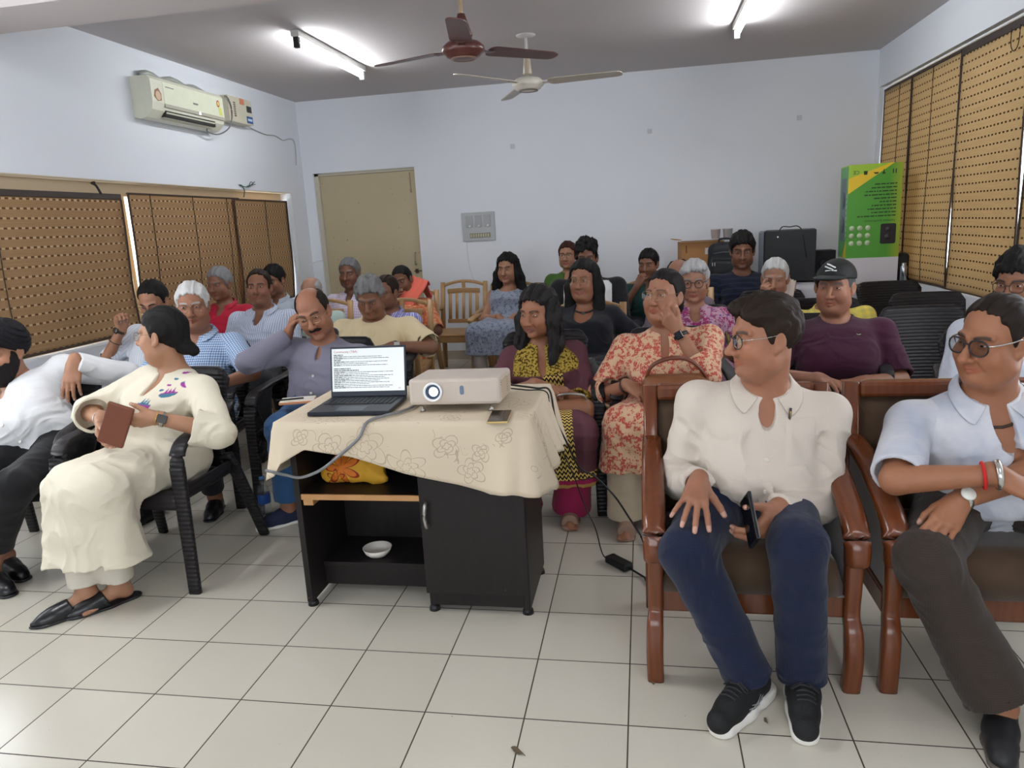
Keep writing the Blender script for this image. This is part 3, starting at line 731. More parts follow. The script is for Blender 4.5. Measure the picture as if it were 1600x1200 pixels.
# ------------------------------------------------------------------ clothing
_cm = {}
def cloth(kind, a=None, b=None, **kw):
    key = (kind, str(a), str(b), str(kw))
    if key in _cm: return _cm[key]
    k = NT(kw.get('name', 'fabric'), kw.get('rough', .85), 0, .15); g = k.gc(); x, y, z = k.sep(g); at_ = k.n('ShaderNodeAttribute', attribute_name='tint')
    k.p.inputs['Sheen Weight'].default_value = .12
    f = kw.get('f', 90); f2 = kw.get('f2', f)
    if kind == 'plain': c = at_.outputs['Color'] if a is None else k.mix(k.noise(g, 14, 3), tuple(q * .94 for q in a[:3]) + (1,), a)
    elif kind == 'stripes': c = k.mix(k.stripe(x, f, kw.get('duty', .5)), a, b)
    elif kind == 'stripes2': c = k.mix(k.stripe(x, f, kw.get('duty', .5)), k.mix(k.stripe(x, f * .333, .34), a, kw['c']), b)
    elif kind == 'hstripes': c = k.mix(k.stripe(z, f, kw.get('duty', .5)), a, b)
    elif kind == 'check':
        sx = k.stripe(x, f, kw.get('duty', .5)); sz = k.stripe(z, f2, kw.get('duty', .5)); c = k.mix(k.math('MULTIPLY', k.math('ADD', sx, sz), .5), a, b)
    elif kind == 'floral':      # blotched print
        n1 = k.noise(g, f, 4, .62); n2 = k.noise(k.gc((1.3, 1.1, .9)), f * 2.6, 3, .6); vo = k.n('ShaderNodeTexVoronoi'); k.l(g, vo.inputs['Vector']); vo.inputs['Scale'].default_value = f * 1.2
        m = k.math('MULTIPLY', k.math('GREATER_THAN', n1, kw.get('t', .52)), k.math('GREATER_THAN', n2, .44))
        c = k.mix(m, a, b)
        if 'c' in kw: c = k.mix(k.math('LESS_THAN', vo.outputs['Distance'], kw.get('vt', .22)), c, kw['c'])
    elif kind == 'zigzag':
        zz = k.math('FRACT', k.math('MULTIPLY', k.math('ADD', z, k.math('MULTIPLY', k.math('PINGPONG', x, .012), kw.get('amp', 1.3))), f)); c = k.mix(k.math('LESS_THAN', zz, .5), a, b)
    if a is not None and kw.get('tinted'): c = k.mix(1.0, c, at_.outputs['Color'], 'MULTIPLY')
    k.color(c)
    w = k.noise(k.gc((700, 700, 700)), 1, 1); w2 = k.noise(g, 26, 4, .6); k.bump(k.math('MULTIPLY_ADD', w2, 1.4, k.math('MULTIPLY', w, .5)), kw.get('bump', .35), .006)
    _cm[key] = k.m; return k.m

def folds(ctx, amp, sc_=1.0):
    Hp, TR = ctx['Hp'], ctx['TR']; o = sum(map(ord, ctx['sp'].get('label', ''))) % 97
    def d(P):
        q = (P - Hp) @ TR.T; w = vnoise(q * A3(7, 7, 7) * sc_ + o); p = q * A3(9, 9, 15) * sc_ + w[:, None] * A3(2.2, 2.2, 3.4) + o
        r = 1 - np.abs(2 * vnoise(p) - 1); r2 = 1 - np.abs(2 * vnoise(p * A3(1.9, 1.9, 1.3) + 11) - 1); return (amp * (.75 - r) + amp * .5 * (.7 - r2)) * (1 - .88 * sstep(.66, .82, q[:, 2] / ctx['L']))
    return d

def surf(ctx, S, x, z, t0=.36):
    """the point of a garment's surface straight in front of torso coordinates x, z"""
    ts = np.arange(t0, -.1, -.003); P = np.array([ctx['tp'](x, t, z) for t in ts]); D = S.ev(P); i = int(np.argmax(D < 0))
    if D[i] >= 0: return None
    return ts[i] + .003 * D[i] / (D[i] - D[i - 1] + 1e-9) if i else ts[0]

def patch(ctx, S, name, m, parent, x0, x1, z0, z1, nx=4, nz=12, off=.0022, shape=None):
    T_ = []; ok = True
    for j in range(nz + 1):
        z = z0 + (z1 - z0) * j / nz; row = []
        for i in range(nx + 1):
            x = x0 + (x1 - x0) * i / nx
            if shape: x, zz = shape(x, z, i / nx, j / nz)
            else: zz = z
            y = surf(ctx, S, x, zz)
            if y is None: return None
            e = 0 if (i in (0, nx) or j in (0, nz)) else 1
            row.append((x, y + (off if e else -.003), zz))
        T_.append(row)
    loc = ctx['root']; vs = [ctx['tp'](*p) - loc for r in T_ for p in r]; w = nx + 1; mb = MB()
    mb.add(vs, [(j * w + i, (j + 1) * w + i, (j + 1) * w + i + 1, j * w + i + 1) for j in range(nz) for i in range(nx)], True)
    o = mb.build(name, m, parent, fix=False); a = o.data.attributes.new('gc', 'FLOAT_VECTOR', 'POINT'); a.data.foreach_set('vector', np.array([p for r in T_ for p in r], np.float32).ravel())
    return o

def top(ctx, m=None, c=(.6, .6, .6), sleeve='long', neck='shirt', hem=-.05, loose=.0, name='shirt', paint=None, fold=.0065, collar=None, kurta=None, buttons=0, collar_m=None, vdepth=.075, lap=0, arm_r=1.0, puff=0, cuff_c=None, pocket=None, placket=False, vw=.034, button_c=None):
    S = Solid(); s, fat = ctx['s'], ctx['fat']; Hp, TR, N, U, Ft, tp = ctx['Hp'], ctx['TR'], ctx['N'], ctx['U'], ctx['Ft'], ctx['tp']; q = ctx['afk'] * arm_r
    l = .012 + loose; ws = ctx['ws'] + l; ds = ctx['ds'] + l; ws[-1] = ctx['ws'][-1] + .008; ds[-1] = ctx['ds'][-1] + .008
    S.add('lo', Hp, TR, ctx['zs'], ws, ds, ctx['fo'], k=.02)
    for sg in 'RL': S.rc(N - U * .050, ctx['arm'][sg][0], .054 * s + loose * .5, .056 * s + loose * .5, k=.06)
    if lap:
        for sg in 'RL': a, b = ctx['kn'][sg]; S.rc(a, a + nrm(b - a) * lap, .098 * s * q, .092 * s * q, k=.05)
    if kurta is not None: skirt_prims(S, ctx, **kurta)
    else: S.add('pl', Hp + U * hem, -U, k=.004, op='i')
    ends = []
    for sg in 'RL':
        a, e, w = ctx['arm'][sg][:3]; r = lambda v: v * s * q + loose * .4
        if sleeve == 'long':
            S.rc(a, e, r(.058), r(.053), k=.035); we = e + (w - e) * .95; S.add('cy', e, we, r(.055), r(.040), k=.012); wa = e + (w - e) * .76; S.add('cy', wa, we, r(.042), r(.0405), k=.003); ends.append((wa, we, r(.036)))
        elif sleeve == 'elbow': we = a + (e - a) * .92; S.add('cy', a, we, r(.060), r(.061) + puff, k=.035); ends.append((a + (e - a) * .7, we, r(.059) + puff))
        elif sleeve == 'short': we = a + (e - a) * .68; S.add('cy', a, we, r(.059), r(.064) + puff, k=.035); ends.append((a + (e - a) * .45, we, r(.062) + puff))
        elif sleeve == '3/4': S.rc(a, e, r(.058), r(.056), k=.035); we = e + (w - e) * .42; S.add('cy', e, we, r(.060), r(.058) + puff, k=.012); ends.append((e + (w - e) * .2, we, r(.054) + puff))
        elif sleeve == 'cap': we = a + (e - a) * .3; S.add('cy', a, we, r(.068), r(.068), k=.03); ends.append((a + (e - a) * .1, we, r(.060)))
    for a, b, r in ends: d_ = nrm(b - a); S.add('cy', b - d_ * .012, b + d_ * .06, max(.025, r - .009), max(.025, r - .009), k=.002, op='s')
    nr = ctx['nr']
    hb = ctx['hp'](0, -.018, -.06)
    if sleeve == 'none':
        for sg, x in (('R', 1), ('L', -1)):
            a, e = ctx['arm'][sg][:2]; S.add('el', a + ctx['Rr'] * x * .045 - U * .04, TR, A3(.055, .12, .105) * s, k=.01, op='s')
    S.rc(N - U * .04, N + (hb - N) * 1.5, nr + .006, nr + .010, k=.006, op='s')
    if neck in ('shirt', 'v'): S.add('el', N + Ft * .13 - U * .045, TR, A3(vw, .125, vdepth), k=.004, op='s')
    if neck == 'round': S.add('el', N + Ft * .04 - U * .01, TR, A3(.070, .09, .052), k=.004, op='s')
    if neck == 'wide': S.add('el', N + Ft * .05 - U * .01, TR, A3(.095, .09, .085), k=.004, op='s')
    if fold:
        fd = folds(ctx, fold); kd = ctx.get('kdisp') if kurta is not None else None
        S.disp = (lambda P: fd(P) + kd(P)) if kd else fd
    V, Q = S.mesh(ctx['h'])
    g = (V - Hp) @ TR.T; dT = _lo(V, Hp, TR, ctx['zs'], ws, ds, ctx['fo']); slv = np.zeros(len(V), bool)
    for sg in 'RL':
        a, e, w = ctx['arm'][sg][:3]; du = _rc(V, a, e, .06, .053); df = _rc(V, e, w, .053, .04)
        for (p0, p1, dd, off) in ((a, e, du, 0), (e, w, df, -np.linalg.norm(e - a))):
            mk = (dd < np.minimum(dT, np.minimum(du, df) + 1e-9)) if off == 0 else ((dd < dT) & (df < du))
            mk = mk & (np.minimum(du, df) < dT - .004) & (np.minimum(du, df) < .035); axs = nrm(p1 - p0); pr = V[mk] - p0; al = pr @ axs; ref = nrm(np.cross(axs, ctx['Ft'])); r2 = np.cross(axs, ref)
            an = np.arctan2(pr @ r2, pr @ ref); g[mk] = np.stack([an * .055, np.zeros(mk.sum()), off - al], 1); slv |= mk
    tint = np.tile(A3(*c[:3]), (len(V), 1))
    if paint: tint = paint(ctx, V, g, slv, tint)
    o = solid_obj(name, V, Q, m or cloth('plain'), ctx['B'], ctx['root'], tint=tint, gcv=g); ctx['top'] = S; ctx['topo'] = o
    cm = collar_m or m or cloth('plain')
    if collar: mk_collar(ctx, cm, c, o, collar)
    L = ctx['L']
    if placket: patch(ctx, S, 'placket', cm, o, -.017, .017, hem + .02, L - vdepth - .025, 2, 40, .0042) and set_tint(o.children[-1], c)
    if pocket: x0, x1, z0, z1 = pocket; p = patch(ctx, S, 'pocket', cm, o, x0, x1, z0, z1, 8, 10, .0065); p and set_tint(p, c)
    for i in range(buttons):
        z = L - vdepth - .03 - i * .085
        if z < hem + .03: break
        y = surf(ctx, S, 0, z)
        if y is None: continue
        P = tp(0, y + .004, z) - ctx['root']; b = MB(); mt = Matrix(np.stack([ctx['Rr'], U, Ft], 1).tolist()).to_4x4()
        b.lathe([(0, .0042), (.0045, .0042), (.0066, .0050), (.0066, .0), (0, 0)], P, 12, mtx=mt); b.build('button', M_BUTTON if button_c is None else button_c, o)
    return o
M_BUTTON = plain('button_pearl', srgb(225, 222, 212), .25)
def set_tint(o, c):
    n = len(o.data.vertices); a = o.data.attributes.new('tint', 'FLOAT_COLOR', 'POINT'); a.data.foreach_set('color', np.tile(np.r_[A3(*c[:3]), 1], n).astype(np.float32))

def mk_collar(ctx, m, c, parent, kind):
    """a band round the neck with two turned-down points (kind 'fold') or the band alone ('band')"""
    N, U, Ft, Rr = ctx['N'], ctx['U'], ctx['Ft'], ctx['Rr']; nr = ctx['nr']; s = ctx['s']; hb = ctx['hp'](0, -.018, -.06); ax = nrm(nrm(hb - N) * .6 + U * .4)
    C = N + ax * .022; n = 36; gap = .36; rows = 4 if kind == 'fold' else 2
    f = nrm(Ft - ax * (Ft @ ax)); r_ = np.cross(f, ax)
    def pt(i, j):
        a = -PI + gap + (2 * PI - 2 * gap) * i / n + PI; fr = (1 - math.cos(a - PI)) / 2; a2 = a    # a = PI at the back, 0 at the opening
        front = (1 + math.cos(a)) / 2
        rx, ry = nr + .010, nr + .012; dn = -.046 * front ** 1.3
        dr = r_ * math.sin(a) * rx + f * math.cos(a) * ry
        out = nrm(r_ * math.sin(a) + f * math.cos(a)); hgt = .026 * s
        P = C + dr + ax * dn
        if j == 0: return P - ax * .012 + out * .002
        if j == 1: return P + ax * hgt * (1 - .3 * front)
        top_ = P + ax * hgt * (1 - .3 * front)
        lean = .55 + .15 * front; lenf = (.036 + .040 * front ** 3) * s; side = r_ * (math.copysign(1, math.sin(a)) * .55 * front ** 4)
        dirn = nrm(out * lean - ax * (1.0 - .1 * front) + side)
        if j == 2: return top_ + out * .006 + ax * .001
        P = top_ + out * .007 + dirn * lenf * (j - 2) / (rows - 2); S = ctx['top']
        for _ in range(6):
            D = S.ev(np.array([P, P + A3(.002, 0, 0), P + A3(0, .002, 0), P + A3(0, 0, .002)]))
            if D[0] > .0045: break
            P = P + nrm(D[1:] - D[0]) * (.0055 - D[0])
        return P
    mb = MB(); vs = [pt(i, j) - ctx['root'] for j in range(rows + 1) for i in range(n + 1)]; w = n + 1
    mb.add(vs, [(j * w + i, j * w + i + 1, (j + 1) * w + i + 1, (j + 1) * w + i) for j in range(rows) for i in range(n)], True)
    o = mb.build('collar', m, parent, fix=False); set_tint(o, c)
    g = (np.array(vs) + ctx['root'] - ctx['Hp']) @ ctx['TR'].T; a = o.data.attributes.new('gc', 'FLOAT_VECTOR', 'POINT'); a.data.foreach_set('vector', g.astype(np.float32).ravel())
    md = o.modifiers.new('thick', 'SOLIDIFY'); md.thickness = .0025; md.offset = 0
    md = o.modifiers.new('sub', 'SUBSURF'); md.levels = 1; md.render_levels = 1

def pants(ctx, c=(.02, .02, .03), m=None, hem=.05, name='trousers', r=1.0, cuff=.058, fold=.004, upto=1.0, thigh=.094):
    S = Solid(); s = ctx['s'] * r; Hp, F, Z = ctx['Hp'], ctx['F'], ctx['Z']; q = ctx['afk']
    S.add('el', Hp - F * .03 - Z * .005, ctx['TR'], A3(.178 + .03 * ctx['fat'], .125, .098) * s, k=.03)
    S.add('lo', Hp, ctx['TR'], A3(-.08, 0, .10), ctx['ws'][:3] + .010, ctx['ds'][:3] + .010, ctx['fo'][:3], k=.04)
    for sg in 'RL':
        hj, kk = ctx['kn'][sg]; a = ctx['an'][sg]; S.rc(hj, kk, thigh * s * q, .070 * s * q, k=.05)
        e = kk + (a - kk) * (1 - hem / max(.1, np.linalg.norm(a - kk))) if hem > -.2 else a
        e = kk + (e - kk) * upto
        S.add('cy', kk, e, .070 * s * q, cuff * s, k=.03); S.add('cy', e - nrm(e - kk) * .012, e + nrm(e - kk) * .05, cuff * s - .006 - ctx['h'], cuff * s - .006 - ctx['h'], k=.002, op='s')
    S.disp = folds(ctx, fold, 1.1)
    V, Q = S.mesh(ctx['h']); g = (V - Hp) @ ctx['TR'].T
    tint = np.tile(A3(*c[:3]), (len(V), 1))
    o = solid_obj(name, V, Q, m or cloth('plain'), ctx['B'], ctx['root'], tint=tint, gcv=g); ctx['pants'] = S; return o

def skirt_prims(S, ctx, hem=.25, r1=.10, r2=.085, r3=.10, flare=.03, fold=.006, back=.0, k=.05):
    """lower half of a long tunic: lies over both thighs and hangs from the knees to the hem"""
    s = ctx['s']; Hp, F, Z = ctx['Hp'], ctx['F'], ctx['Z']
    S.add('el', Hp - F * .02 - Z * .005, ctx['TR'], A3(.185 + .03 * ctx['fat'], .135, .105) * s, k=.04)
    n = 4; K = {}
    for sg in 'RL':
        hj, kk = ctx['kn'][sg]; d = nrm(ctx['an'][sg] - kk); lo = kk + d * min(.42, max(.05, (kk[2] - hem) / max(.2, -d[2]))) * 1.12; K[sg] = (hj, kk, lo)
    for i in range(n + 1):
        t = i / n; e = abs(2 * t - 1); hj, kk, lo = [K['R'][j] * (1 - t) + K['L'][j] * t for j in range(3)]
        side = nrm(K['R'][0] - K['L'][0]) * (1 - 2 * t)
        S.rc(hj, kk, r1 * s, r2 * s * (.86 + .14 * e), k=k); S.rc(kk, lo + side * flare - F * back, r2 * s * (.86 + .14 * e), r3 * s * (.9 + .1 * e), k=k)
    S.add('pl', A3(0, 0, hem), A3(0, 0, -1), k=.004, op='i')
    o_ = sum(map(ord, ctx['sp'].get('label', ''))) % 53; old = ctx['Hp'][2]
    def disp(P):
        q = (P - Hp) @ np.stack([ctx['Rt'], F, Z]).T; w = vnoise(q * A3(6, 6, 4) + o_); a = vnoise(np.stack([q[:, 0] * 17 + w * 2, q[:, 1] * 10, q[:, 2] * 2.2 + w], 1) + o_); return fold * (.7 - (1 - np.abs(2 * a - 1))) * 1.6 * sstep(.08, -.02, q[:, 2])
    ctx['kdisp'] = disp

M_LEATHER = plain('black_leather', srgb(20, 20, 24), .28, spec=.5); M_SOLEW = plain('white_sole', srgb(225, 222, 216), .5); M_MESH = plain('black_knit', srgb(18, 19, 20), .75, bump=.4, bscale=500)
M_LACE = plain('black_laces', srgb(34, 35, 38), .6); M_NAVYC = plain('navy_canvas', srgb(28, 36, 62), .8); M_TAUPE = plain('taupe_sandal', srgb(150, 122, 106), .6); M_GREY = plain('grey_trim', srgb(150, 150, 152), .4)
def shoes(ctx, kind='loafer', m=None, sole=None):
    for sg in 'RL':
        a = ctx['an'][sg]; fd = ctx['ftd'][sg]; sd = np.cross(fd, A3(0, 0, 1)); Z = A3(0, 0, 1); g0 = a - Z * .085; s = ctx['s']; lr = ctx['root']; s = s * ctx['sp'].get('shoe', 1.0); R = np.stack([sd, fd, Z])
        X = lambda f, r, z: g0 + fd * f * s + sd * r * s + Z * z * s
        U_ = Solid(); B_ = Solid(); io = 1 if sg == 'L' else -1         # io: towards the big toe
        th = dict(sneaker=.030, slip=.018, loafer=.012, mule=.012, sandal=.020)[kind]; toe = dict(sneaker=.185, slip=.180, loafer=.185, mule=.205, sandal=.165)[kind]
        hh = .0
        B_.rc(X(-.045, 0, th * .55), X(.05, 0, th * .5), .036 * s, .040 * s, k=.02); B_.rc(X(.05, 0, th * .5), X(toe - .045, io * .006, th * .55), .042 * s, (.034 if kind == 'sneaker' else .036) * s, k=.02)
        if kind == 'mule': B_.rc(X(.11, 0, th), X(toe, io * .004, th), .03, .010, k=.03)
        if kind == 'sneaker': B_.rc(X(-.055, 0, .024), X(-.02, 0, .022), .040 * s, .040 * s, k=.02)
        B_.add('pl', A3(0, 0, g0[2] + .0015), A3(0, 0, -1), k=.002, op='i'); B_.add('pl', A3(0, 0, g0[2] + th * s + (.004 if kind == 'sneaker' else 0)), A3(0, 0, 1), k=.006, op='i')
        if kind in ('sneaker', 'slip', 'loafer', 'mule'):
            U_.rc(X(.04, 0, th + .012), X(toe - (.034 if kind == 'sneaker' else .050), io * .006, th + .006), .037 * s, .031 * s, k=.03)
            U_.rc(X(.00, 0, th + .048), X(toe - .085, io * .004, th + .018), .030 * s, .030 * s, k=.03)
            if kind == 'mule': U_.rc(X(.11, 0, th + .006), X(toe - .004, io * .004, th + .004), .028 * s, .009, k=.03)
            if kind != 'mule': U_.rc(X(-.038, 0, th + .012), X(.03, 0, th + .02), .032 * s, .036 * s, k=.03); U_.rc(X(-.035, 0, th + .03), X(-.02, 0, th + (.062 if kind == 'sneaker' else .045)), .026 * s, .030 * s, k=.03)
            if kind == 'sneaker': U_.rc(X(-.015, 0, .07), X(.015, 0, .10), .040 * s, .034 * s, k=.02)
            if kind == 'mule': U_.add('pl', X(.055, 0, .03), -fd + Z * .35, k=.004, op='i')
            if kind in ('loafer', 'slip', 'sneaker'): U_.rc(a - Z * .03 * s, a + Z * .10 - fd * .01, .033 * s, .036 * s, k=.004, op='s')
            U_.add('pl', A3(0, 0, g0[2] + th * s * .5), A3(0, 0, -1), k=.004, op='i')
        else:                                           # crossed straps
            U_.rc(X(.03, 0, th + .028), X(.115, 0, th + .012), .037 * s, .041 * s, k=.02)
            U_.add('pl', X(.125, 0, 0), fd, k=.003, op='i'); U_.add('pl', X(.035, 0, 0), -fd, k=.003, op='i'); U_.add('pl', A3(0, 0, g0[2] + th * s * .6), A3(0, 0, -1), k=.003, op='i')
        hv = min(ctx['h'], .0045); V, Q = U_.mesh(hv); um = m or dict(sneaker=M_MESH, slip=M_NAVYC, loafer=M_LEATHER, mule=M_LEATHER, sandal=M_TAUPE)[kind]
        o = solid_obj('shoe' if kind != 'sandal' else 'sandal', V, Q, um, ctx['B'], lr); V, Q = B_.mesh(hv); solid_obj('sole', V, Q, sole or (M_SOLEW if kind in ('sneaker', 'slip') else M_TAUPE if kind == 'sandal' else M_LEATHER), o, lr)
        if kind == 'mule': b = MB(); b.lathe([(0, 0), (.022, 0), (.0225, .008), (.019, .016), (.021, .05), (0, .05)], X(-.03, 0, -.0) - lr - Z * (.0 + .048 * 0) + Z * -.048, 16); b.build('heel', plain('heel_chrome', srgb(190, 186, 176), .15, 1.0), o)
        if kind == 'sneaker':
            b = MB()
            def toprow(f, rs, up_=.0022):
                out = []
                for r in rs:
                    zz = np.arange(.17, .015, -.002); D = U_.ev(np.array([X(f, r, z) for z in zz])); k_ = int(np.argmax(D < 0))
                    if D[k_] < 0: out.append(X(f, r, zz[k_] + up_) - lr)
                return out
            for i in range(5):
                q = toprow(.050 + i * .014, np.linspace(-.022, .022, 6))
                if len(q) > 2: b.tube(q, .0032, 6)
            for e in (-1, 1):
                q = toprow(.062, np.linspace(e * .004, e * .030, 5), .006)
                if len(q) > 2: b.tube(spline(q + [q[-1] + fd * .012 + A3(0, 0, .004), q[1] + fd * .014 + A3(0, 0, .006)], 4), .0026, 6)
            b.build('laces', M_LACE, o)
            ins = MB()
            for e in (-1, 1):
                for (f0, z0, f1, z1) in ((.005, .052, .055, .030), (.018, .060, .070, .030), (.000, .034, .060, .050), (.012, .030, .072, .044)):
                    pts = []
                    for t in np.linspace(0, 1, 7):
                        f = f0 + (f1 - f0) * t; z = z0 + (z1 - z0) * t; P = None; ks = np.arange(.06, .0, -.0015); D = U_.ev(np.array([X(f, e * kk_, z) for kk_ in ks])); i = int(np.argmax(D < 0))
                        if D[i] < 0: pts.append(X(f, e * (ks[i] + .0008), z) - lr)
                    if len(pts) > 2: ins.tube(pts, .0016, 5)
            if ins.v: ins.build('side_stripes', M_GREY, o)
# ------------------------------------------------------------------ chairs
k = NT('woven_plastic', .42, 0, .4); v = k.coord('Object'); x, y, z = k.sep(v)
wv = k.n('ShaderNodeTexBrick'); k.l(k.coord('Generated', (9, 9, 26)), wv.inputs[0]); wv.inputs['Scale'].default_value = 1.0; wv.inputs['Mortar Size'].default_value = .06
hz = k.math('SINE', k.math('MULTIPLY', z, 330)); hx = k.math('SINE', k.math('MULTIPLY_ADD', x, 95, k.math('MULTIPLY', k.math('FLOOR', k.math('MULTIPLY', z, 52.5)), PI)))
k.p.inputs['Specular IOR Level'].default_value = .22; k.color(k.mix(k.noise(v, 20, 3), srgb(27, 25, 27), srgb(40, 37, 39))); k.bump(k.math('MULTIPLY_ADD', hz, .6, k.math('MULTIPLY', hx, .35)), .6, .003); M_WEAVE = k.m
M_WOODP = wood('moulded_wood_plastic', srgb(150, 112, 70), srgb(196, 158, 110), .4, (14, 14, 2.5))

def black_chair(name='plastic_armchair'):
    o = empty(name, (0, 0, 0))
    # seat: dished plate with a rolled front lip
    b = MB(); th = .02
    def seat(u, v_, off=0):
        x = (u - .5) * (.50 - .07 * v_); y = -.25 + .46 * v_; zz = .425 - .035 * v_ - .018 * math.sin(PI * u) * math.sin(PI * min(1, v_ * 1.1)) - (.05 * max(0, 1 - v_ / .12) ** 2)
        return (x, y, zz - off)
    b.grid(lambda u, v_: seat(u, v_), 12, 12); b.grid(lambda u, v_: seat(1 - u, v_, th), 12, 12)
    edge = [(i / 12, 0) for i in range(13)] + [(1, i / 12) for i in range(1, 13)] + [(1 - i / 12, 1) for i in range(1, 13)] + [(0, 1 - i / 12) for i in range(1, 13)]
    n = len(edge); b.add([seat(u, v_) for u, v_ in edge] + [seat(u, v_, th) for u, v_ in edge], [(i, n + i, n + (i + 1) % n, (i + 1) % n) for i in range(n)])
    b.build('seat', M_WEAVE, o)
    # backrest: curved sheet, wider at the top, with rounded shoulders
    b = MB()
    def back(u, v_, off):
        w = .205 + .03 * v_; s_ = 2 * u - 1; zz = .40 + .455 * v_; r = max(0, abs(s_) - .78) / .22; zz -= .055 * r * r * max(0, (v_ - .72) / .28)
        return (w * s_, .20 + .095 * v_ ** 1.1 - .045 * s_ * s_ + off, zz)
    b.grid(lambda u, v_: back(u, v_, 0), 16, 14); b.grid(lambda u, v_: back(1 - u, v_, .018), 16, 14)
    edge = [(i / 16, 0) for i in range(17)] + [(1, i / 14) for i in range(1, 15)] + [(1 - i / 16, 1) for i in range(1, 17)] + [(0, 1 - i / 14) for i in range(1, 15)]
    n = len(edge); b.add([back(u, v_, 0) for u, v_ in edge] + [back(u, v_, .018) for u, v_ in edge], [(i, n + i, n + (i + 1) % n, (i + 1) % n) for i in range(n)])
    b.build('backrest', M_WEAVE, o)
    for s in (-1, 1):
        # armrest band sweeping from the back to the front leg
        p = spline([(s * .225, .235, .70), (s * .255, .12, .672), (s * .272, -.06, .655), (s * .276, -.19, .640), (s * .277, -.245, .600), (s * .278, -.262, .54)], 6)
        MB().sweep(p, rrect(.066, .020, .008, 2), up=(0, .35, 1)).build('armrest', M_WEAVE, o)
        p = spline([(s * .278, -.262, .545), (s * .279, -.264, .40), (s * .280, -.268, .20), (s * .284, -.278, 0)], 5)
        MB().sweep(p, rrect(.064, .030, .010, 2), up=(0, -1, 0), scales=[1 - .18 * i / 15 for i in range(16)]).build('leg', M_WEAVE, o)
        p = spline([(s * .222, .17, .46), (s * .236, .215, .36), (s * .262, .275, .15), (s * .278, .315, 0)], 5)
        MB().sweep(p, rrect(.056, .030, .010, 2), up=(0, -1, .3), scales=[1.15 - .3 * i / 15 for i in range(16)]).build('leg', M_WEAVE, o)
        p = [(s * .262, -.25, .42), (s * .255, -.05, .415), (s * .235, .17, .405)]
        MB().sweep(spline(p, 4), rrect(.018, .06, .007, 2), up=(0, 0, 1)).build('side_rail', M_WEAVE, o)
    return o

def wood_chair(name='slatted_armchair'):
    o = empty(name, (0, 0, 0)); P = M_WOODP
    MB().box((-.225, -.24, .395), (.225, .21, .425), .012).build('seat', P, o)
    MB().box((-.22, -.235, .34), (.22, -.215, .40), .004).build('apron', P, o)
    rec = lambda zz: .20 + (zz - .40) * .20
    for s in (-1, 1):
        MB().sweep([(s * .225, rec(.40) + .01, .40), (s * .228, rec(.65) + .01, .65), (s * .228, rec(.885) + .012, .885)], rrect(.046, .036, .01, 2), up=(0, -1, 0)).build('back_post', P, o)
        MB().sweep(spline([(s * .235, .23, .63), (s * .262, .05, .625), (s * .268, -.15, .62), (s * .268, -.26, .60)], 5), rrect(.055, .030, .012, 2), up=(0, 0, 1)).build('armrest', P, o)
        MB().sweep(spline([(s * .266, -.238, .605), (s * .262, -.235, .40), (s * .268, -.25, .0)], 5), rrect(.050, .034, .010, 2), up=(0, -1, 0), scales=[1 - .2 * i / 10 for i in range(11)]).build('leg', P, o)
        MB().sweep(spline([(s * .220, .215, .42), (s * .235, .245, .2), (s * .25, .28, 0)], 5), rrect(.048, .034, .010, 2), up=(0, -1, 0), scales=[1.1 - .25 * i / 10 for i in range(11)]).build('leg', P, o)
        MB().sweep([(s * .255, -.22, .40), (s * .225, .20, .40)], rrect(.022, .05, .006, 2), up=(0, 0, 1)).build('side_rail', P, o)
    # arched top rail, lower slatted panel
    MB().sweep([(x, rec(.86) + .006 - .02 * (1 - (x / .21) ** 2) * 0, .855 + .040 * (1 - (x / .21) ** 2)) for x in np.linspace(-.21, .21, 13)], rrect(.026, .030, .008, 2), up=(0, 0, 1)).build('top_rail', P, o)
    MB().sweep([(-.17, rec(.79), .795), (0, rec(.80), .803), (.17, rec(.79), .795)], rrect(.022, .050, .008, 2), up=(0, 0, 1)).build('panel_rail', P, o)
    MB().box((-.17, rec(.5) - .012, .475), (.17, rec(.5) + .014, .515), .005).build('panel_rail', P, o)
    MB().box((-.018, rec(.84) - .008, .81), (.018, rec(.84) + .012, .89), .005).build('panel_rail', P, o)
    for i in range(5):
        x = -.145 + .0725 * i; MB().sweep([(x, rec(.5), .50), (x, rec(.65) + .0, .65), (x, rec(.79), .79)], rrect(.036 if i in (0, 4) else .030, .012, .004, 2), up=(0, -1, 0)).build('back_slat', P, o)
    return o

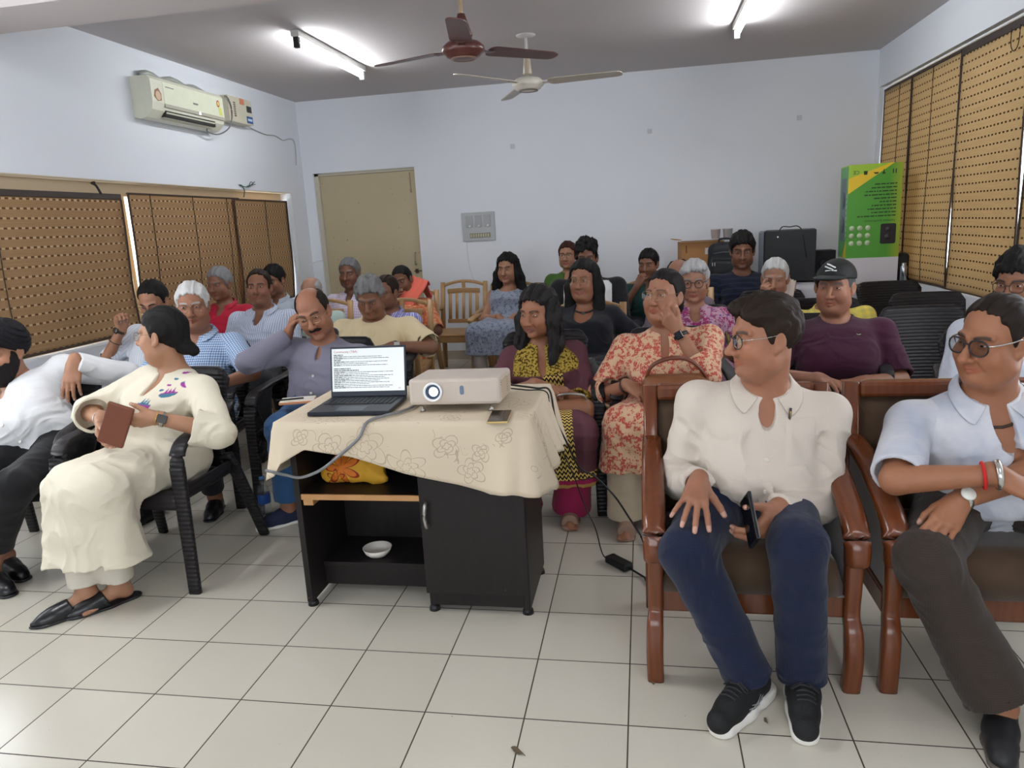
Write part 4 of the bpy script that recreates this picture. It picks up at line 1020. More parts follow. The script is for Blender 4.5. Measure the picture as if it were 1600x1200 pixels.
M_TEAK = wood('polished_teak', srgb(74, 37, 20), srgb(122, 66, 36), .22, (10, 10, 3))
k = NT('brown_velvet', .9, 0, .1); v = k.coord('Object'); n = k.noise(v, 9, 4); k.color(k.mix(n, srgb(62, 48, 38), srgb(92, 74, 58))); k.p.inputs['Sheen Weight'].default_value = .5; k.p.inputs['Sheen Roughness'].default_value = .4; k.bump(k.noise(v, 300, 2), .2, .003); M_VELVET = k.m
def teak_chair(name='upholstered_armchair'):
    o = empty(name, (0, 0, 0)); P = M_TEAK
    for s in (-1, 1):
        # back post
        MB().sweep([(s * .292, .20, .0), (s * .292, .20, .25), (s * .292, .215, .42), (s * .290, .27, .835)], rrect(.050, .050, .010, 2), up=(0, -1, 0)).build('back_post', P, o)
        # arm: broad rounded rail dropping forward into a heavy knuckle
        p = spline([(s * .288, .245, .640), (s * .288, .13, .632), (s * .288, .0, .610), (s * .288, -.13, .566), (s * .288, -.215, .525), (s * .288, -.262, .470), (s * .288, -.260, .415)], 6)
        n_ = len(p); sc_ = [(1 + .10 * math.sin(PI * i / n_), .8 + .55 * sstep(.45, .85, i / n_) - .35 * sstep(.9, 1, i / n_)) for i in range(n_)]
        MB().sweep(p, rrect(.066, .056, .020, 3), up=(0, .6, 1), scales=sc_).build('armrest', P, o)
        p = spline([(s * .286, -.245, .44), (s * .286, -.245, .33), (s * .286, -.240, .24), (s * .289, -.262, .19), (s * .291, -.268, .10), (s * .289, -.255, .0)], 5); n_ = len(p)
        MB().sweep(p, rrect(.052, .052, .012, 2), up=(0, -1, 0), scales=[1.0 - .12 * math.sin(PI * min(1, i / n_ * 1.6)) for i in range(n_)]).build('leg', P, o)
        MB().box((s * .288 - .022, -.23, .235), (s * .288 + .022, .20, .305), .006).build('side_rail', P, o)
        b = MB(); b.prism([(-.235, .31), (.195, .31), (.205, .60), (.0, .585), (-.13, .54), (-.20, .49), (-.235, .42)], s * .288 - .013, s * .288 + .013, Matrix(((0, 0, 1, 0), (1, 0, 0, 0), (0, 1, 0, 0), (0, 0, 0, 1)))); b.build('side_panel', M_VELVET, o)
    MB().box((-.268, -.238, .225), (.268, -.20, .300), .006).build('front_rail', P, o)
    MB().box((-.268, .18, .225), (.268, .215, .300), .006).build('back_rail', P, o)
    MB().box((-.268, .235, .785), (.268, .285, .842), .014).build('top_rail', P, o)
    # seat cushion
    b = MB()
    def cush(u, v_, top):
        x = (u - .5) * .545; y = -.252 + .46 * v_; e = min(1, 6 * min(u, 1 - u), 6 * min(v_, 1 - v_)); e = math.sqrt(max(0, 1 - (1 - e) ** 2)); return (x, y, .30 + (.135 * e - .015 * v_ if top else 0))
    b.grid(lambda u, v_: cush(u, v_, True), 18, 16); b.grid(lambda u, v_: cush(1 - u, v_, False), 18, 16); b.build('seat_cushion', M_VELVET, o)
    # back upholstery with vertical channels
    b = MB()
    def pad(u, v_, f):
        x = (u - .5) * .53; zz = .36 + .42 * v_; e = min(1, 9 * min(u, 1 - u), 9 * min(v_, 1 - v_)); e = math.sqrt(max(0, 1 - (1 - e) ** 2)); ch = abs(math.sin(PI * u * 5)) ** .5
        return (x, .215 + .125 * (zz - .42) / .41 * .55 + (-.028 * e - .010 * ch * e if f else .045), zz)
    b.grid(lambda u, v_: pad(u, v_, 1), 50, 16); b.grid(lambda u, v_: pad(1 - u, v_, 0), 50, 16); b.build('back_cushion', M_VELVET, o)
    return o

_proto = {}
def chair(kind, x, y, rz, label, group):
    mk = dict(black=black_chair, wood=wood_chair, teak=teak_chair)[kind]
    if kind not in _proto: _proto[kind] = mk(); o = _proto[kind]
    else: o = copy_tree(_proto[kind])
    o.location = (x, y, 0); o.rotation_euler = (0, 0, math.radians(rz)); tag(o, label, 'chair', group); return o

G1, G2, G3 = 'black woven plastic armchairs', 'wood coloured slatted armchairs', 'brown velvet armchairs in the front row'
chair('teak', 2.505, .185, 0, 'carved teak armchair with brown velvet, holding the man in cream shirt and sneakers', G3)
chair('teak', 3.190, .195, 0, 'carved teak armchair with brown velvet, holding the man with red wrist thread', G3)

# ------------------------------------------------------------------ desk
M_LAM = NT('dark_laminate', .45, 0, .25); v = M_LAM.coord('Object'); n = M_LAM.noise(M_LAM.coord('Object', (4, 4, .8)), 14, 4)
M_LAM.color(M_LAM.mix(M_LAM.math('GREATER_THAN', M_LAM.noise(v, 60, 1), .8), M_LAM.mix(n, srgb(25, 22, 22), srgb(37, 32, 31)), srgb(84, 78, 72))); M_LAM = M_LAM.m
DX = (.875, 1.375, 1.765); DY0, DY1, DH = .265, .66, .755
D = empty('desk', (1.32, .46, 0), 'dark laminate computer desk under the embroidered tablecloth', 'desk'); dl = Vector(D.location)
def dpart(name, lo, hi, m=M_LAM, bev=.002, parent=D): a = Vector(lo) - dl; c = Vector(hi) - dl; return MB().box(a, c, bev).build(name, m, parent)
dpart('side_panel', (DX[0], DY0 + .005, .022), (DX[0] + .024, DY1, DH - .022)); dpart('side_panel', (DX[2] - .024, DY0 + .005, .022), (DX[2], DY1, DH - .022)); dpart('side_panel', (DX[1], DY0 + .015, .022), (DX[1] + .018, DY1, DH - .022))
dpart('desk_top', (DX[0] - .03, DY0 - .015, DH - .022), (DX[2] + .03, DY1 + .17, DH)); dpart('back_panel', (DX[0] + .024, DY1 - .012, .06), (DX[2] - .024, DY1, DH - .022))
dpart('shelf', (DX[0] + .024, DY0 + .012, .452), (DX[1], DY1 - .012, .470)); dpart('shelf_edge', (DX[0] + .026, DY0 + .004, .450), (DX[1] - .001, DY0 + .013, .472), wood('raw_pine', srgb(160, 112, 66), srgb(196, 150, 98), .6, (2, 20, 20)), .001)
MB().box(Vector((.905, DY0 + .01, .425)) - dl, Vector((.945, DY0 + .20, .450)) - dl, .002).build('shelf_bracket', wood('raw_pine', srgb(160, 112, 66), srgb(196, 150, 98), .6, (2, 20, 20)), D)
dpart('bottom_shelf', (DX[0] + .024, DY0 + .13, .115), (DX[1], DY1 - .012, .135)); dpart('plinth', (DX[0] + .024, DY0 + .135, .035), (DX[1], DY0 + .155, .115))
dr = dpart('door', (DX[1] - .004, DY0 - .006, .085), (DX[2] - .002, DY0 + .012, DH - .03))
h = MB(); hx, hy = DX[1] + .022, DY0 - .006
h.tube([Vector(p) - dl for p in spline([(hx, hy, .450), (hx + .002, hy - .022, .444), (hx - .002, hy - .026, .405), (hx + .002, hy - .022, .364), (hx, hy, .358)], 5)], .0075); h.build('handle', m_steel, dr)
h = MB(); h.lathe([(0, .006), (.013, .006), (.015, 0), (0, 0)], Vector((hx + .012, hy - .001, .580)) - dl, 20, 'y'); h.build('lock', plain('lock_steel', srgb(90, 90, 90), .3, .9), dr)
dpart('kick_panel', (DX[1] + .018, DY0 + .01, .03), (DX[2] - .024, DY0 + .022, .09))
for fx in (DX[0] + .012, DX[2] - .014, DX[1] + .012):
    for fy in ((DY0 + .03, DY1 - .04) if fx != DX[1] + .012 else (DY0 + .03,)):
        b = MB(); b.lathe([(0, 0), (.022, 0), (.020, .014), (.013, .024), (0, .024)], Vector((fx, fy, 0)) - dl, 12); b.build('foot', m_black, D)

# ------------------------------------------------------------------ tablecloth
CY0_ = .238
k = NT('embroidered_cloth', .85, 0, .15); v = k.coord('Object'); x, y, z = k.sep(v)
w = k.n('ShaderNodeTexNoise'); k.l(v, w.inputs[0]); w.inputs['Scale'].default_value = 7; w.inputs['Detail'].default_value = 1
mx = k.n('ShaderNodeMix', data_type='VECTOR'); mx.inputs[0].default_value = .06; k.l(v, mx.inputs[4]); k.l(w.outputs['Color'], mx.inputs[5])
def contour(sc_, lev, w): f = k.math('FRACT', k.math('MULTIPLY', k.noise(mx.outputs[1], sc_, 0), lev)); return k.math('LESS_THAN', k.math('ABSOLUTE', k.math('SUBTRACT', f, .5)), w)
big = k.math('GREATER_THAN', k.noise(v, 5.5, 1), .50); sm = k.math('GREATER_THAN', k.noise(v, 8.5, 1), .60)
px_, py_, pz_ = k.sep(mx.outputs[1])
def rose(a, b, ca, cb, R, npet, rings=(1, .62, .3)):
    dx = k.math('SUBTRACT', a, ca); dz = k.math('SUBTRACT', b, cb); r = k.math('SQRT', k.math('ADD', k.math('MULTIPLY', dx, dx), k.math('MULTIPLY', dz, dz))); an = k.math('ARCTAN2', dz, dx); out = None
    for i, q in enumerate(rings):
        lim = k.math('MULTIPLY_ADD', k.math('ABSOLUTE', k.math('SINE', k.math('MULTIPLY_ADD', an, npet / 2, i * .8))), R * q * .42, R * q * .58); e = k.math('LESS_THAN', k.math('ABSOLUTE', k.math('SUBTRACT', r, lim)), .0019); out = e if out is None else k.math('MAXIMUM', out, e)
    return out
ln = k.math('MULTIPLY', contour(20, 5, .05), sm)
front = k.math('LESS_THAN', y, CY0_ + .01)
fl = None
for (a, b, R, n_) in ((1.17, .655, .075, 5), (1.30, .600, .068, 6), (1.03, .66, .050, 5), (1.43, .665, .045, 4), (1.55, .640, .036, 4), (1.52, .575, .046, 5), (1.64, .690, .030, 3), (.93, .70, .035, 4)):
    e = rose(px_, pz_, a, b, R, n_); fl = e if fl is None else k.math('MAXIMUM', fl, e)
fl = k.math('MULTIPLY', fl, front)
for (a, b, R, n_) in ((1.02, .29, .05, 5), (1.45, .31, .04, 4), (1.62, .52, .07, 6), (1.74, .36, .035, 4)): fl = k.math('MAXIMUM', fl, k.math('MULTIPLY', rose(px_, py_, a, b, R, n_), k.math('SUBTRACT', 1.0, front)))
ln = k.math('MAXIMUM', ln, fl)
base = k.mix(k.noise(v, 3, 3), srgb(196, 181, 157), srgb(208, 194, 172)); k.color(k.mix(k.math('MULTIPLY', ln, .42), base, srgb(120, 104, 86)))
k.bump(k.math('MULTIPLY_ADD', ln, .6, k.math('MULTIPLY', k.noise(v, 420, 1), .4)), .3, .003); M_CLOTH = k.m
CX0, CX1, CY0, CY1, CZ = .835, 1.80, .238, .845, DH + .004
per = []                                       # corner-rounded path: left side (back to front), front, right side
def arc(cx, cy, a0, a1, r, n=7): return [(cx + r * math.cos(math.radians(a0 + (a1 - a0) * i / n)), cy + r * math.sin(math.radians(a0 + (a1 - a0) * i / n))) for i in range(n + 1)]
rr_ = .022
per += [(CX0, y) for y in np.linspace(CY1, CY0 + rr_, 22)[:-1]] + arc(CX0 + rr_, CY0 + rr_, 180, 270, rr_) + [(x, CY0) for x in np.linspace(CX0 + rr_, CX1 - rr_, 90)[1:-1]] + arc(CX1 - rr_, CY0 + rr_, 270, 360, rr_) + [(CX1, y) for y in np.linspace(CY0 + rr_, CY1, 40)[1:]]
PA = np.array(per); seg = np.r_[0, np.cumsum(np.linalg.norm(np.diff(PA, axis=0), axis=1))]; LT = seg[-1]
s_fl = seg[21 + 3]; s_fr = seg[21 + 8 + 88 + 3]
tg = np.gradient(PA, axis=0); tg /= np.linalg.norm(tg, axis=1)[:, None]; nr_ = np.stack([tg[:, 1], -tg[:, 0]], 1) * -1
nr_ = np.where(((PA - [1.32, .54]) * nr_).sum(1)[:, None] < 0, -nr_, nr_)
kx = [0, s_fl - .25, s_fl - .07, s_fl + .00, s_fl + .05, s_fl + .13, s_fl + .30, s_fl + .50, s_fl + .70, s_fr - .14, s_fr - .06, s_fr, s_fr + .08, s_fr + .13, s_fr + .2, s_fr + .30, s_fr + .42, LT]
kz = [.56, .55, .54, .545, .625, .668, .64, .58, .535, .505, .515, .500, .520, .535, .56, .575, .555, .505]
bz = np.interp(seg, kx, kz); scal = np.where(seg > s_fr + .02, .010 * np.abs(np.sin((seg - s_fr) * 48)), 0); bz = bz - scal
nv = 14
def cl(i, j):
    t = j / nv; d = (CZ - bz[i]) * t; s_ = seg[i]
    cor = math.exp(-((s_ - s_fl) / .085) ** 2) + math.exp(-((s_ - s_fr) / .10) ** 2)
    rip = .55 * math.sin(s_ * 40) * cor + .12 * math.sin(s_ * 17 + 1) + (.28 * math.sin(s_ * 55) if s_ > s_fr else 0)
    out = .005 + .050 * cor * t ** 1.2 + .034 * rip * (1.5 if abs(s_ - s_fr) < .3 else 1) * t ** 1.1 + .018 * t + (.045 * t if s_ > s_fr + .1 else 0)
    out = max(out, .005 + .008 * t) * min(1, t * 7); rnd = .012 * (1 - math.exp(-t * 14)); p = PA[i] + nr_[i] * (out)
    return (p[0], p[1], CZ - d - rnd * 0)
n = len(PA); b = MB()
vs = [cl(i, j) for j in range(nv + 1) for i in range(n)]; b.add(vs, [(j * n + i, (j + 1) * n + i, (j + 1) * n + i + 1, j * n + i + 1) for j in range(nv) for i in range(n - 1)], True)
topg = [];
for j in range(25):
    f = 1 - j / 24
    for i in range(n):
        p = PA[i]; 
        topg.append((1.32 + (p[0] - 1.32) * f, CY1 + (p[1] - CY1) * f if True else 0, CZ + .0015 * vnoise(np.array([[p[0] * 9 * f, p[1] * 9, j * .3]]))[0] * (j > 0)))
b.add(topg, [(j * n + i, j * n + i + 1, (j + 1) * n + i + 1, (j + 1) * n + i) for j in range(24) for i in range(n - 1)], True)
tc = b.build('tablecloth', M_CLOTH); md = tc.modifiers.new('thick', 'SOLIDIFY'); md.thickness = .0022; md.offset = 1
tag(tc, 'cream embroidered tablecloth draped over the dark desk', 'tablecloth')
CZT = CZ + .0035
# ------------------------------------------------------------------ things on and in the desk
# laptop
lx0, lx1, ly0, ly1 = .935, 1.255, .325, .575
o = empty('laptop', ((lx0 + lx1) / 2, (ly0 + ly1) / 2, CZT), 'open dark laptop with a white text slide on screen, on the tablecloth', 'laptop', rz=math.radians(2)); hw = (lx1 - lx0) / 2; hd = (ly1 - ly0) / 2
M_LAP = plain('laptop_shell', srgb(34, 40, 50), .38, .3); M_KEY = plain('laptop_keys', srgb(24, 27, 34), .5)
base = MB().box((-hw, -hd, .002), (hw, hd, .018), .004).build('base', M_LAP, o)
kb = MB()
for r in range(6):
    for c in range(14):
        if r == 5 and 4 <= c <= 8: continue
        x = -hw + .022 + c * (2 * hw - .044) / 14; kb.box((x, hd - .030 - r * .0175 - .0145, .018), (x + (2 * hw - .044) / 14 - .003, hd - .030 - r * .0175, .0205))
kb.box((-hw + .022 + 4 * (2 * hw - .044) / 14, hd - .030 - 5 * .0175 - .0145, .018), (-hw + .022 + 9 * (2 * hw - .044) / 14 - .003, hd - .030 - 5 * .0175, .0205))
tag(kb.build('keyboard', M_KEY, base), kind='stuff'); MB().box((-.055, -hd + .012, .018), (.055, -hd + .085, .0187)).build('touchpad', plain('touchpad', srgb(44, 52, 66), .3), base)
tilt = math.radians(12); ML = Matrix.Translation((0, hd - .004, .018)) @ Matrix.Rotation(-tilt, 4, 'X')          # lid frame: x right, z up the screen
LH = .205
lid = MB().box((-hw, 0, 0), (hw, .008, LH), .003, ML).build('lid', M_LAP, o)
k = NT('lcd', .2); v = k.coord('Generated'); k.p.inputs['Emission Color'].default_value = (.90, .97, 1, 1); k.p.inputs['Emission Strength'].default_value = .46; k.color((.02, .02, .02, 1))
scr = MB().box((-hw + .008, -.0012, .022), (hw - .008, .0005, LH - .009), 0, ML).build('screen', k.m, lid)
M_TXT = plain('slide_text', srgb(46, 50, 58), .6); M_TXTB = plain('slide_heading', srgb(120, 128, 140), .6); M_RED = plain('slide_red', srgb(150, 60, 70), .6)
RT = Matrix.Rotation(PI / 2, 4, 'X')
def slide(body, size, x, z, m): return text_obj('slide_text', body, size, m, lid, ML @ Matrix.Translation((x, -.0018, z)) @ RT, .0001)
slide('Community (TBA)', .0135, -hw + .016, LH - .026, M_RED)
# body lines too small to read in the photo: rows of word-length dashes
b = MB(); rg = random.Random(5)
for i, (wd, bold) in enumerate(((.14, 1), (.72, .17), (.82, .14), (.11, 1), (.80, .2), (.50, .15), (.80, .13), (0, 0), (.25, 1), (.38, 1), (.88, .19), (.52, .16), (.88, .26), (.76, .17), (.82, .24), (.68, .17), (.84, .13), (.52, .15), (.87, .12), (.82, .15))):
    x = 0; W_ = wd * (2 * hw - .036)
    while x < W_ - .002:
        l_ = min(rg.uniform(.004, .020), W_ - x); t_ = .0017 if x < bold * W_ or bold == 1 else .0010; zz = LH - .0345 - i * .0070
        b.box((-hw + .016 + x, -.0018, zz - t_), (-hw + .016 + x + l_, -.0012, zz + t_), 0, ML); x += l_ + .0022
tag(b.build('slide_text', M_TXT, lid), kind='stuff')
slide('ua', .011, hw - .034, .030, M_RED)
# projector
PJ = empty('projector', (1.50, .50, CZT), 'cream office projector with glowing lens, beside the laptop', 'projector', rz=math.radians(1.5)); M_PJ = plain('projector_cream', srgb(190, 178, 166), .45)
pw, pd, ph = .172, .135, .098
TL = Matrix.Rotation(math.radians(-3.2), 4, 'X')
MB().box((-pw, -pd, .022), (pw, pd, .022 + ph), .012, TL).build('housing', M_PJ, PJ)
b = MB(); fz = .022 + ph * .52
b.lathe([(.0355, -.002), (.0360, .007), (.0300, .007), (.0270, -.006), (.0270, -.012), (0, -.012)], (0, 0, 0), 32, 'y', mtx=None); lr_ = b.build('lens_ring', plain('ring_white', srgb(244, 244, 246), .3), PJ); lr_.matrix_local = TL @ Matrix.Translation((-.078, -pd - .004, fz))
k = NT('lens_glow', .1); k.p.inputs['Emission Color'].default_value = (.85, .95, 1, 1); k.p.inputs['Emission Strength'].default_value = 2.2; b = MB(); b.ball((.003, 0, .001), (.0175, .006, .0175), 10); gl_ = b.build('lens', k.m, PJ); gl_.matrix_local = TL @ Matrix.Translation((-.078, -pd - .007, fz))
b = MB(); b.lathe([(.0195, 0), (.0268, 0), (.0268, -.004), (.0195, -.004)], (0, 0, 0), 32, 'y'); r2_ = b.build('lens_barrel', plain('barrel_grey', srgb(60, 78, 100), .3, .2), PJ); r2_.matrix_local = TL @ Matrix.Translation((-.078, -pd - .008, fz))
b = MB(); b.prism(rrect(.014, .034, .0068, 5), 0, .002, TL @ Matrix.Translation((.030, -pd, fz + .004)) @ RT); b.build('sensor_window', plain('sensor_blue', srgb(96, 116, 138), .2), PJ)
k = NT('vent_grille', .5); v = k.coord('Object'); x, y, z = k.sep(v); hl_ = k.math('MULTIPLY', k.math('LESS_THAN', k.math('FRACT', k.math('MULTIPLY', y, 110)), .55), k.math('LESS_THAN', k.math('FRACT', k.math('MULTIPLY', z, 110)), .55)); k.color(k.mix(hl_, srgb(204, 186, 160), srgb(90, 76, 60)))
MB().box((pw - .001, -pd + .03, .034), (pw + .0015, .02, .105), 0, TL).build('vent_grille', k.m, PJ); MB().box((pw - .001, .035, .040), (pw + .0015, .10, .100), 0, TL).build('vent_grille', k.m, PJ)
for x in (-1, 1): b = MB(); b.lathe([(0, 0), (.011, 0), (.010, .008), (.005, .012), (.005, .035), (0, .035)], (x * .13, -pd + .03, 0), 12); b.build('foot', m_steel, PJ)
b = MB(); b.lathe([(0, 0), (.012, 0), (.010, .028), (0, .028)], (0, pd - .03, 0), 12); b.build('foot', m_black, PJ)
# phone on the table
o = empty('smartphone', (1.687, .288, CZT), 'black glass smartphone with gold rim lying on the tablecloth', 'phone', rz=math.radians(4))
MB().box((-.038, -.079, 0), (.038, .079, .008), .003).build('body', plain('gold_rim', srgb(206, 180, 120), .3, .7), o); MB().box((-.035, -.076, .008), (.035, .076, .0088), .0004).build('glass', plain('black_glass', srgb(26, 24, 26), .06, spec=.6), o)
# cables
def cable(name, pts, r, m, label, n=8): b = MB(); b.tube(spline(pts, n), r, 8); o = b.build(name, m); return tag(o, label, 'cable')
m_gcab = plain('grey_cable', srgb(118, 118, 120), .5); m_bcab = plain('black_cable', srgb(18, 18, 20), .5)
A = lambda px, py, Y: tuple(at(px, py, Y)); AZ = lambda px, py, Z=0.0: tuple(atz(px, py, Z))
cable('video_cable', [(1.335, .63, CZT + .010), (1.326, .52, CZT + .008), (1.318, .42, CZT + .008), (1.29, .345, CZT + .0085), (1.255, .30, CZT + .0085), (1.21, .236, CZT + .002), A(560, 685, .205), A(530, 712, .20), A(500, 735, .20), A(470, 746, .205), A(446, 742, .195), A(428, 738, .16), A(415, 735, .16)], .0058, m_gcab, 'grey video cable drooping from the laptop across the tablecloth front')
cable('power_cable', [(1.60, .648, CZT + .05), (1.68, .72, CZT + .02), (1.76, .72, CZT + .008), (1.815, .70, CZT + .002), A(868, 655, .70), A(885, 690, .72), A(905, 730, .78), A(930, 745, .80), A(960, 775, .80), A(985, 812, .72), AZ(1000, 835, .03), AZ(1012, 862, .012), AZ(1035, 885, .008)], .0042, m_bcab, 'thick black cable falling from the projector towards the teak armchair')
cable('adapter_cable', [(1.64, .64, CZT + .03), (1.72, .69, CZT + .008), (1.81, .66, CZT + .002), A(858, 655, .66), A(872, 690, .68), A(895, 740, .74), A(912, 785, .78), A(930, 825, .76), AZ(938, 855, .05), AZ(943, 868, .030), AZ(950, 874, .020)], .0028, m_bcab, 'thin black adapter lead hanging beside the desk to the floor')
o = empty('power_adapter', AZ(968, 885, .0), 'black power adapter brick lying on the floor tiles', 'adapter', rz=math.radians(-46)); MB().box((-.066, -.025, .001), (.060, .025, .032), .006).build('brick', m_bcab, o); b = MB(); b.tube([(.058, 0, .015), (.10, 0, .012), (.15, .0, .008), (.20, -.03, .006)], .0045); b.build('plug_lead', m_bcab, o)
# yellow cloth bag on the shelf
k = NT('yellow_bag', .7); v = k.coord('Object'); x, y, z = k.sep(v); base = k.mix(k.noise(v, 6, 3), srgb(196, 140, 30), srgb(224, 172, 52))
def flower(cx, cz, R, npet):
    dx = k.math('SUBTRACT', x, cx); dz = k.math('SUBTRACT', z, cz); r = k.math('SQRT', k.math('ADD', k.math('MULTIPLY', dx, dx), k.math('MULTIPLY', dz, dz))); a = k.math('ARCTAN2', dz, dx)
    lim = k.math('MULTIPLY_ADD', k.math('ABSOLUTE', k.math('SINE', k.math('MULTIPLY', a, npet / 2))), R * .75, R * .25); inn = k.math('LESS_THAN', r, lim); edge = k.math('GREATER_THAN', r, k.math('SUBTRACT', lim, R * .16)); return inn, k.math('MULTIPLY', inn, edge)
f1, e1 = flower(-.035, .068, .078, 7); f2, e2 = flower(-.060, .022, .045, 6)
base = k.mix(f1, base, srgb(214, 116, 34)); base = k.mix(k.math('MAXIMUM', e1, e2), base, srgb(150, 48, 24)); k.color(base)
S = Solid(); S.rc((-.10, 0, .035), (.09, .0, .035), .036, .034, k=.03); S.rc((-.05, .01, .06), (.085, .02, .075), .038, .030, k=.05); S.rc((-.09, .03, .05), (-.04, .03, .10), .02, .018, k=.04); S.rc((.10, 0, .02), (.135, -.02, .02), .020, .012, k=.03)
S.add('pl', A3(0, 0, .001), A3(0, 0, -1), k=.004, op='i'); S.disp = lambda P: .014 * (vnoise(P * 26) - .5) + .004 * (vnoise(P * 70) - .5); V, Q = S.mesh(.004)
o = solid_obj('cloth_bag', V, Q, k.m); o.location = (1.06, .42, .470); tag(o, 'crumpled yellow cloth bag with orange flowers on the desk shelf', 'bag')
o = MB().lathe([(0, 0), (.036, 0), (.050, .012), (.060, .034), (.057, .034), (.047, .014), (.034, .004), (0, .004)], (0, 0, 0), 28).build('paper_bowl', plain('bowl_white', srgb(214, 208, 198), .6)); o.location = (1.105, .47, .1352); tag(o, 'empty white disposable bowl on the bottom desk shelf', 'bowl')
# water bottle by the chair leg
bl = AZ(416, 803)
o = empty('water_bottle', (bl[0], bl[1], 0), 'clear plastic water bottle with blue label by the chair leg', 'bottle')
m = bpy.data.materials.new('clear_plastic'); m.use_nodes = True; pb = m.node_tree.nodes['Principled BSDF']; pb.inputs['Transmission Weight'].default_value = .9; pb.inputs['Roughness'].default_value = .08; pb.inputs['Base Color'].default_value = (.9, .95, 1, 1); pb.inputs['IOR'].default_value = 1.2
MB().lathe([(0, 0), (.030, 0), (.032, .01), (.030, .03), (.032, .05), (.0315, .12), (.026, .15), (.014, .175), (.0125, .195), (0, .195)], (0, 0, 0), 20).build('body', m, o); MB().lathe([(.0325, .065), (.0332, .066), (.0332, .114), (.0325, .115)], (0, 0, 0), 20).build('label', plain('blue_label', srgb(40, 90, 170), .5), o)
MB().lathe([(0, .195), (.0145, .195), (.0145, .212), (0, .212)], (0, 0, 0), 16).build('cap', plain('cap_blue', srgb(90, 140, 200), .5), o)
# bits on the floor
for (px, py, s, lab) in ((810, 1176, 1.5, 'grey scrap of dry leaf on the floor tiles, largest of the specks'), (1021, 1069, .7, 'tiny dry leaf speck on the floor near the teak chair leg'), (1197, 1128, .75, 'tiny dry leaf speck on the floor between the black sneakers')):
    p = AZ(px, py); b = MB(); b.grid(lambda u, v_: ((u - .5) * .012 * s * math.sin(PI * min(1, v_ + .1)), (v_ - .5) * .036 * s, .002 + .004 * abs(u - .5) + .003 * math.sin(v_ * 9)), 4, 6); o = b.build('leaf_scrap', plain('dry_leaf', srgb(96, 84, 64), .8)); o.location = p; o.rotation_euler = (0, 0, 2.6 + s); md = o.modifiers.new('t', 'SOLIDIFY'); md.thickness = .001; tag(o, lab, 'leaf', 'dry leaf scraps on the floor')

# ------------------------------------------------------------------ bamboo blinds
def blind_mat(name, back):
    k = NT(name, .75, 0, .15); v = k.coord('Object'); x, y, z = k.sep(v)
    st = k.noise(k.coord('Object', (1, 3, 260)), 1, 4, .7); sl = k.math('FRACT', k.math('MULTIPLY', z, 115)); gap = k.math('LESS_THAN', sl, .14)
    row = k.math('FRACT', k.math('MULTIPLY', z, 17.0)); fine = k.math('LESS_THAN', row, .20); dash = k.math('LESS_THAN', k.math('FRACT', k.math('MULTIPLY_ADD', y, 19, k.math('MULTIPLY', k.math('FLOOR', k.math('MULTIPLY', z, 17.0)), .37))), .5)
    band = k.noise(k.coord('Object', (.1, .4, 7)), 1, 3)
    if back:      # lit from outside: backlit tone and its dark dashes painted into the colour
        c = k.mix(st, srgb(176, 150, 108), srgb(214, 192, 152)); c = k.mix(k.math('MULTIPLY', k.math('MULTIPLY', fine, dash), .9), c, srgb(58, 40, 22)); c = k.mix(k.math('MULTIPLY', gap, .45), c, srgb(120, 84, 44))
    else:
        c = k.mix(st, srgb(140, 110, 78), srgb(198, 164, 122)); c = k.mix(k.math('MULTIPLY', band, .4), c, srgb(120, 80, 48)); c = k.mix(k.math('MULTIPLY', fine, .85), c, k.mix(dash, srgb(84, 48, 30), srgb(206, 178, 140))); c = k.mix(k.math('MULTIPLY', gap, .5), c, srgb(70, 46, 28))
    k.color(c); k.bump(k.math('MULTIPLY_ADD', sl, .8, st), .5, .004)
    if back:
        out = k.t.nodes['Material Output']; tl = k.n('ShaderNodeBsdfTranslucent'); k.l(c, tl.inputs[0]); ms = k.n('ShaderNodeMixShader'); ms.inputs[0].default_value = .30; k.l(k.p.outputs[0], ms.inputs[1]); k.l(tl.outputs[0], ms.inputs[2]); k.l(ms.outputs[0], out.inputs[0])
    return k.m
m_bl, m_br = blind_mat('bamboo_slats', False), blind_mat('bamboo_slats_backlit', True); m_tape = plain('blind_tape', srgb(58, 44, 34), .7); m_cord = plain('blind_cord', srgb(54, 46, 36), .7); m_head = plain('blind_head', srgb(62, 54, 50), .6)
def blind(xw, y0, y1, z0, z1, m, label, group, cords, sgn, tilt=0.0, head=.03, zslope=0.0):
    o = empty('bamboo_blind', (xw, (y0 + y1) / 2, z1), label, 'blind', group); hw_ = (y1 - y0) / 2; H = z1 - z0; ph = y0 * 3
    fn = lambda u, v_: (sgn * (.010 * math.sin(v_ * 7 + ph) * v_ + tilt * v_) + .006 * math.sin(u * 9 + ph) * v_, (u - .5) * 2 * hw_ + .010 * math.sin(v_ * 5 + ph) * v_, -head - (H - head) * v_ - zslope * (u - .5) * v_)
    b = MB(); b.grid(fn, 16, 36); s_ = b.build('slats', m, o); md = s_.modifiers.new('t', 'SOLIDIFY'); md.thickness = .004
    MB().box((-.012, -hw_, -head), (.012, hw_, 0), .003).build('headrail', m_head, o)
    for u in (0, 1):
        b = MB(); b.sweep([tuple(np.array(fn(u, t)) + A3(sgn * -.004, 0, 0)) for t in np.linspace(0, 1, 24)], rrect(.007, .020, .002, 1), up=(0, 1, 0)); b.build('edge_tape', m_tape, o)
    b = MB(); b.tube([tuple(np.array(fn(t, 1))) for t in np.linspace(0, 1, 10)], .010, 8); b.build('bottom_bar', m_tape, o)
    for u in cords:
        b = MB(); b.tube([tuple(np.array(fn(u, t)) + A3(-sgn * .008, 0, 0)) for t in np.linspace(0, 1, 20)], .0030, 5); b.build('lift_cord', m_cord, o)
    return o
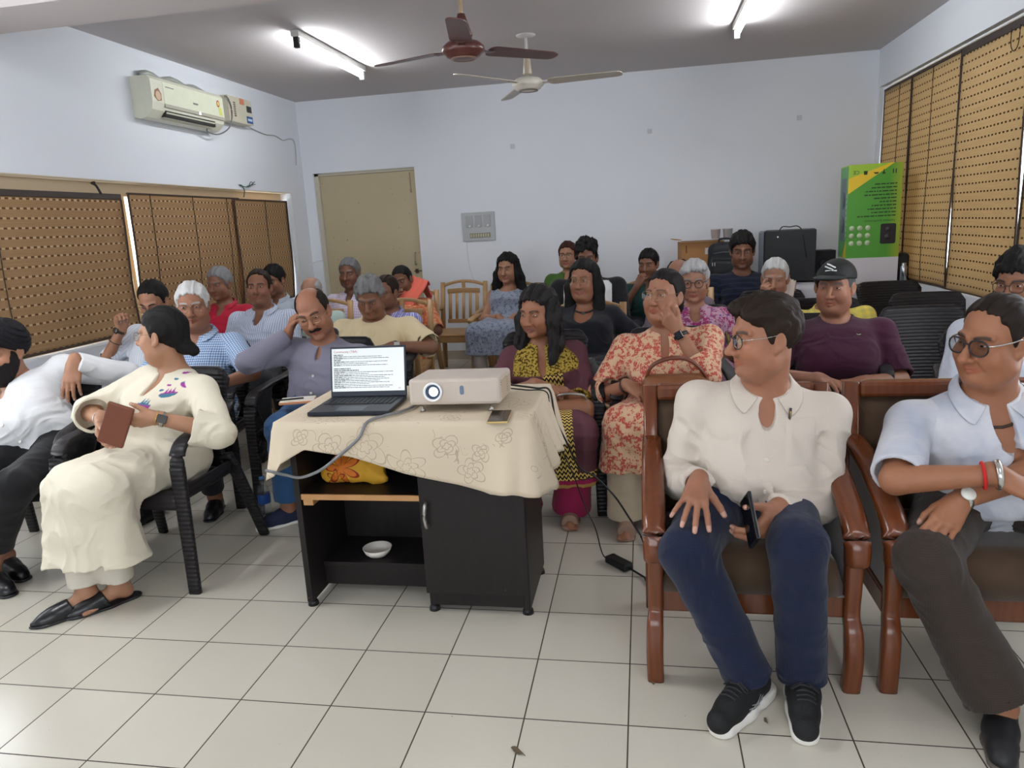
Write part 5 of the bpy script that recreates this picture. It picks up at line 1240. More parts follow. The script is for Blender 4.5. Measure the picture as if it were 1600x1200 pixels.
GL, GR = 'bamboo blinds on the left wall', 'bamboo blinds on the right wall'
xl = XL - .085
blind(xl, 1.15, 2.745, .80, 1.80, m_bl, 'wide brown bamboo blind at the left edge, before the bright gap', GL, (.30,), -1, .02, .04)
blind(xl, 2.83, 4.37, .80, 1.815, m_bl, 'middle brown bamboo blind on the left wall, with two dark cords', GL, (.16, .52, .86), -1, .02, .012)
blind(xl + .03, 4.24, 5.275, .80, 1.805, m_bl, 'narrow bamboo blind on the left wall, next to the room corner', GL, (.55,), -1, .02, .012)
xr = XR + .05
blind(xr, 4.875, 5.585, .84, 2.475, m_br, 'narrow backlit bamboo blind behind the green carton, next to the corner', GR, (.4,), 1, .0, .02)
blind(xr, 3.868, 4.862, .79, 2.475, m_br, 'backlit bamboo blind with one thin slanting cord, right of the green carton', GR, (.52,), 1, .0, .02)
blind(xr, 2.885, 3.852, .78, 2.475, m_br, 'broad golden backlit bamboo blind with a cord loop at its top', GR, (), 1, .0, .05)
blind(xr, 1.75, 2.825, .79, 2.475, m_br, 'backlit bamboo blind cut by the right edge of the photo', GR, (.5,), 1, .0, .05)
b = MB(); b.tube(spline([(0, -.05, 0), (.0, -.045, -.10), (0, 0, -.14), (0, .05, -.10), (0, .06, 0)], 6), .003, 5); o = b.build('cord_loop', m_cord); o.location = (xr - .03, 3.02, 2.43); tag(o, 'thin cord loop hanging over the broad golden blind top', 'cord')
# bent conduit and loose wires poking from the left lintel
b = MB(); b.tube(spline([A(148, 285, 2.45), A(143, 286, 2.45), A(150, 290, 2.46), A(158, 303, 2.47)], 4), .008, 8); o = b.build('bent_conduit', plain('conduit_black', srgb(34, 26, 24), .6)); tag(o, 'bent black conduit end at the top of the left blinds', 'pipe')
wx = XL + .004; W0 = lambda px, py, d=.0: tuple(atx(px, py, XL + d))
b = MB(); b.tube(spline([W0(381, 308, .004), W0(382, 298, .01), W0(378, 290, .01), W0(374, 289, .015)], 5), .005, 6); b.tube(spline([W0(376, 290, .014), W0(388, 292, .02), W0(398, 284, .02)], 5), .004, 6); b.tube(spline([W0(386, 291, .02), W0(394, 289, .02), W0(399, 288, .03)], 5), .004, 6); b.tube(spline([W0(388, 292, .02), W0(392, 284, .03), W0(396, 287, .03)], 5), .003, 6)
o = b.build('loose_wire', plain('wire_green', srgb(70, 96, 88), .6)); tag(o, 'loose stub of grey green wires above the left blinds', 'wire')

# ------------------------------------------------------------------ air conditioner, stabiliser, cables
acy0, acy1, acz0, acz1 = 2.93, 3.885, 2.345, 2.63
o = empty('air_conditioner', (XL, (acy0 + acy1) / 2, acz0), 'cream split air conditioner with a hexagonal sticker, high on the left wall', 'air conditioner'); hl2 = (acy1 - acy0) / 2; hh = acz1 - acz0
M_AC = plain('ac_cream', srgb(214, 214, 196), .4); M_ACS = plain('ac_strip', srgb(170, 166, 152), .35)
b = MB(); prof = [(.0, .0), (.05, -.012), (.10, .0), (.150, .05), (.165, .105), (.165, .26), (.145, hh), (.0, hh)]; MX = Matrix(((1, 0, 0, 0), (0, 0, 1, 0), (0, 1, 0, 0), (0, 0, 0, 1)))
b.prism(prof, -hl2, hl2, MX); body = b.build('housing', M_AC, o)
MB().box((.163, -hl2 + .14, .100), (.1685, hl2 - .004, hh - .03), .002).build('front_panel', plain('ac_panel', srgb(216, 220, 198), .3), o)
MB().box((.1635, -hl2 + .14, .078), (.1705, hl2 - .004, .104), .002).build('trim_strip', M_ACS, o)
b = MB(); b.box((.100, -hl2 + .15, .014), (.155, hl2 - .14, .058), 0, Matrix.Translation((.0, 0, .0))); sl_ = b.build('outlet_slot', plain('slot_dark', srgb(40, 40, 36), .8), o)
b = MB(); b.box((-.028, -hl2 + .16, -.003), (.028, hl2 - .15, .003), .002, Matrix.Translation((.141, 0, .026)) @ Matrix.Rotation(-.80, 4, 'Y')); b.build('louver', M_AC, o)
def poly(pts, x, name, m, par, th=.0015): b = MB(); b.prism(pts, x, x + th, Matrix(((0, 0, 1, 0), (1, 0, 0, 0), (0, 1, 0, 0), (0, 0, 0, 1)))); return b.build(name, m, par)
st_ = [(-hl2 + .072 + .050 * math.cos(a) * (1 if i % 2 else .86), .155 + .052 * math.sin(a) * (1 if i % 2 else .86)) for i, a in enumerate(np.linspace(.3, .3 + 2 * PI, 7)[:-1])]
poly(st_, .1655, 'sticker', plain('sticker_tan', srgb(150, 110, 80), .5), o); poly([(-hl2 + .072 + .030 * math.cos(a), .15 + .032 * math.sin(a)) for a in np.linspace(0, 2 * PI, 13)[:-1]], .1672, 'sticker', plain('sticker_peach', srgb(204, 176, 146), .5), o)
poly([(hl2 - .085 + .022 * math.cos(a), .205 + .028 * math.sin(a)) for a in np.linspace(0, 2 * PI, 15)[:-1]], .1688, 'energy_label', plain('label_red', srgb(176, 78, 62), .5), o); poly([(hl2 - .085 + .012 * math.cos(a), .205 + .016 * math.sin(a)) for a in np.linspace(0, 2 * PI, 15)[:-1]], .1700, 'energy_label', plain('label_yellow', srgb(222, 214, 120), .5), o); poly([(hl2 - .075, .115), (hl2 - .035, .115), (hl2 - .045, .178), (hl2 - .085, .178)], .1688, 'energy_label', plain('label_yellow', srgb(210, 214, 110), .5), o)
poly([(.03, .150), (.095, .150), (.095, .163), (.03, .163)], .1688, 'logo_plate', plain('logo_grey', srgb(120, 120, 112), .4), o); poly([(-hl2 + .17, .222), (-hl2 + .27, .222), (-hl2 + .27, .229), (-hl2 + .17, .229)], .1688, 'logo_plate', plain('logo_grey', srgb(130, 130, 122), .4), o)
k = NT('display_glow'); k.p.inputs['Emission Color'].default_value = (.7, .9, 1, 1); k.p.inputs['Emission Strength'].default_value = 2.0; poly([(.095, .080), (.115, .080), (.118, .090), (.112, .101), (.097, .101)], .1710, 'display', k.m, o)
# pipe bundle lying on top of the unit
b = MB(); b.tube([(XL + .04 + .01 * math.sin(i), acy0 + .08 + i * .062, acz1 + .027 + .014 * math.sin(i * 1.3) + .010 * (6 - abs(i - 6)) / 6) for i in range(14)], .024, 8); o2 = b.build('pipe_bundle', plain('foil_pipe', srgb(160, 164, 158), .4, .2)); tag(o2, 'grey wrapped pipe bundle lying along the top of the air conditioner', 'pipe')
sy0, sy1, sz0, sz1 = 4.085, 4.485, 2.455, 2.675
o = empty('voltage_stabilizer', (XL, (sy0 + sy1) / 2, sz0), 'beige voltage stabiliser box with stickers beside the air conditioner', 'stabilizer'); hs_ = (sy1 - sy0) / 2
MB().box((0, -hs_, 0), (.105, hs_, sz1 - sz0), .006).build('case', plain('stab_beige', srgb(198, 192, 172), .45), o)
poly([(-hs_ * .05, .165), (hs_ * .32, .165), (hs_ * .32, .215), (-hs_ * .05, .215)], .1055, 'sticker', plain('stk_red', srgb(196, 120, 92), .5), o); poly([(hs_ * .5, .11), (hs_ * .92, .11), (hs_ * .92, .165), (hs_ * .5, .165)], .1055, 'sticker', plain('stk_dark', srgb(60, 62, 66), .5), o); poly([(hs_ * .42, .015), (hs_ * .95, .015), (hs_ * .95, .075), (hs_ * .42, .075)], .1055, 'sticker', plain('stk_blue', srgb(44, 84, 140), .5), o); poly([(hs_ * .5, .035), (hs_ * .88, .035), (hs_ * .88, .055), (hs_ * .5, .055)], .1070, 'sticker', plain('stk_pale', srgb(190, 210, 230), .5), o)
for i in range(8): poly([(-hs_ * .62, .05 + i * .016), (-hs_ * .45, .05 + i * .016), (-hs_ * .45, .058 + i * .016), (-hs_ * .62, .058 + i * .016)], .1052, 'vent_slot', m_black, o)
cable('appliance_cable', [(XL + .10, 3.70, 2.345), W0(325, 206, .08), W0(340, 210, .10), W0(355, 203, .10), W0(362, 190, .112), W0(362, 170, .112), W0(356, 153, .114), W0(350, 150, .09)], .006, m_gcab, 'brown looped cable between the air conditioner and the stabiliser')
cable('wall_cable', [W0(385, 196, .06), W0(396, 202, .015), W0(415, 210, .012), W0(430, 212, .012), W0(442, 219, .012), W0(452, 217, .012), W0(459, 220, .012), W0(462, 235, .012), W0(463, 258, .010)], .005, plain('white_cable', srgb(176, 178, 180), .5), 'pale cable clipped along the left wall below the stabiliser')
# ------------------------------------------------------------------ wall fittings
wy = YB
o = empty('switch_board', tuple(at(748, 354, wy)), 'grey wall switchboard with three fan regulators on the back wall', 'switchboard'); M_SB = plain('board_grey', srgb(170, 174, 176), .4); bw_, bh_ = .178, .150
MB().box((-bw_, -.022, -bh_), (bw_, 0, bh_), .004).build('plate', M_SB, o)
for i in range(3):
    x = -.095 + i * .098; MB().box((x - .036, -.027, -.005), (x + .036, -.020, .115), .003).build('regulator', plain('regulator_grey', srgb(158, 160, 162), .4), o); b = MB(); b.lathe([(.014, 0), (.012, .014), (0, .014)], (x + .005, -.026, .005), 16, 'y'); b.build('knob', plain('knob_white', srgb(220, 222, 222), .4), o)
sw = MB().box((-.095, -.030, -.115), (.125, -.020, -.068), .002).build('switch_row', plain('row_dark', srgb(120, 118, 98), .5), o)
for i in range(8): MB().box((-.088 + i * .0265, -.035, -.110), (-.068 + i * .0265, -.028, -.073), .002).build('switch', plain('switch_ivory', srgb(176, 172, 146), .4), sw)
Wb = lambda px, py, d=.006: tuple(at(px, py, wy - d))
cable('wall_cable', [Wb(729, 378), Wb(731, 400), Wb(736, 425), Wb(746, 452), Wb(745, 470), Wb(743, 490), Wb(744, 530)], .003, plain('white_cable', srgb(206, 208, 210), .5), 'thin white wire hanging from the switchboard down the back wall')
p = at(479, 363, wy); o = empty('wall_switch', tuple(p), 'small yellowed switch box left of the cream door', 'switch'); MB().box((-.03, -.035, -.068), (.03, 0, .068), .005).build('box', plain('yellowed', srgb(196, 176, 128), .45), o); MB().box((-.012, -.040, -.02), (.014, -.033, .03), .002).build('rocker', plain('rocker', srgb(110, 96, 66), .5), o)
cable('wall_cable', [Wb(481, 374), Wb(480, 390), Wb(479, 408), Wb(486, 412), Wb(497, 408), Wb(505, 407)], .003, plain('white_cable', srgb(190, 192, 196), .5), 'thin pale wire looping from the small switch to the door frame')
for (px, py, lab) in ((801, 229, 'small white wall plug on the back wall, nearest the ceiling fans'), (1015, 205, 'small white wall plug, middle of three on the back wall'), (1249, 184, 'small white wall plug near the right corner of the back wall')):
    p = at(px, py, wy); o = MB().box((-.022, -.012, -.022), (.022, 0, .022), .003).build('wall_plug', plain('plug_white', srgb(192, 194, 200), .5)); o.location = tuple(p); tag(o, lab, 'wall plug', 'wall plugs on the back wall')

# ------------------------------------------------------------------ ceiling fans
def fan(c, zm, R, angs, col, mcol, label, kind):
    o = empty('ceiling_fan', (c[0], c[1], ZC), label, 'fan', 'ceiling fans'); d = zm - ZC; m1 = plain('fan_' + kind, col, .35, .0, .5); m2 = plain('fan_motor_' + kind, mcol, .3, .0, .5)
    b = MB(); b.lathe([(0, 0), (.075, 0), (.070, -.008), (.02, -.02), (0, -.02)], (0, 0, 0), 24); b.build('ceiling_plate', plain('rose_' + kind, srgb(190, 188, 186), .5), o)
    b = MB(); b.lathe([(0, d + .05), (.011, d + .05), (.011, -.01), (0, -.01)], (0, 0, 0), 12); b.build('down_rod', plain('rod_' + kind, srgb(188, 164, 128) if kind == 'brown' else srgb(206, 204, 198), .4), o)
    b = MB(); b.lathe([(0, d + .20), (.022, d + .20), (.026, d + .185), (.060 if kind == 'brown' else .036, d + .085), (.056 if kind == 'brown' else .034, d + .075), (0, d + .075)], (0, 0, 0), 20); b.build('canopy', m2 if kind == 'brown' else m1, o)
    b = MB(); b.lathe([(0, d + .062), (.05, d + .060), (.095, d + .045), (.122, d + .022), (.125, d + .0), (.118, d - .012), (.104, d - .020), (.100, d - .030), (.070, d - .040), (.045, d - .044), (0, d - .046)], (0, 0, 0), 36); mt = b.build('motor', m2, o)
    b = MB(); b.lathe([(.074, d - .0385), (.078, d - .0445), (.070, d - .046), (.060, d - .046), (.056, d - .040)], (0, 0, 0), 36); b.build('motor_ring', plain('ring_' + kind, srgb(150, 120, 100) if kind == 'brown' else srgb(120, 108, 92), .35, .3), mt)
    for a in angs:
        Mz = Matrix.Rotation(math.radians(a), 4, 'Z'); b = MB(); b.box((.09, -.022, d + .004), (.20, .022, d + .010), .002, Mz); br = b.build('blade_arm', m1, o)
        pr = rrect(R - .17, .135, .05, 4); pr = [(x, y * (1.0 - .22 * (x / (R - .17) + .5))) for x, y in pr]; b = MB(); b.prism(pr, -.003, .003, Mz @ Matrix.Translation((.16 + (R - .17) / 2, 0, d + .012)) @ Matrix.Rotation(math.radians(-9), 4, 'X')); b.build('blade', m1, o)
    return o
fp = at(724, 80, 2.30); fan((fp[0], fp[1]), fp[2], .66, (-80, 40, 160), srgb(84, 50, 46), srgb(96, 56, 50), 'dark brown ceiling fan with brown motor, nearer of the two fans', 'brown')
f2p = at(825, 133, 3.80); fan((f2p[0], f2p[1]), f2p[2], .74, (-6, 114, 234), srgb(176, 164, 146), srgb(210, 204, 192), 'cream ceiling fan near the back wall', 'cream')

# ------------------------------------------------------------------ table along the back wall and what stands on it
TZ = .775
k = cloth('floral', srgb(196, 196, 204), srgb(120, 96, 140), f=9, t=.55)
o = empty('long_table', (3.32, 5.02, 0), 'long table under a patterned cloth along the back wall', 'table')
for x in (-.9, .9):
    for y in (-.3, .3): MB().box((x - .02, y - .02, 0), (x + .02, y + .02, TZ - .03)).build('leg', m_steel, o)
MB().box((-.97, -.44, TZ - .03), (.97, .44, TZ - .004), .004).build('table_top', M_LAM, o)
b = MB()
def tcl(u, v_):
    x = (u - .5) * 2.0; t = v_
    if t < .5: return (x, .45 - .92 * t * 2, TZ - .002)
    d = (t - .5) * 2; return (x, -.47 - .015 * d * math.sin(x * 22), TZ - .002 - .34 * d)
b.grid(tcl, 60, 20); tcl_o = b.build('tablecloth', NT('x').m); tcl_o.location = (3.32, 5.02, 0)
kk_ = NT('printed_cloth', .85); v = kk_.coord('Object'); n1 = kk_.noise(v, 7, 3); kk_.color(kk_.mix(kk_.math('GREATER_THAN', n1, .55), srgb(200, 200, 208), srgb(130, 104, 150))); tcl_o.data.materials.clear(); tcl_o.data.materials.append(kk_.m); md = tcl_o.modifiers.new('t', 'SOLIDIFY'); md.thickness = .002; md.offset = 1
tag(tcl_o, 'pale tablecloth printed with purple, on the long back table', 'tablecloth')
# mini fridge
o = empty('mini_fridge', (3.545, 5.13, TZ + .002), 'black mini fridge on the back table, seen from behind its side', 'fridge', rz=math.radians(-10)); M_FR = plain('fridge_black', srgb(24, 25, 28), .5)
MB().box((-.215, -.22, .01), (.225, .22, .47), .006).build('cabinet', M_FR, o); MB().box((-.265, -.215, .01), (-.218, .215, .465), .006).build('door', plain('fridge_door', srgb(92, 96, 104), .35, .4), o)
MB().box((-.2675, -.12, .20), (-.264, -.05, .36), 0).build('door_sticker', plain('door_yellow', srgb(170, 160, 60), .5), o)
b = MB(); b.tube(spline([(-.09, -.18, .468), (-.06, -.19, .505), (.0, -.19, .500), (.06, -.19, .505), (.10, -.20, .470), (.12, -.224, .38), (.15, -.228, .22)], 6), .005, 6); b.build('power_cord', m_bcab, o)
b = MB(); b.lathe([(0, .003), (.008, .003), (.008, 0), (0, 0)], (-.10, -.2205, .415), 12, 'y'); b.build('screw_cap', plain('cap_white', srgb(220, 220, 220), .4), o)
# carton, cups, backpack
o = empty('cardboard_box', (2.75, 5.28, TZ + .002), 'brown cardboard box with open flaps behind the black backpack', 'box', rz=math.radians(4)); k = plain('cardboard', srgb(168, 122, 76), .8); hh = .40
MB().box((-.20, -.16, 0), (.20, .16, hh), .003).build('carton', k, o); MB().box((-.205, -.22, 0), (.205, -.165, .004), 0, Matrix.Translation((0, 0, hh + .01)) @ Matrix.Rotation(.0, 4, 'X')).build('flap', plain('cardboard_dark', srgb(110, 82, 56), .8), o); MB().box((-.27, -.16, -.003), (-.20, .16, .003), 0, Matrix.Translation((0, 0, hh + .004)) @ Matrix.Rotation(.1, 4, 'Y')).build('flap', k, o)
MB().box((.02, -.1625, .28), (.10, -.1605, .34)).build('paper_label', plain('paper', srgb(206, 204, 200), .6), o); MB().box((-.16, -.1625, .30), (-.150, -.1605, .37)).build('carton_print', plain('print_brown', srgb(86, 56, 34), .7), o); b = MB(); b.lathe([(.018, .001), (.024, .001), (.024, 0), (.018, 0)], (-.02, -.161, .17), 20, 'y'); b.build('carton_print', plain('print_red', srgb(170, 90, 56), .7), o)
for (px, lab, col) in ((1118, 'white paper cup stack on the cardboard box, left of two', (206, 204, 208)), (1137, 'white paper cup stack on the cardboard box, right of two', (210, 208, 212))):
    p = at(px, 371, 5.30); b = MB(); b.lathe([(0, 0), (.038, 0), (.046, .085), (.048, .085), (.048, .095), (0, .095)], (0, 0, 0), 20); o = b.build('paper_cups', plain('cup_white', srgb(*col), .6)); o.location = (p[0], p[1], TZ + .002 + hh + .0165); tag(o, lab, 'cups', 'paper cups on the cardboard box')
p = at(1152, 372, 5.33); o = MB().lathe([(0, 0), (.04, 0), (.045, .05), (.03, .09), (0, .10)], (0, 0, 0), 20).build('round_jar', plain('jar_tan', srgb(150, 130, 100), .5)); o.location = (3.09, 5.36, TZ + .002); o.scale = (1.3, 1.3, 4.6); tag(o, 'tan rounded jar top behind the young man in navy shirt', 'jar')
S = Solid(); S.add('bx', A3(0, 0, .20), np.eye(3), A3(.15, .09, .20), .08, k=.02); S.add('bx', A3(0, -.09, .13), np.eye(3), A3(.125, .05, .115), .04, k=.02); S.disp = lambda P: .010 * (vnoise(P * 14) - .5); V, Q = S.mesh(.007)
o = empty('backpack', (2.93, 4.80, TZ + .002), 'black backpack leaning in front of the cardboard box', 'backpack', rz=math.radians(-8)); M_BP = plain('nylon_black', srgb(30, 32, 38), .6, bump=.3); bp = solid_obj('bag_body', V, Q, M_BP, o)
b = MB(); b.tube(spline([(-.05, 0, .39), (-.045, 0, .425), (.045, 0, .425), (.05, 0, .39)], 5), .010, 8); b.build('handle', M_BP, o)
b = MB(); b.sweep(spline([(-.10, -.095, .30), (0, -.115, .315), (.10, -.095, .30)], 5), rrect(.004, .008, .001, 1)); b.build('zip', plain('zip_grey', srgb(90, 92, 98), .4, .4), o)
for x in (-.105, -.085): MB().box((x, -.142, .195), (x + .007, -.136, .225)).build('buckle', m_steel, o)
# green speaker carton
k = NT('green_carton', .4, 0, .45); v = k.coord('Object'); x, y, z = k.sep(v)
grad = k.math('ADD', k.math('MULTIPLY', x, 1.0), .0); base = k.mix(k.ramp(k.math('MULTIPLY_ADD', x, 2.0, .5), [(.0, (0, 0, 0)), (.72, (.0, 0, 0)), (1, (1, 1, 1))]), srgb(74, 150, 40), srgb(172, 176, 40))
diag = k.math('SUBTRACT', k.math('MULTIPLY_ADD', x, .68, .89), z); yel = k.math('MULTIPLY', k.math('LESS_THAN', diag, 0), k.math('GREATER_THAN', k.math('SUBTRACT', k.math('MULTIPLY_ADD', x, .34, .925), z), -.02))
lime = k.math('LESS_THAN', diag, 0); base = k.mix(lime, base, srgb(150, 190, 50)); base = k.mix(yel, base, srgb(224, 190, 30))
k.color(k.mix(k.math('LESS_THAN', z, .222), base, srgb(206, 202, 208))); M_GC = k.m
gx, gy = 4.105, 4.66; o = empty('green_carton', (gx, gy, TZ + .002), 'tall green and yellow speaker carton standing upside down by the right blinds', 'carton', rz=math.radians(-4)); GH = .985
MB().box((-.205, -.16, 0), (.205, .20, GH), .004).build('carton', M_GC, o)
MB().box((-.2062, -.15, .225), (-.2048, .19, GH - .01)).build('side_print', plain('side_green', srgb(92, 164, 92), .4), o); MB().box((-.2074, -.08, .36), (-.206, .12, GH - .10), 0).build('side_print', plain('speaker_print', srgb(96, 108, 120), .4), o)
b = MB()
for zc, r in ((.70, .075), (.50, .07)): b.lathe([(0, .001), (r, .001), (r, 0), (0, 0)], (-.2076, .02, zc), 28, 'x')
b.build('side_print', plain('cone_print', srgb(70, 80, 92), .4), o)
UP = Matrix.Rotation(PI, 4, 'Y') @ RT          # upside-down lettering on the front face
M_INK = plain('carton_ink', srgb(28, 50, 24), .5); M_WHT = plain('carton_white', srgb(188, 206, 170), .5)
text_obj('carton_text', 'Technical Specifications:', .0245, M_INK, o, Matrix.Translation((.165, -.1615, .530)) @ UP, .0003)
b = MB(); rg = random.Random(9)
for i, wd in enumerate((.98, .62, .72, .62, .42, .60, .82, .80, .66, .56)):
    x = 0; W_ = wd * .30; zz = .563 + i * .0285
    while x < W_ - .003:
        l_ = min(rg.uniform(.012, .05), W_ - x); b.box((.165 - x - l_, -.1612, zz - .0045), (.165 - x, -.1603, zz + .0045)); x += l_ + .006
tag(b.build('carton_text', M_INK, o), kind='stuff')
text_obj('carton_symbol', 'CE', .040, M_INK, o, Matrix.Translation((-.125, -.1615, .935)) @ UP, .0003)
for nm, pts in (('arrow', ((.155, .90), (.147, .90), (.147, .935), (.155, .935))), ('arrow', ((.135, .90), (.127, .90), (.127, .935), (.135, .935))), ('glass', ((.075, .90), (.045, .90), (.055, .915), (.058, .937), (.062, .937), (.065, .915))), ('umbrella', ((-.02, .915), (-.006, .902), (.014, .902), (.024, .915))), ('bin', ((-.09, .90), (-.065, .90), (-.062, .93), (-.093, .93)))):
    b = MB(); b.prism([(-x, z) for x, z in pts], 0, .0008, Matrix.Translation((0, -.1602, 0)) @ RT @ Matrix.Scale(-1, 4, (1, 0, 0))); b.build('carton_symbol', M_INK, o)
for r in range(3):
    for c in range(3):
        b = MB(); b.lathe([(0, .0008), (.021, .0008), (.021, 0), (0, 0)], (-.165 + c * .062, -.1605, .345 + r * .062), 18, 'y'); b.build('carton_icon', M_WHT, o)
b = MB(); b.prism(rrect(.118, .165, .014, 4), 0, .001, Matrix.Translation((.115, -.1605, .415)) @ RT); b.build('product_picture', plain('picture_black', srgb(24, 22, 26), .35), o)
for z_, r in ((.45, .020), (.39, .026)): b = MB(); b.lathe([(0, .0006), (r, .0006), (r, 0), (0, 0)], (.115, -.1618, z_), 20, 'y'); b.build('product_picture', plain('picture_grey', srgb(54, 46, 54), .35), o)
for i in range(8): MB().box((-.2084, -.135, .40 + i * .046), (-.2070, -.108, .425 + i * .046 + .006 * (i % 2))).build('side_lettering', M_WHT, o)
b = MB(); b.prism([(-.15, .225), (-.02, .225), (-.15, .37)], .2066, .2078, Matrix(((0, 0, -1, 0), (1, 0, 0, 0), (0, 1, 0, 0), (0, 0, 0, 1)))); b.build('side_print', plain('side_yellow', srgb(222, 190, 40), .4), o)
# things beside the carton
S = Solid(); S.add('bx', A3(0, 0, .12), np.eye(3), A3(.05, .10, .12), .03, k=.02); S.disp = lambda P: .01 * (vnoise(P * 20) - .5); V, Q = S.mesh(.008); o = solid_obj('black_bag', V, Q, M_BP); o.location = (4.365, 4.66, TZ + .004); o.rotation_euler = (0, 0, 0); tag(o, 'black bag squeezed between the green carton and the blinds', 'bag')
tag(MB().box((4.305, 4.42, 0), (4.385, 4.53, TZ - .012), .004).build('side_stand', M_LAM), 'dark slim side stand under the steel flask by the right wall', 'stand')
b = MB(); b.lathe([(0, 0), (.026, 0), (.026, .15), (.018, .165), (.018, .185), (0, .185)], (0, 0, 0), 20); o = b.build('steel_flask', plain('flask_steel', srgb(176, 182, 188), .2, .9)); o.location = (4.335, 4.455, TZ - .012); tag(o, 'shiny steel flask standing beside the green carton', 'flask')
# dark speaker behind the cap
o = empty('speaker_box', (3.90, 5.34, TZ + .002), 'small dark speaker box behind the green carton', 'speaker'); MB().box((-.09, -.09, 0), (.09, .09, .26), .006).build('cabinet', plain('spk_dark', srgb(40, 40, 46), .6), o); b = MB(); b.lathe([(.06, 0), (.055, .006), (.02, .002), (0, .004)], (0, -.09, .13), 24, 'y'); b.build('cone', m_black, o)
# ------------------------------------------------------------------ accessories
def ring(ctx, side, t, r, tr, m, name, parent=None, flat=1.0):
    a, e, w = ctx['arm'][side][:3]; ax = nrm(w - e); c = e + (w - e) * t - ctx['root']; p = nrm(np.cross(ax, A3(.1, .2, 1))); q = np.cross(ax, p); b = MB()
    b.sweep([c + (p * math.cos(x) + q * math.sin(x)) * r for x in np.linspace(0, 2 * PI, 25)[:-1]], [(tr * math.cos(i * PI / 4), tr * math.sin(i * PI / 4)) for i in range(8)], up=tuple(ax), closed=True, scales=[(1, flat)] * 24); return b.build(name, m, parent or ctx['B'], fix=False)
def watch(ctx, side, t, face_dir, strap, face, r=.031, sq=False, fr=.018):
    o = ring(ctx, side, t, r, .0022, strap, 'wristwatch', flat=4.0); a, e, w = ctx['arm'][side][:3]; ax = nrm(w - e); d = A3(*face_dir); d = nrm(d - ax * (d @ ax)); c = e + (w - e) * t + d * (r + .001) - ctx['root']; sd = np.cross(ax, d)
    M_ = Matrix(np.stack([sd, ax, d], 1).tolist()).to_4x4(); M_.translation = Vector(c); b = MB()
    if sq: b.box((-.017, -.019, 0), (.017, .019, .009), .003, M_)
    else: b.lathe([(0, .008), (fr, .008), (fr + .003, .004), (fr + .003, 0), (0, 0)], (0, 0, 0), 24, mtx=M_)
    b.build('watch_face', face, o, fix=False); return o
def drape(ctx, pts, w, th, m, name, c=None, nseg=8, ups=None):
    """a strip of cloth carried over the body through torso coordinates"""
    P = spline([ctx['tp'](*p) - ctx['root'] for p in pts], nseg); mid = ctx['tp'](0, -.0, ctx['L'] * .6) - ctx['root']; up = []
    for p in P: up.append(tuple(nrm(p - mid)))
    b = MB(); n_ = len(P); sec = [(-w / 2 + w * i / 10, th * (.5 + .8 * math.sin(i * 2.3))) for i in range(11)] + [(w / 2 - w * i / 10, -th * .5 + th * .8 * math.sin((10 - i) * 2.3)) for i in range(11)]
    b.sweep(P, sec, up=up); o = b.build(name, m, ctx['B'], fix=False); 
    if c is not None: set_tint(o, c)
    g = (np.array([v.co[:] for v in o.data.vertices]) + ctx['root'] - ctx['Hp']) @ ctx['TR'].T; a = o.data.attributes.new('gc', 'FLOAT_VECTOR', 'POINT'); a.data.foreach_set('vector', g.astype(np.float32).ravel()); return o
def head_solid(ctx, prims, name, m, disp=None, h=None, gc=False):
    S = Solid(); hp, HR, hs = ctx['hp'], ctx['HR'], ctx['hs']
    for p in prims:
        if p[0] == 'el': S.add('el', hp(*p[1]), HR, A3(*p[2]) * hs, k=p[3] * hs, op=p[4] if len(p) > 4 else 'u')
        if p[0] == 'rc': S.rc(hp(*p[1]), hp(*p[2]), p[3] * hs, p[4] * hs, k=p[5])
        if p[0] == 'pl': S.add('pl', hp(*p[1]), nrm(HR.T @ A3(*p[2])), k=p[3], op='i')
    if disp: S.disp = lambda P: disp(((P - ctx['Hc']) / hs) @ HR.T)
    V, Q = S.mesh(h or ctx['h']); return solid_obj(name, V, Q, m, ctx['B'], ctx['root'], gcv=((V - ctx['Hc']) / hs) @ HR.T)
def necklace(ctx, m, r=.004, drop=.07, pend=None):
    N, U, Ft, Rr = ctx['N'], ctx['U'], ctx['Ft'], ctx['Rr']; rr = ctx['nr'] + .012; pts = []
    for a in np.linspace(-PI, PI, 25)[:-1]:
        f = (1 + math.cos(a)) / 2; P = N + U * (.015 - drop * f ** 1.5) + Rr * math.sin(a) * (rr + .01) + Ft * (math.cos(a) * (rr + .004) + .022 * f)
        for _ in range(4):
            D = ctx['Sb'].ev(np.array([P, P + A3(.002, 0, 0), P + A3(0, .002, 0), P + A3(0, 0, .002)]));
            P = P + nrm(D[1:] - D[0]) * (r * .8 - D[0])
        pts.append(P - ctx['root'])
    b = MB(); b.tube(pts, r, 6, closed=True); o = b.build('necklace', m, ctx['B'], fix=False)
    if pend: b = MB(); b.ball(pts[12] + Ft * .006 - U * .012, (.012, .008, .016), 8); b.ball(pts[12] + Ft * .006 - U * .030 + Rr * .006, (.005, .005, .010), 6); b.build('pendant', pend, o, fix=False)

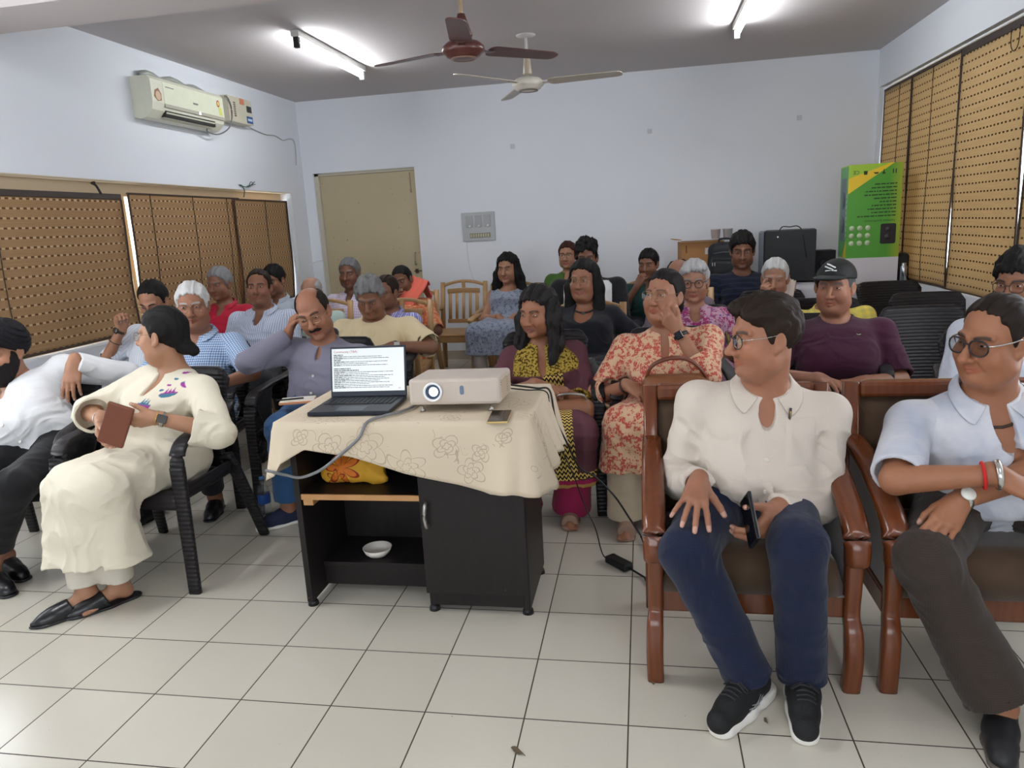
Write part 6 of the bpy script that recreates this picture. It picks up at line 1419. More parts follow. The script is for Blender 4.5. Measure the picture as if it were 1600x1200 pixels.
BLK, DBR, GRY, WHT, SLT = (.010, .009, .009), (.022, .014, .010), (.20, .20, .20), (.56, .56, .55), (.075, .075, .078)
FAIR, MED, TAN, DRK = (.46, .265, .180), (.37, .200, .128), (.31, .160, .096), (.20, .098, .060)
m_gold = plain('gold_metal', srgb(200, 168, 96), .25, .9); m_redthr = plain('red_thread', srgb(190, 30, 30), .8); m_beads = plain('dark_beads', srgb(52, 38, 30), .4); m_rimdark = plain('rim_dark', srgb(34, 30, 30), .3); m_rimgold = plain('rim_gold', srgb(150, 128, 96), .25, .8); m_silver = plain('silver', srgb(196, 194, 188), .2, .9)
GP = 'seated audience'; PEOPLE = {}
def P(key, chair_=None, **sp):
    sp.setdefault('group', GP); c = person(sp); PEOPLE[key] = c
    if chair_: kind, xy, lab = chair_; q = c['Hp'] + c['F'] * .04; x, y = xy if xy else (q[0], q[1]); chair(kind, x, y, sp.get('crot', sp.get('yaw', 0)), lab, dict(black=G1, wood=G2)[kind])
    return c
at3 = lambda px, py, Y: tuple(at(px, py, Y))
sub = lambda a, b: tuple(np.array(a) - np.array(b))

# ---- front row ---------------------------------------------------------------------------------------------------------
# man in the cream shirt, right of the desk
M_P3 = cloth('check', srgb(206, 196, 184), srgb(196, 185, 172), f=330, f2=330, tinted=False)
c = P('cream', label='person in cream shirt, navy trousers and black sneakers, seated in teak armchair', head=at3(1194, 524, .17), hyaw=-71, hroll=2, hpitch=2, hip=(2.545, .29), seat=.405, s=1.0, fat=.75, belly=.85, age=.4, vox=.0036, hs=1.03, jaw=.010, skin=(.40, .20, .125), sw=.190,
  hair=dict(c=DBR, line='short', part=1, vol=.004, rough=.008, dh=.004, t=.008), glasses=dict(m=m_rimdark, metal=m_silver, w=.046, hgt=.042, rr=.020), shadow=.25,
  top=dict(m=M_P3, c=(.75, .68, .60), sleeve='long', collar='fold', buttons=4, placket=True, pocket=(-.155, -.050, .205, .335), fold=.018, loose=.006, vdepth=.046, vw=.026, hem=-.03), pants=dict(c=(.010, .014, .038), m=cloth('check', srgb(23, 29, 50), srgb(28, 35, 58), f=150, f2=150), hem=.0, r=1.02, cuff=.068, fold=.006), shoes=dict(kind='sneaker'),
  kneeR=at3(1052, 838, -.16), kneeL=at3(1245, 838, -.14), footR=(2.487, -.175), footL=(2.638, -.150), fdR=(-.17, -.22, 0), fdL=(-.025, -.26, 0), shoe=1.14, shL=(0, 0, -.015),
  armR=dict(w=(2.352, -.015, .640), d=(-.20, -.88, -.36), n=(-.05, .38, -.92), curl=[(.16, .22, .15), (.16, .24, .15), (.16, .22, .15), (.18, .2, .1)], spread=.26, thumb=(.85, .1), pole=(-.25, .75, -.6)),
  armL=dict(w=at3(1213, 797, -.05), d=(-.55, -.62, -.48), n=(-.72, .30, -.10), curl=[(.55, .75, .5), (.60, .8, .5), (.65, .85, .5), (.7, .9, .5)], spread=.02, thumb=(.9, .5), ct=A3(-.6, -.55, .05), pole=(.55, .55, -.6)))
w = c['arm']['L'][2]; d = nrm(c['arm']['L'][3])
o = empty('smartphone', tuple(A3(*at3(1172, 812, -.145))), 'black smartphone gripped in the hand of the man in cream shirt', 'phone'); MB().box((-.0055, -.037, -.074), (.0055, .037, .074), .004).build('body', plain('phone_black', srgb(22, 22, 26), .25), o); MB().box((-.0066, -.032, -.068), (-.0054, .032, .068)).build('glass', plain('phone_glass', srgb(12, 12, 14), .06), o); o.rotation_euler = (math.radians(-48), math.radians(6), math.radians(12))
y = surf(c, c['top'], -.060, .338); pp = c['tp'](-.066, (y or .16) + .006, .345); b = MB(); b.tube([(0, 0, -.03), (0, 0, .018)], .0042, 8); o = b.build('pen', plain('pen_black', srgb(30, 30, 40), .3)); o.location = tuple(pp); o.rotation_euler = (.10, .06, 0); tag(o, 'pen clipped in the chest pocket of the cream shirt', 'pen'); b = MB(); b.tube([(0, -.006, -.034), (0, -.006, .008), (0, 0, .012)], .0018, 6); b.build('pen_clip', m_gold, o)
# man in the pale blue shirt, right edge
k = NT('brushed_cotton', .85, 0, .15); g_ = k.gc(); n1 = k.noise(k.gc((1.2, 1, 1)), 7, 3, .6); n2 = k.noise(k.gc((6, 6, 26)), 1, 3); k.color(k.mix(k.math('MULTIPLY', k.math('SUBTRACT', n1, .36), 2.2), srgb(206, 206, 210), k.mix(n2, srgb(132, 148, 176), srgb(186, 193, 206)))); k.bump(k.noise(g_, 30, 4), .3, .006); M_P4 = k.m
c = P('blue', label='person in mottled pale blue short-sleeved shirt with dark glasses, arms crossed', head=at3(1553, 530, .15), hyaw=-60, hroll=3, hpitch=4, hip=(3.27, .27), seat=.405, s=1.0, fat=.85, belly=1.0, age=.8, vox=.0036, hs=1.04, jaw=.012, skin=(.38, .185, .105), sw=.200, nose=1.1,
  hair=dict(c=(.020, .013, .010), style='short', line='reced', rough=.005, t=.007), glasses=dict(m=m_rimdark, metal=m_silver, w=.052, hgt=.044, r=.0026, rr=.021, lens=.35),
  top=dict(m=M_P4, c=(.7, .72, .76), sleeve='elbow', collar='fold', buttons=3, placket=True, fold=.012, loose=.008, vdepth=.082, vw=.028, lap=.04, hem=-.10), pants=dict(c=(.034, .027, .022), m=cloth('check', srgb(50, 42, 37), srgb(60, 51, 45), f=200, f2=200), hem=.02, r=1.06, cuff=.086, fold=.007), shoes=dict(kind='loafer', m=plain('black_shoe', srgb(24, 24, 27), .5), sole=plain('sole_grey', srgb(92, 84, 76), .7)),
  kneeR=at3(1440, 885, -.15), footR=(3.135, -.235), fdR=(-.10, -.24, 0), kneeL=(3.50, -.15, .52), footL=(3.46, -.12),
  armR=dict(w=at3(1560, 742, -.09), d=(.80, -.45, -.38), n=(-.1, .35, -.9), curl=.25, pole=(-.85, -.5, -.35)), armL=dict(w=at3(1500, 782, -.06), d=(-.62, -.55, -.58), n=(-.2, .55, -.75), curl=[(.4, .5, .3)] * 4, thumb=(.5, .4), pole=(.9, -.2, -.4)))
ring(c, 'R', .86, .036, .0045, m_redthr, 'red_thread'); ring(c, 'R', 1.0, .040, .0036, m_silver, 'bangle', flat=2.2); watch(c, 'L', .96, (-.3, -.8, .6), m_silver, plain('watch_white', srgb(214, 214, 206), .2), fr=.017); necklace(c, m_beads, .0045, .085)
# woman in the cream kurta
def p2_paint(ctx, V, g, slv, tint):
    def motif(px, py, s_, ca, cb, ang=0):
        q = (A3(*at3(px, py, .52)) - ctx['Hp']) @ ctx['TR'].T; dx = g[:, 0] - q[0]; dz = g[:, 2] - q[2]; fr = (g[:, 1] > 0) & ~slv; ca_, sa_ = math.cos(ang), math.sin(ang); dx, dz = dx * ca_ - dz * sa_, dx * sa_ + dz * ca_
        bowl = fr & ((dx / s_) ** 2 + (dz / (s_ * .62)) ** 2 < 1) & (dz < 0); tint[bowl] = ca; rim = fr & (np.abs(dx) < s_ * .95) & (np.abs(dz - .001) < .0022); tint[rim] = cb
        for x0 in (-.5, 0, .5): tri = fr & (dz > .003) & (dz < s_ * .75) & (np.abs(dx - x0 * s_ * .8) < (s_ * .75 - dz) * .32); tint[tri] = cb
    pu, te = (.30, .035, .26), (.05, .16, .24)
    motif(271, 582, .030, te, pu); motif(259, 599, .032, pu, te); motif(245, 615, .030, te, pu, .25); motif(227, 632, .034, pu, te)
    for i, (px, py) in enumerate(((236, 572), (237, 582), (236, 592), (234, 602), (231, 610))): motif(px, py, .009, pu if i % 2 else te, pu if i % 2 else te)
    return tint
CR = (.70, .65, .52)
c = P('kurta', ('black', (.055, .62), 'black woven plastic armchair holding the woman in the cream kurta'), label='person in long cream kurta with hair bun, in profile, holding a brown wallet', head=at3(254, 523, .70), hyaw=-84, hpitch=-2, fem=1, yaw=-16, crot=0, hip=(.075, .67), seat=.41, s=.98, fat=.6, belly=.5, vox=.0038, hs=1.0, age=.6, skin=(.46, .27, .175), brow=.7, lips=(.32, .07, .075),
  hair=dict(style='woman', line='woman', c=BLK, t=.007, rough=.004, locks=[((0, -.070, -.02), (0, -.085, -.05), .048, .036), ((0, -.118, -.062), (0, -.130, -.070), .030, .026)]), glasses=dict(m=m_rimgold, r=.0011, w=.046, hgt=.036),
  top=dict(m=cloth('plain', name='cream_cotton'), c=CR, sleeve='3/4', neck='v', vdepth=.068, vw=.022, paint=p2_paint, kurta=dict(hem=.205, r1=.105, r2=.10, r3=.12, flare=.05, fold=.012), fold=.010, name='kurta', puff=.012, arm_r=1.12), pants=dict(c=(.60, .56, .48), hem=.02, cuff=.062, name='salwar'), shoes=dict(kind='mule'),
  kneeR=(-.075, .30, .53), kneeL=(.10, .30, .53), footR=(-.035, .185), footL=(.055, .26), fdR=(-.16, -.20, 0), fdL=(-.14, -.2, 0),
  armR=dict(w=at3(158, 655, .44), d=(.30, -.45, -.62), n=(.75, .25, .35), curl=[(.3, .4, .3)] * 4, thumb=(.7, .3), pole=(-.95, -.1, -.3)), armL=dict(w=at3(244, 653, .40), d=(-.93, -.28, -.08), n=(-.12, .75, .35), curl=[(.30, .45, .35)] * 4, spread=.05, thumb=(.7, .35), pole=(.9, .25, -.45)))
watch(c, 'L', .90, (.0, -.9, .4), m_silver, plain('watch_dark', srgb(60, 54, 52), .2), sq=True); ring(c, 'L', .99, .031, .002, m_gold, 'bangle'); ring(c, 'R', .99, .031, .002, m_silver, 'bangle')
o = MB().box((-.05, -.010, -.088), (.05, .010, .088), .005).build('wallet', plain('wallet_brown', srgb(112, 62, 44), .45)); o.location = at3(181, 664, .325); o.rotation_euler = (.1, .44, .35); tag(o, 'brown leather phone wallet held by the woman in the cream kurta', 'wallet')
b = head_solid(c, [('el', (-.076, -.002, -.040), (.004, .004, .006), .002)], 'earring', m_gold, h=.0015)
# man with the black turban, left edge
c = P('turban', ('black', (-.62, .66), 'black woven plastic armchair holding the man in the black turban'), label='person in black turban and white shirt, arm hung over chair back, at left edge', head=at3(2, 548, .78), hyaw=10, hpitch=6, yaw=18, crot=12, hip=(-.60, .74), seat=.41, s=1.02, fat=.6, belly=.7, vox=.0042, hs=1.04, skin=(.44, .25, .165), neck=None,
  beard=dict(t=.016, c=(.012, .010, .010)), mustache=dict(t=.009), top=dict(m=cloth('plain', name='white_cotton'), c=(.72, .73, .75), sleeve='long', collar='fold', buttons=4, placket=True, fold=.010, loose=.008, hem=-.05, button_c=M_BUTTON), pants=dict(c=(.012, .012, .014), hem=.13, fold=.006, cuff=.064), shoes=dict(kind='loafer'),
  kneeL=at3(22, 735, .30), kneeR=(-.80, .30, .54), footL=(-.62, .32), fdL=(.26, -.10, 0), footR=(-.68, .46), fdR=(.24, -.12, 0), shL=(.02, .04, .01),
  armL=dict(w=at3(116, 566, .79), d=(-.10, -.30, -.92), n=(-.2, .92, -.1), curl=[(.12, .25, .2)] * 4, spread=.10, thumb=(.4, .3), pole=(.9, .25, -.15)), armR=dict(pole=(-.9, 0, -.4)))
head_solid(c, [('el', (0, -.010, .058), (.094, .118, .090), .01), ('el', (0, -.05, .03), (.095, .09, .085), .03), ('el', (.04, .05, .085), (.06, .06, .055), .03), ('pl', (0, .085, .040), (0, .45, -.9), .008), ('el', (0, .075, -.052), (.088, .085, .075), .01, 's')], 'turban', hair_mat((.012, .012, .015)), lambda q: .0032 * np.sin((q[:, 2] * .8 + np.abs(q[:, 0]) * .75 - q[:, 1] * .25) * 330) - .001, h=.004)

# ---- second row ---------------------------------------------------------------------------------------------------------
c = P('check', ('black', (-.30, 1.50), 'black woven plastic armchair holding the man in blue checked shirt'), label='person with white hair, glasses and blue checked shirt, seated behind the cream kurta', head=at3(301, 477, 1.55), hyaw=24, hpitch=3, yaw=8, seat=.41, s=1.0, fat=.7, belly=.7, vox=.0046, skin=(.36, .185, .12), age=.8, hs=1.03, jaw=.008,
  hair=dict(c=WHT, line='short', rough=.006, t=.011), glasses=dict(m=m_rimgold, r=.0013, w=.050, hgt=.040), browc=(.35, .35, .34), top=dict(m=cloth('check', srgb(206, 220, 236), srgb(70, 116, 172), f=95, f2=70), sleeve='elbow', collar='fold', buttons=3, fold=.009, loose=.006, pocket=(-.13, -.045, .22, .33), hem=-.08, lap=.03), pants=dict(c=(.02, .02, .025)), shoes=dict(kind='loafer'),
  footR=(-.42, 1.12), footL=(-.10, 1.22), armL=dict(w=at3(345, 600, 1.20), d=(-.7, -.5, -.3), n=(0, .2, -1), pole=(.9, .3, -.5)), armR=dict(pole=(-.8, 0, -.5)))
c = P('fist', ('black', (-.86, 1.96), 'black woven plastic armchair holding the man with the raised fist'), label='person looking down with raised fist and wristwatch, in pale shirt', head=at3(240, 470, 1.98), hyaw=8, hpitch=26, yaw=5, seat=.41, fat=.6, vox=.005, skin=(.40, .22, .145), hair=dict(c=BLK, line='reced', rough=.005), glasses=dict(m=m_rimdark, r=.0012), brow=1,
  top=dict(m=cloth('stripes', srgb(216, 220, 228), srgb(196, 204, 216), f=60), sleeve='elbow', collar='fold', fold=.008, loose=.006), pants=dict(c=(.03, .03, .035)), shoes=dict(kind='loafer'), armR=dict(w=at3(190, 514, 1.85), d=(.12, -.15, .98), n=(.7, -.5, .1), curl=[(1.2, 1.5, .9)] * 4, thumb=(.4, .8), pole=(-.5, -.4, -.8)))
watch(c, 'R', .93, (-.2, -.9, .3), m_beads, plain('watch_dark', srgb(60, 54, 52), .2)); ring(c, 'R', .62, .038, .0025, m_beads, 'thread_bracelet')
c = P('grey_kurta', ('black', (.46, 1.46), 'black woven plastic armchair holding the man adjusting his glasses'), label='person in grey kurta with bald crown and moustache, adjusting his glasses', head=at3(490, 488, 1.40), hyaw=10, hpitch=16, hroll=-13, yaw=0, hip=(.47, 1.50), seat=.41, s=1.02, fat=.35, vox=.0044, hs=1.05, skin=(.36, .18, .115), age=.8, face=(.96, 1, 1.06),
  hair=dict(style='bald', c=(.016, .012, .011), rough=.003, t=.006), mustache=dict(t=.0085, curl=.006), glasses=dict(m=m_rimgold, r=.0012, w=.050, hgt=.036), top=dict(m=cloth('plain', srgb(124, 122, 138)), c=(.2, .2, .25), sleeve='long', collar='band', neck='shirt', buttons=4, placket=True, vdepth=.034, vw=.014, fold=.013, loose=.008, name='kurta', hem=-.12, lap=.05), pants=dict(c=(.022, .065, .14), m=cloth('plain', srgb(48, 82, 122)), name='jeans', cuff=.066, fold=.007), shoes=dict(kind='slip'),
  kneeR=at3(436, 655, 1.03), footR=(.40, 1.08), fdR=(-.20, -.16, 0), footL=(.62, 1.12), armR=dict(w=at3(449, 524, 1.40), d=(.45, -.12, .85), n=(.65, .35, -.30), curl=[(.5, .9, .5), (.6, 1.0, .6), (.5, .9, .6), (.4, .7, .5)], spread=.12, thumb=(.5, .4), pole=(-.55, -.15, -.85)), armL=dict(w=at3(522, 628, 1.22), d=(-.6, -.6, -.4), n=(0, .2, -1), pole=(.9, .3, -.5)))
o = empty('notebook', at3(466, 628, 1.12), 'small notebook with a pen lying on the knee in blue jeans', 'notebook', rz=.3); MB().box((-.085, -.05, 0), (.085, .05, .012), .002).build('cover', plain('note_orange', srgb(196, 134, 96), .6), o); MB().box((-.082, -.047, .012), (.082, .047, .016)).build('pages', plain('note_paper', srgb(222, 216, 204), .7), o); b = MB(); b.tube([(-.10, -.02, .021), (.03, -.01, .021)], .004, 8); b.build('pen', m_black, o)
# woman in maroon and mustard
k = NT('block_print', .85, 0, .15); g_ = k.gc(); x, y, z = k.sep(g_); a_ = k.n('ShaderNodeAttribute', attribute_name='tint'); al = a_.outputs['Alpha']
tt = k.math('SUBTRACT', z, y); zz = k.math('FRACT', k.math('MULTIPLY', k.math('ADD', tt, k.math('MULTIPLY', k.math('PINGPONG', x, .0095), 1.5)), 46)); zig = k.mix(k.math('LESS_THAN', zz, .5), srgb(214, 184, 104), srgb(30, 24, 24))
spk = k.mix(k.math('GREATER_THAN', k.noise(g_, 95, 2), .53), a_.outputs['Color'], srgb(70, 54, 18)); cc = k.mix(k.math('LESS_THAN', al, .75), a_.outputs['Color'], spk); k.color(k.mix(k.math('LESS_THAN', al, .25), cc, zig)); k.bump(k.noise(g_, 26, 4), .3, .006); M_P8 = k.m
MAR, MUS, PNK = (.105, .040, .052), (.36, .25, .045), (.33, .020, .085)
def p8_paint(ctx, V, g, slv, tint):
    t = np.c_[tint, np.ones(len(V))]; z = g[:, 2]; L = ctx['L']; f = ~slv
    yoke = f & (z > L * .62) & (g[:, 1] > -.2); t[yoke] = [*MUS, .5]
    cuff = slv & (z < -.335); t[cuff] = [*MUS, .5]
    pan = f & (np.abs(g[:, 0] + .05 + .04 * (z < .1)) < .05) & (z < L * .62) & (g[:, 1] > .02); t[pan, 3] = 0
    low = f & (V[:, 2] < .255) & (g[:, 1] > .1); t[low] = [*PNK, 1]; bd = f & (V[:, 2] < .295) & (V[:, 2] > .262) & (g[:, 1] > .1); t[bd, 3] = 0; ed = f & (V[:, 2] < .232); t[ed] = [.42, .26, .07, 1]
    return t
c = P('maroon', ('black', (1.68, 1.50), 'black woven plastic armchair holding the woman in the maroon and mustard kurta'), label='person with long dark hair in maroon and mustard kurta with zigzag panel', head=at3(840, 487, 1.42), hyaw=-24, hpitch=6, fem=1, yaw=4, hip=(1.70, 1.50), seat=.41, s=.98, fat=.25, vox=.0044, hs=1.0, age=.9, skin=(.34, .165, .098), brow=.9, lips=(.22, .07, .065),
  hair=dict(style='woman', line='woman', c=(.014, .012, .012), c2=(.02, .018, .018), t=.016, rough=.010, ears_covered=1, locks=[((x * .05, -.03, .06), (x * .088, -.005, -.04), .045, .045) for x in (-1, 1)] + [((x * .088, -.005, -.04), (x * .10, .02, -.16), .045, .036) for x in (-1, 1)] + [((x * .10, .02, -.16), (x * .085, .06, -.26), .036, .016) for x in (-1, 1)] + [((0, -.08, 0), (0, -.10, -.18), .07, .05)]),
  top=dict(m=M_P8, c=MAR, sleeve='3/4', neck='v', vdepth=.10, vw=.020, kurta=dict(hem=.215, r1=.10, r2=.088, r3=.10, flare=.03, fold=.010), paint=p8_paint, name='kurta', fold=.008, arm_r=1.05, collar=None), pants=dict(c=PNK, hem=-.02, cuff=.098, name='salwar', r=1.0), shoes=dict(kind='sandal'),
  footR=(1.60, 1.16), footL=(1.835, 1.19), fdL=(.0, -1, 0), armR=dict(w=at3(838, 600, 1.19), d=(.75, -.45, -.2), n=(.1, .3, -.9), curl=[(.5, .6, .3)] * 4, pole=(-.9, .1, -.4)), armL=dict(w=at3(876, 612, 1.20), d=(-.85, -.35, .12), n=(0, .5, -.8), curl=[(.5, .7, .3)] * 4, pole=(.45, .4, -.7)))
b = head_solid(c, [('rc', (-.082, .0, -.045), (-.083, .0, -.060), .004, .006, .002)], 'earring', m_silver, h=.002)
S = Solid(); S.add('bx', A3(0, 0, .05), np.eye(3), A3(.105, .055, .052), .04, k=.02); S.disp = lambda Pn: .008 * (vnoise(Pn * 24) - .5); V, Q = S.mesh(.0045); o = solid_obj('handbag', V, Q, plain('tan_leather', srgb(134, 88, 62), .45)); o.location = at3(893, 645, 1.15); o.location.z -= .04; tag(o, 'tan leather handbag on the lap of the woman in maroon', 'handbag'); b = MB(); b.tube(spline([(-.07, 0, .09), (-.06, -.01, .125), (0, -.015, .135), (.06, -.01, .125), (.07, 0, .09)], 5), .006, 8); b.build('strap', plain('chain_silver', srgb(150, 146, 140), .3, .7), o)
# woman in the pink printed kurta
c = P('pink', ('black', (2.34, 1.50), 'black woven plastic armchair holding the woman in the red printed kurta'), label='person in cream and red printed kurta with hand on chin and smartwatch', head=at3(1038, 462, 1.45), hyaw=-32, hpitch=-7, fem=1, yaw=-6, crot=0, hip=(2.34, 1.52), seat=.41, s=1.0, fat=.95, belly=.9, vox=.0044, hs=1.04, age=.8, skin=(.38, .195, .125), jaw=.010, bindi=1, brow=.7, sw=.185,
  hair=dict(style='woman', line='woman', c=(.014, .011, .011), t=.007, rough=.003, dh=.006, locks=[((0, -.09, -.02), (0, -.12, -.05), .045, .035)]), glasses=dict(m=m_rimgold, r=.0012, w=.052, hgt=.040),
  top=dict(m=cloth('floral', srgb(204, 170, 138), srgb(178, 76, 66), f=38, t=.50, c=srgb(198, 116, 100), vt=.18), sleeve='3/4', neck='v', vdepth=.070, vw=.022, kurta=dict(hem=.30, r1=.105, r2=.092, r3=.10, fold=.009), name='kurta', fold=.010, arm_r=1.1, puff=.010, button_c=m_redthr, buttons=2), pants=dict(c=(.44, .37, .27), hem=-.02, cuff=.085, name='salwar', r=1.05), shoes=dict(kind='sandal'),
  footR=(2.10, 1.09), fdR=(.02, -1, 0), footL=(2.36, 1.12), armL=dict(w=at3(1060, 517, 1.30), d=(-.62, .10, .72), n=(.35, .90, .05), curl=[(.5, .7, .4), (.6, .8, .4), (.7, .9, .5), (.8, 1.0, .5)], thumb=(.6, .2), pole=(.75, .1, -.9)), armR=dict(w=at3(982, 602, 1.20), d=(.70, -.55, -.30), n=(0, .3, -1), curl=.45, pole=(-.6, .3, -.6)))
watch(c, 'L', .90, (-.3, -.9, .25), m_black, plain('watch_black', srgb(16, 18, 24), .1), r=.034, sq=True); ring(c, 'R', .92, .034, .0055, m_beads, 'bead_bracelet')
S = Solid(); S.add('bx', A3(0, 0, .07), np.eye(3), A3(.15, .07, .075), .05, k=.02); S.disp = lambda Pn: .010 * (vnoise(Pn * 20) - .5); V, Q = S.mesh(.005); o = solid_obj('handbag', V, Q, plain('brown_leather', srgb(120, 74, 46), .4)); o.location = (2.33, 1.13, .585); tag(o, 'brown leather handbag with hoop handle on the lap in red printed kurta', 'handbag')
for dx in (0, .03): b = MB(); b.tube(spline([(-.13, dx, .12), (-.10, dx - .02, .19), (-.02, dx - .03, .225), (.06, dx - .03, .215), (.12, dx - .02, .16), (.14, dx, .11)], 6), .007, 8); b.build('strap', plain('strap_brown', srgb(104, 54, 36), .4), o)
# man in the cap
c = P('cap', ('black', (3.11, 1.86), 'black woven plastic armchair holding the man in the black cap'), label='person in black cap and maroon sweater, mouth slightly open', head=at3(1306, 448, 1.85), hyaw=-30, hpitch=0, yaw=-4, seat=.41, s=1.03, fat=.7, vox=.0044, hs=1.06, age=.9, skin=(.37, .19, .125), jaw=.006, mouth=.004, nose=1.1, shadow=.2, sw=.205,
  hair=dict(c=SLT, line='short', rough=.003, t=.004), top=dict(m=cloth('plain', srgb(62, 26, 46)), c=(.05, .012, .03), sleeve='elbow', neck='round', fold=.008, loose=.010, name='sweater'), pants=dict(c=(.02, .02, .025)), shoes=dict(kind='loafer'), armL=dict(w=at3(1348, 596, 1.52), d=(-.9, -.3, -.1), n=(0, .3, -1), pole=(.9, .3, -.4)), armR=dict(pole=(-.8, 0, -.5)))
cp = head_solid(c, [('el', (0, -.012, .048), (.088, .110, .088), .01), ('pl', (0, 0, .040), (0, .10, -1), .004), ('el', (0, .105, .052), (.074, .085, .012), .008)], 'cap', plain('cap_black', srgb(20, 22, 22), .7), h=.0042)
b = MB()
for (x0, z0, x1, z1) in ((-.018, .098, .022, .116), (-.010, .088, .030, .104), (-.026, .084, .026, .0835)):
    pts = [c['hp'](x0 + (x1 - x0) * t, .013 + .080 - (z0 + (z1 - z0) * t - .06) * .36, z0 + (z1 - z0) * t) - c['root'] for t in np.linspace(0, 1, 6)]; b.tube(pts, .0042, 6)
b.build('cap_emblem', plain('emblem_white', srgb(214, 216, 214), .6), cp, fix=False)
y = surf(c, c['top'], -.09, c['L'] * .70); b = MB(); b.tube([c['tp'](-.098, (y or .15) + .002, c['L'] * .70 + .003) - c['root'], c['tp'](-.088, (y or .15) + .002, c['L'] * .70) - c['root'], c['tp'](-.078, (y or .15) + .002, c['L'] * .70 + .003) - c['root']], .0018, 5); b.build('chest_emblem', M_WHT, c['topo'], fix=False)
# young man at the right edge
c = P('edge', ('black', None, 'black woven plastic armchair holding the young man at the right edge'), label='person with thick black hair and glasses, cut by the right edge', head=at3(1592, 440, 1.25), hyaw=-46, hpitch=8, yaw=-10, crot=0, seat=.42, s=1.02, fat=.3, vox=.0046, skin=(.30, .155, .095), hair=dict(c=BLK, line='full', t=.016, up=.012, rough=.010, fr=(50, 24, 24)), glasses=dict(m=m_rimdark, r=.0016),
  top=dict(m=cloth('plain', srgb(190, 196, 208)), c=(.55, .57, .63), sleeve='elbow', collar='fold', fold=.008, loose=.006), pants=dict(c=(.02, .02, .025)), shoes=dict(kind='loafer'))

# ---- third row and behind, left half ------------------------------------------------------------------------------------
V2 = .0056
c = P('cream_kurta', ('black', None, 'black woven plastic armchair holding the man in the plain cream kurta'), label='person with grey hair looking down, in plain pale yellow kurta, behind the laptop screen', head=at3(578, 463, 2.30), hyaw=6, hpitch=27, yaw=4, seat=.41, s=1.02, fat=.9, belly=.9, vox=.005, hs=1.03, age=.9, skin=(.26, .135, .085), jaw=.006, hair=dict(c=(.11, .11, .11), c2=(.2, .2, .2), line='short', rough=.012, t=.016, fr=(40, 26, 26)), browc=(.10, .10, .10), sw=.200,
  top=dict(m=cloth('plain', srgb(214, 196, 158)), c=(.6, .5, .3), sleeve='elbow', neck='round', fold=.010, loose=.012, name='kurta', puff=.012, hem=-.10, lap=.03), pants=dict(c=(.5, .48, .42)), shoes=dict(kind='loafer'), armL=dict(w=at3(612, 541, 2.05), d=(-.9, -.3, -.15), n=(0, .3, -1), curl=.5, pole=(.95, .1, -.3)), armR=dict(w=at3(560, 548, 2.03), pole=(-.9, 0, -.4)))
watch(c, 'L', .92, (-.2, -.9, .4), m_black, m_silver, r=.034, sq=True)
P('stripe13', ('black', None, 'black woven plastic armchair holding the man in striped shirt with open collar'), label='person with receding dark hair, chin raised, in pale blue striped shirt with open collar', head=at3(405, 449, 2.70), hyaw=14, hpitch=-5, yaw=6, seat=.42, s=1.02, fat=.6, vox=.005, hs=1.02, skin=(.31, .155, .10), shadow=.3, hair=dict(c=DBR, line='reced', t=.010, rough=.006), top=dict(m=cloth('stripes', srgb(204, 212, 228), srgb(140, 156, 190), f=75, duty=.3), sleeve='long', collar='fold', fold=.009, loose=.006, vdepth=.09, pocket=(-.13, -.05, .22, .32)), pants=dict(c=(.05, .055, .065)), shoes=dict(kind='loafer'))
P('red', ('black', None, 'black woven plastic armchair holding the man in the red polo shirt'), label='person with grey hair in red polo shirt with white trim, near the middle left blind', head=at3(343, 443, 3.32), hyaw=-4, hpitch=6, yaw=4, seat=.42, fat=.4, vox=V2, skin=(.26, .135, .085), hair=dict(c=(.20, .20, .21), line='short', rough=.006), age=.8, hs=1.07, browc=(.14, .14, .14), top=dict(m=cloth('plain', srgb(176, 32, 56)), c=(.42, .016, .04), sleeve='elbow', collar='fold', fold=.007, name='polo_shirt'), pants=dict(c=(.03, .03, .04)), shoes=dict(kind='loafer'))
P('young14', ('black', None, 'black woven plastic armchair holding the young man behind the striped shirt'), label='person with short black hair in light blue shirt, half hidden behind the striped shirt', head=at3(428, 437, 4.12), hs=1.10, hyaw=-6, hpitch=10, yaw=2, seat=.42, fat=.35, vox=V2, skin=(.27, .135, .085), hair=dict(c=BLK, line='full', rough=.006), top=dict(m=cloth('plain', srgb(184, 196, 210)), c=(.5, .55, .62), sleeve='elbow', collar='fold', fold=.007), pants=dict(c=(.03, .03, .04)), shoes=dict(kind='loafer'))
P('bald15', ('wood', None, 'slatted wood coloured armchair holding the bald man in pale green'), label='person with bald head in pale green shirt, hidden behind the grey kurta', head=at3(487, 457, 3.42), hyaw=0, hpitch=16, yaw=0, seat=.42, fat=.5, vox=V2, skin=(.42, .25, .18), hair=dict(style='bald', c=(.35, .35, .35), rough=.003, t=.005), glasses=dict(m=m_rimgold, r=.0012), top=dict(m=cloth('plain', srgb(188, 208, 200)), c=(.5, .6, .56), sleeve='elbow', collar='fold', fold=.007), pants=dict(c=(.05, .05, .06)), shoes=dict(kind='loafer'))
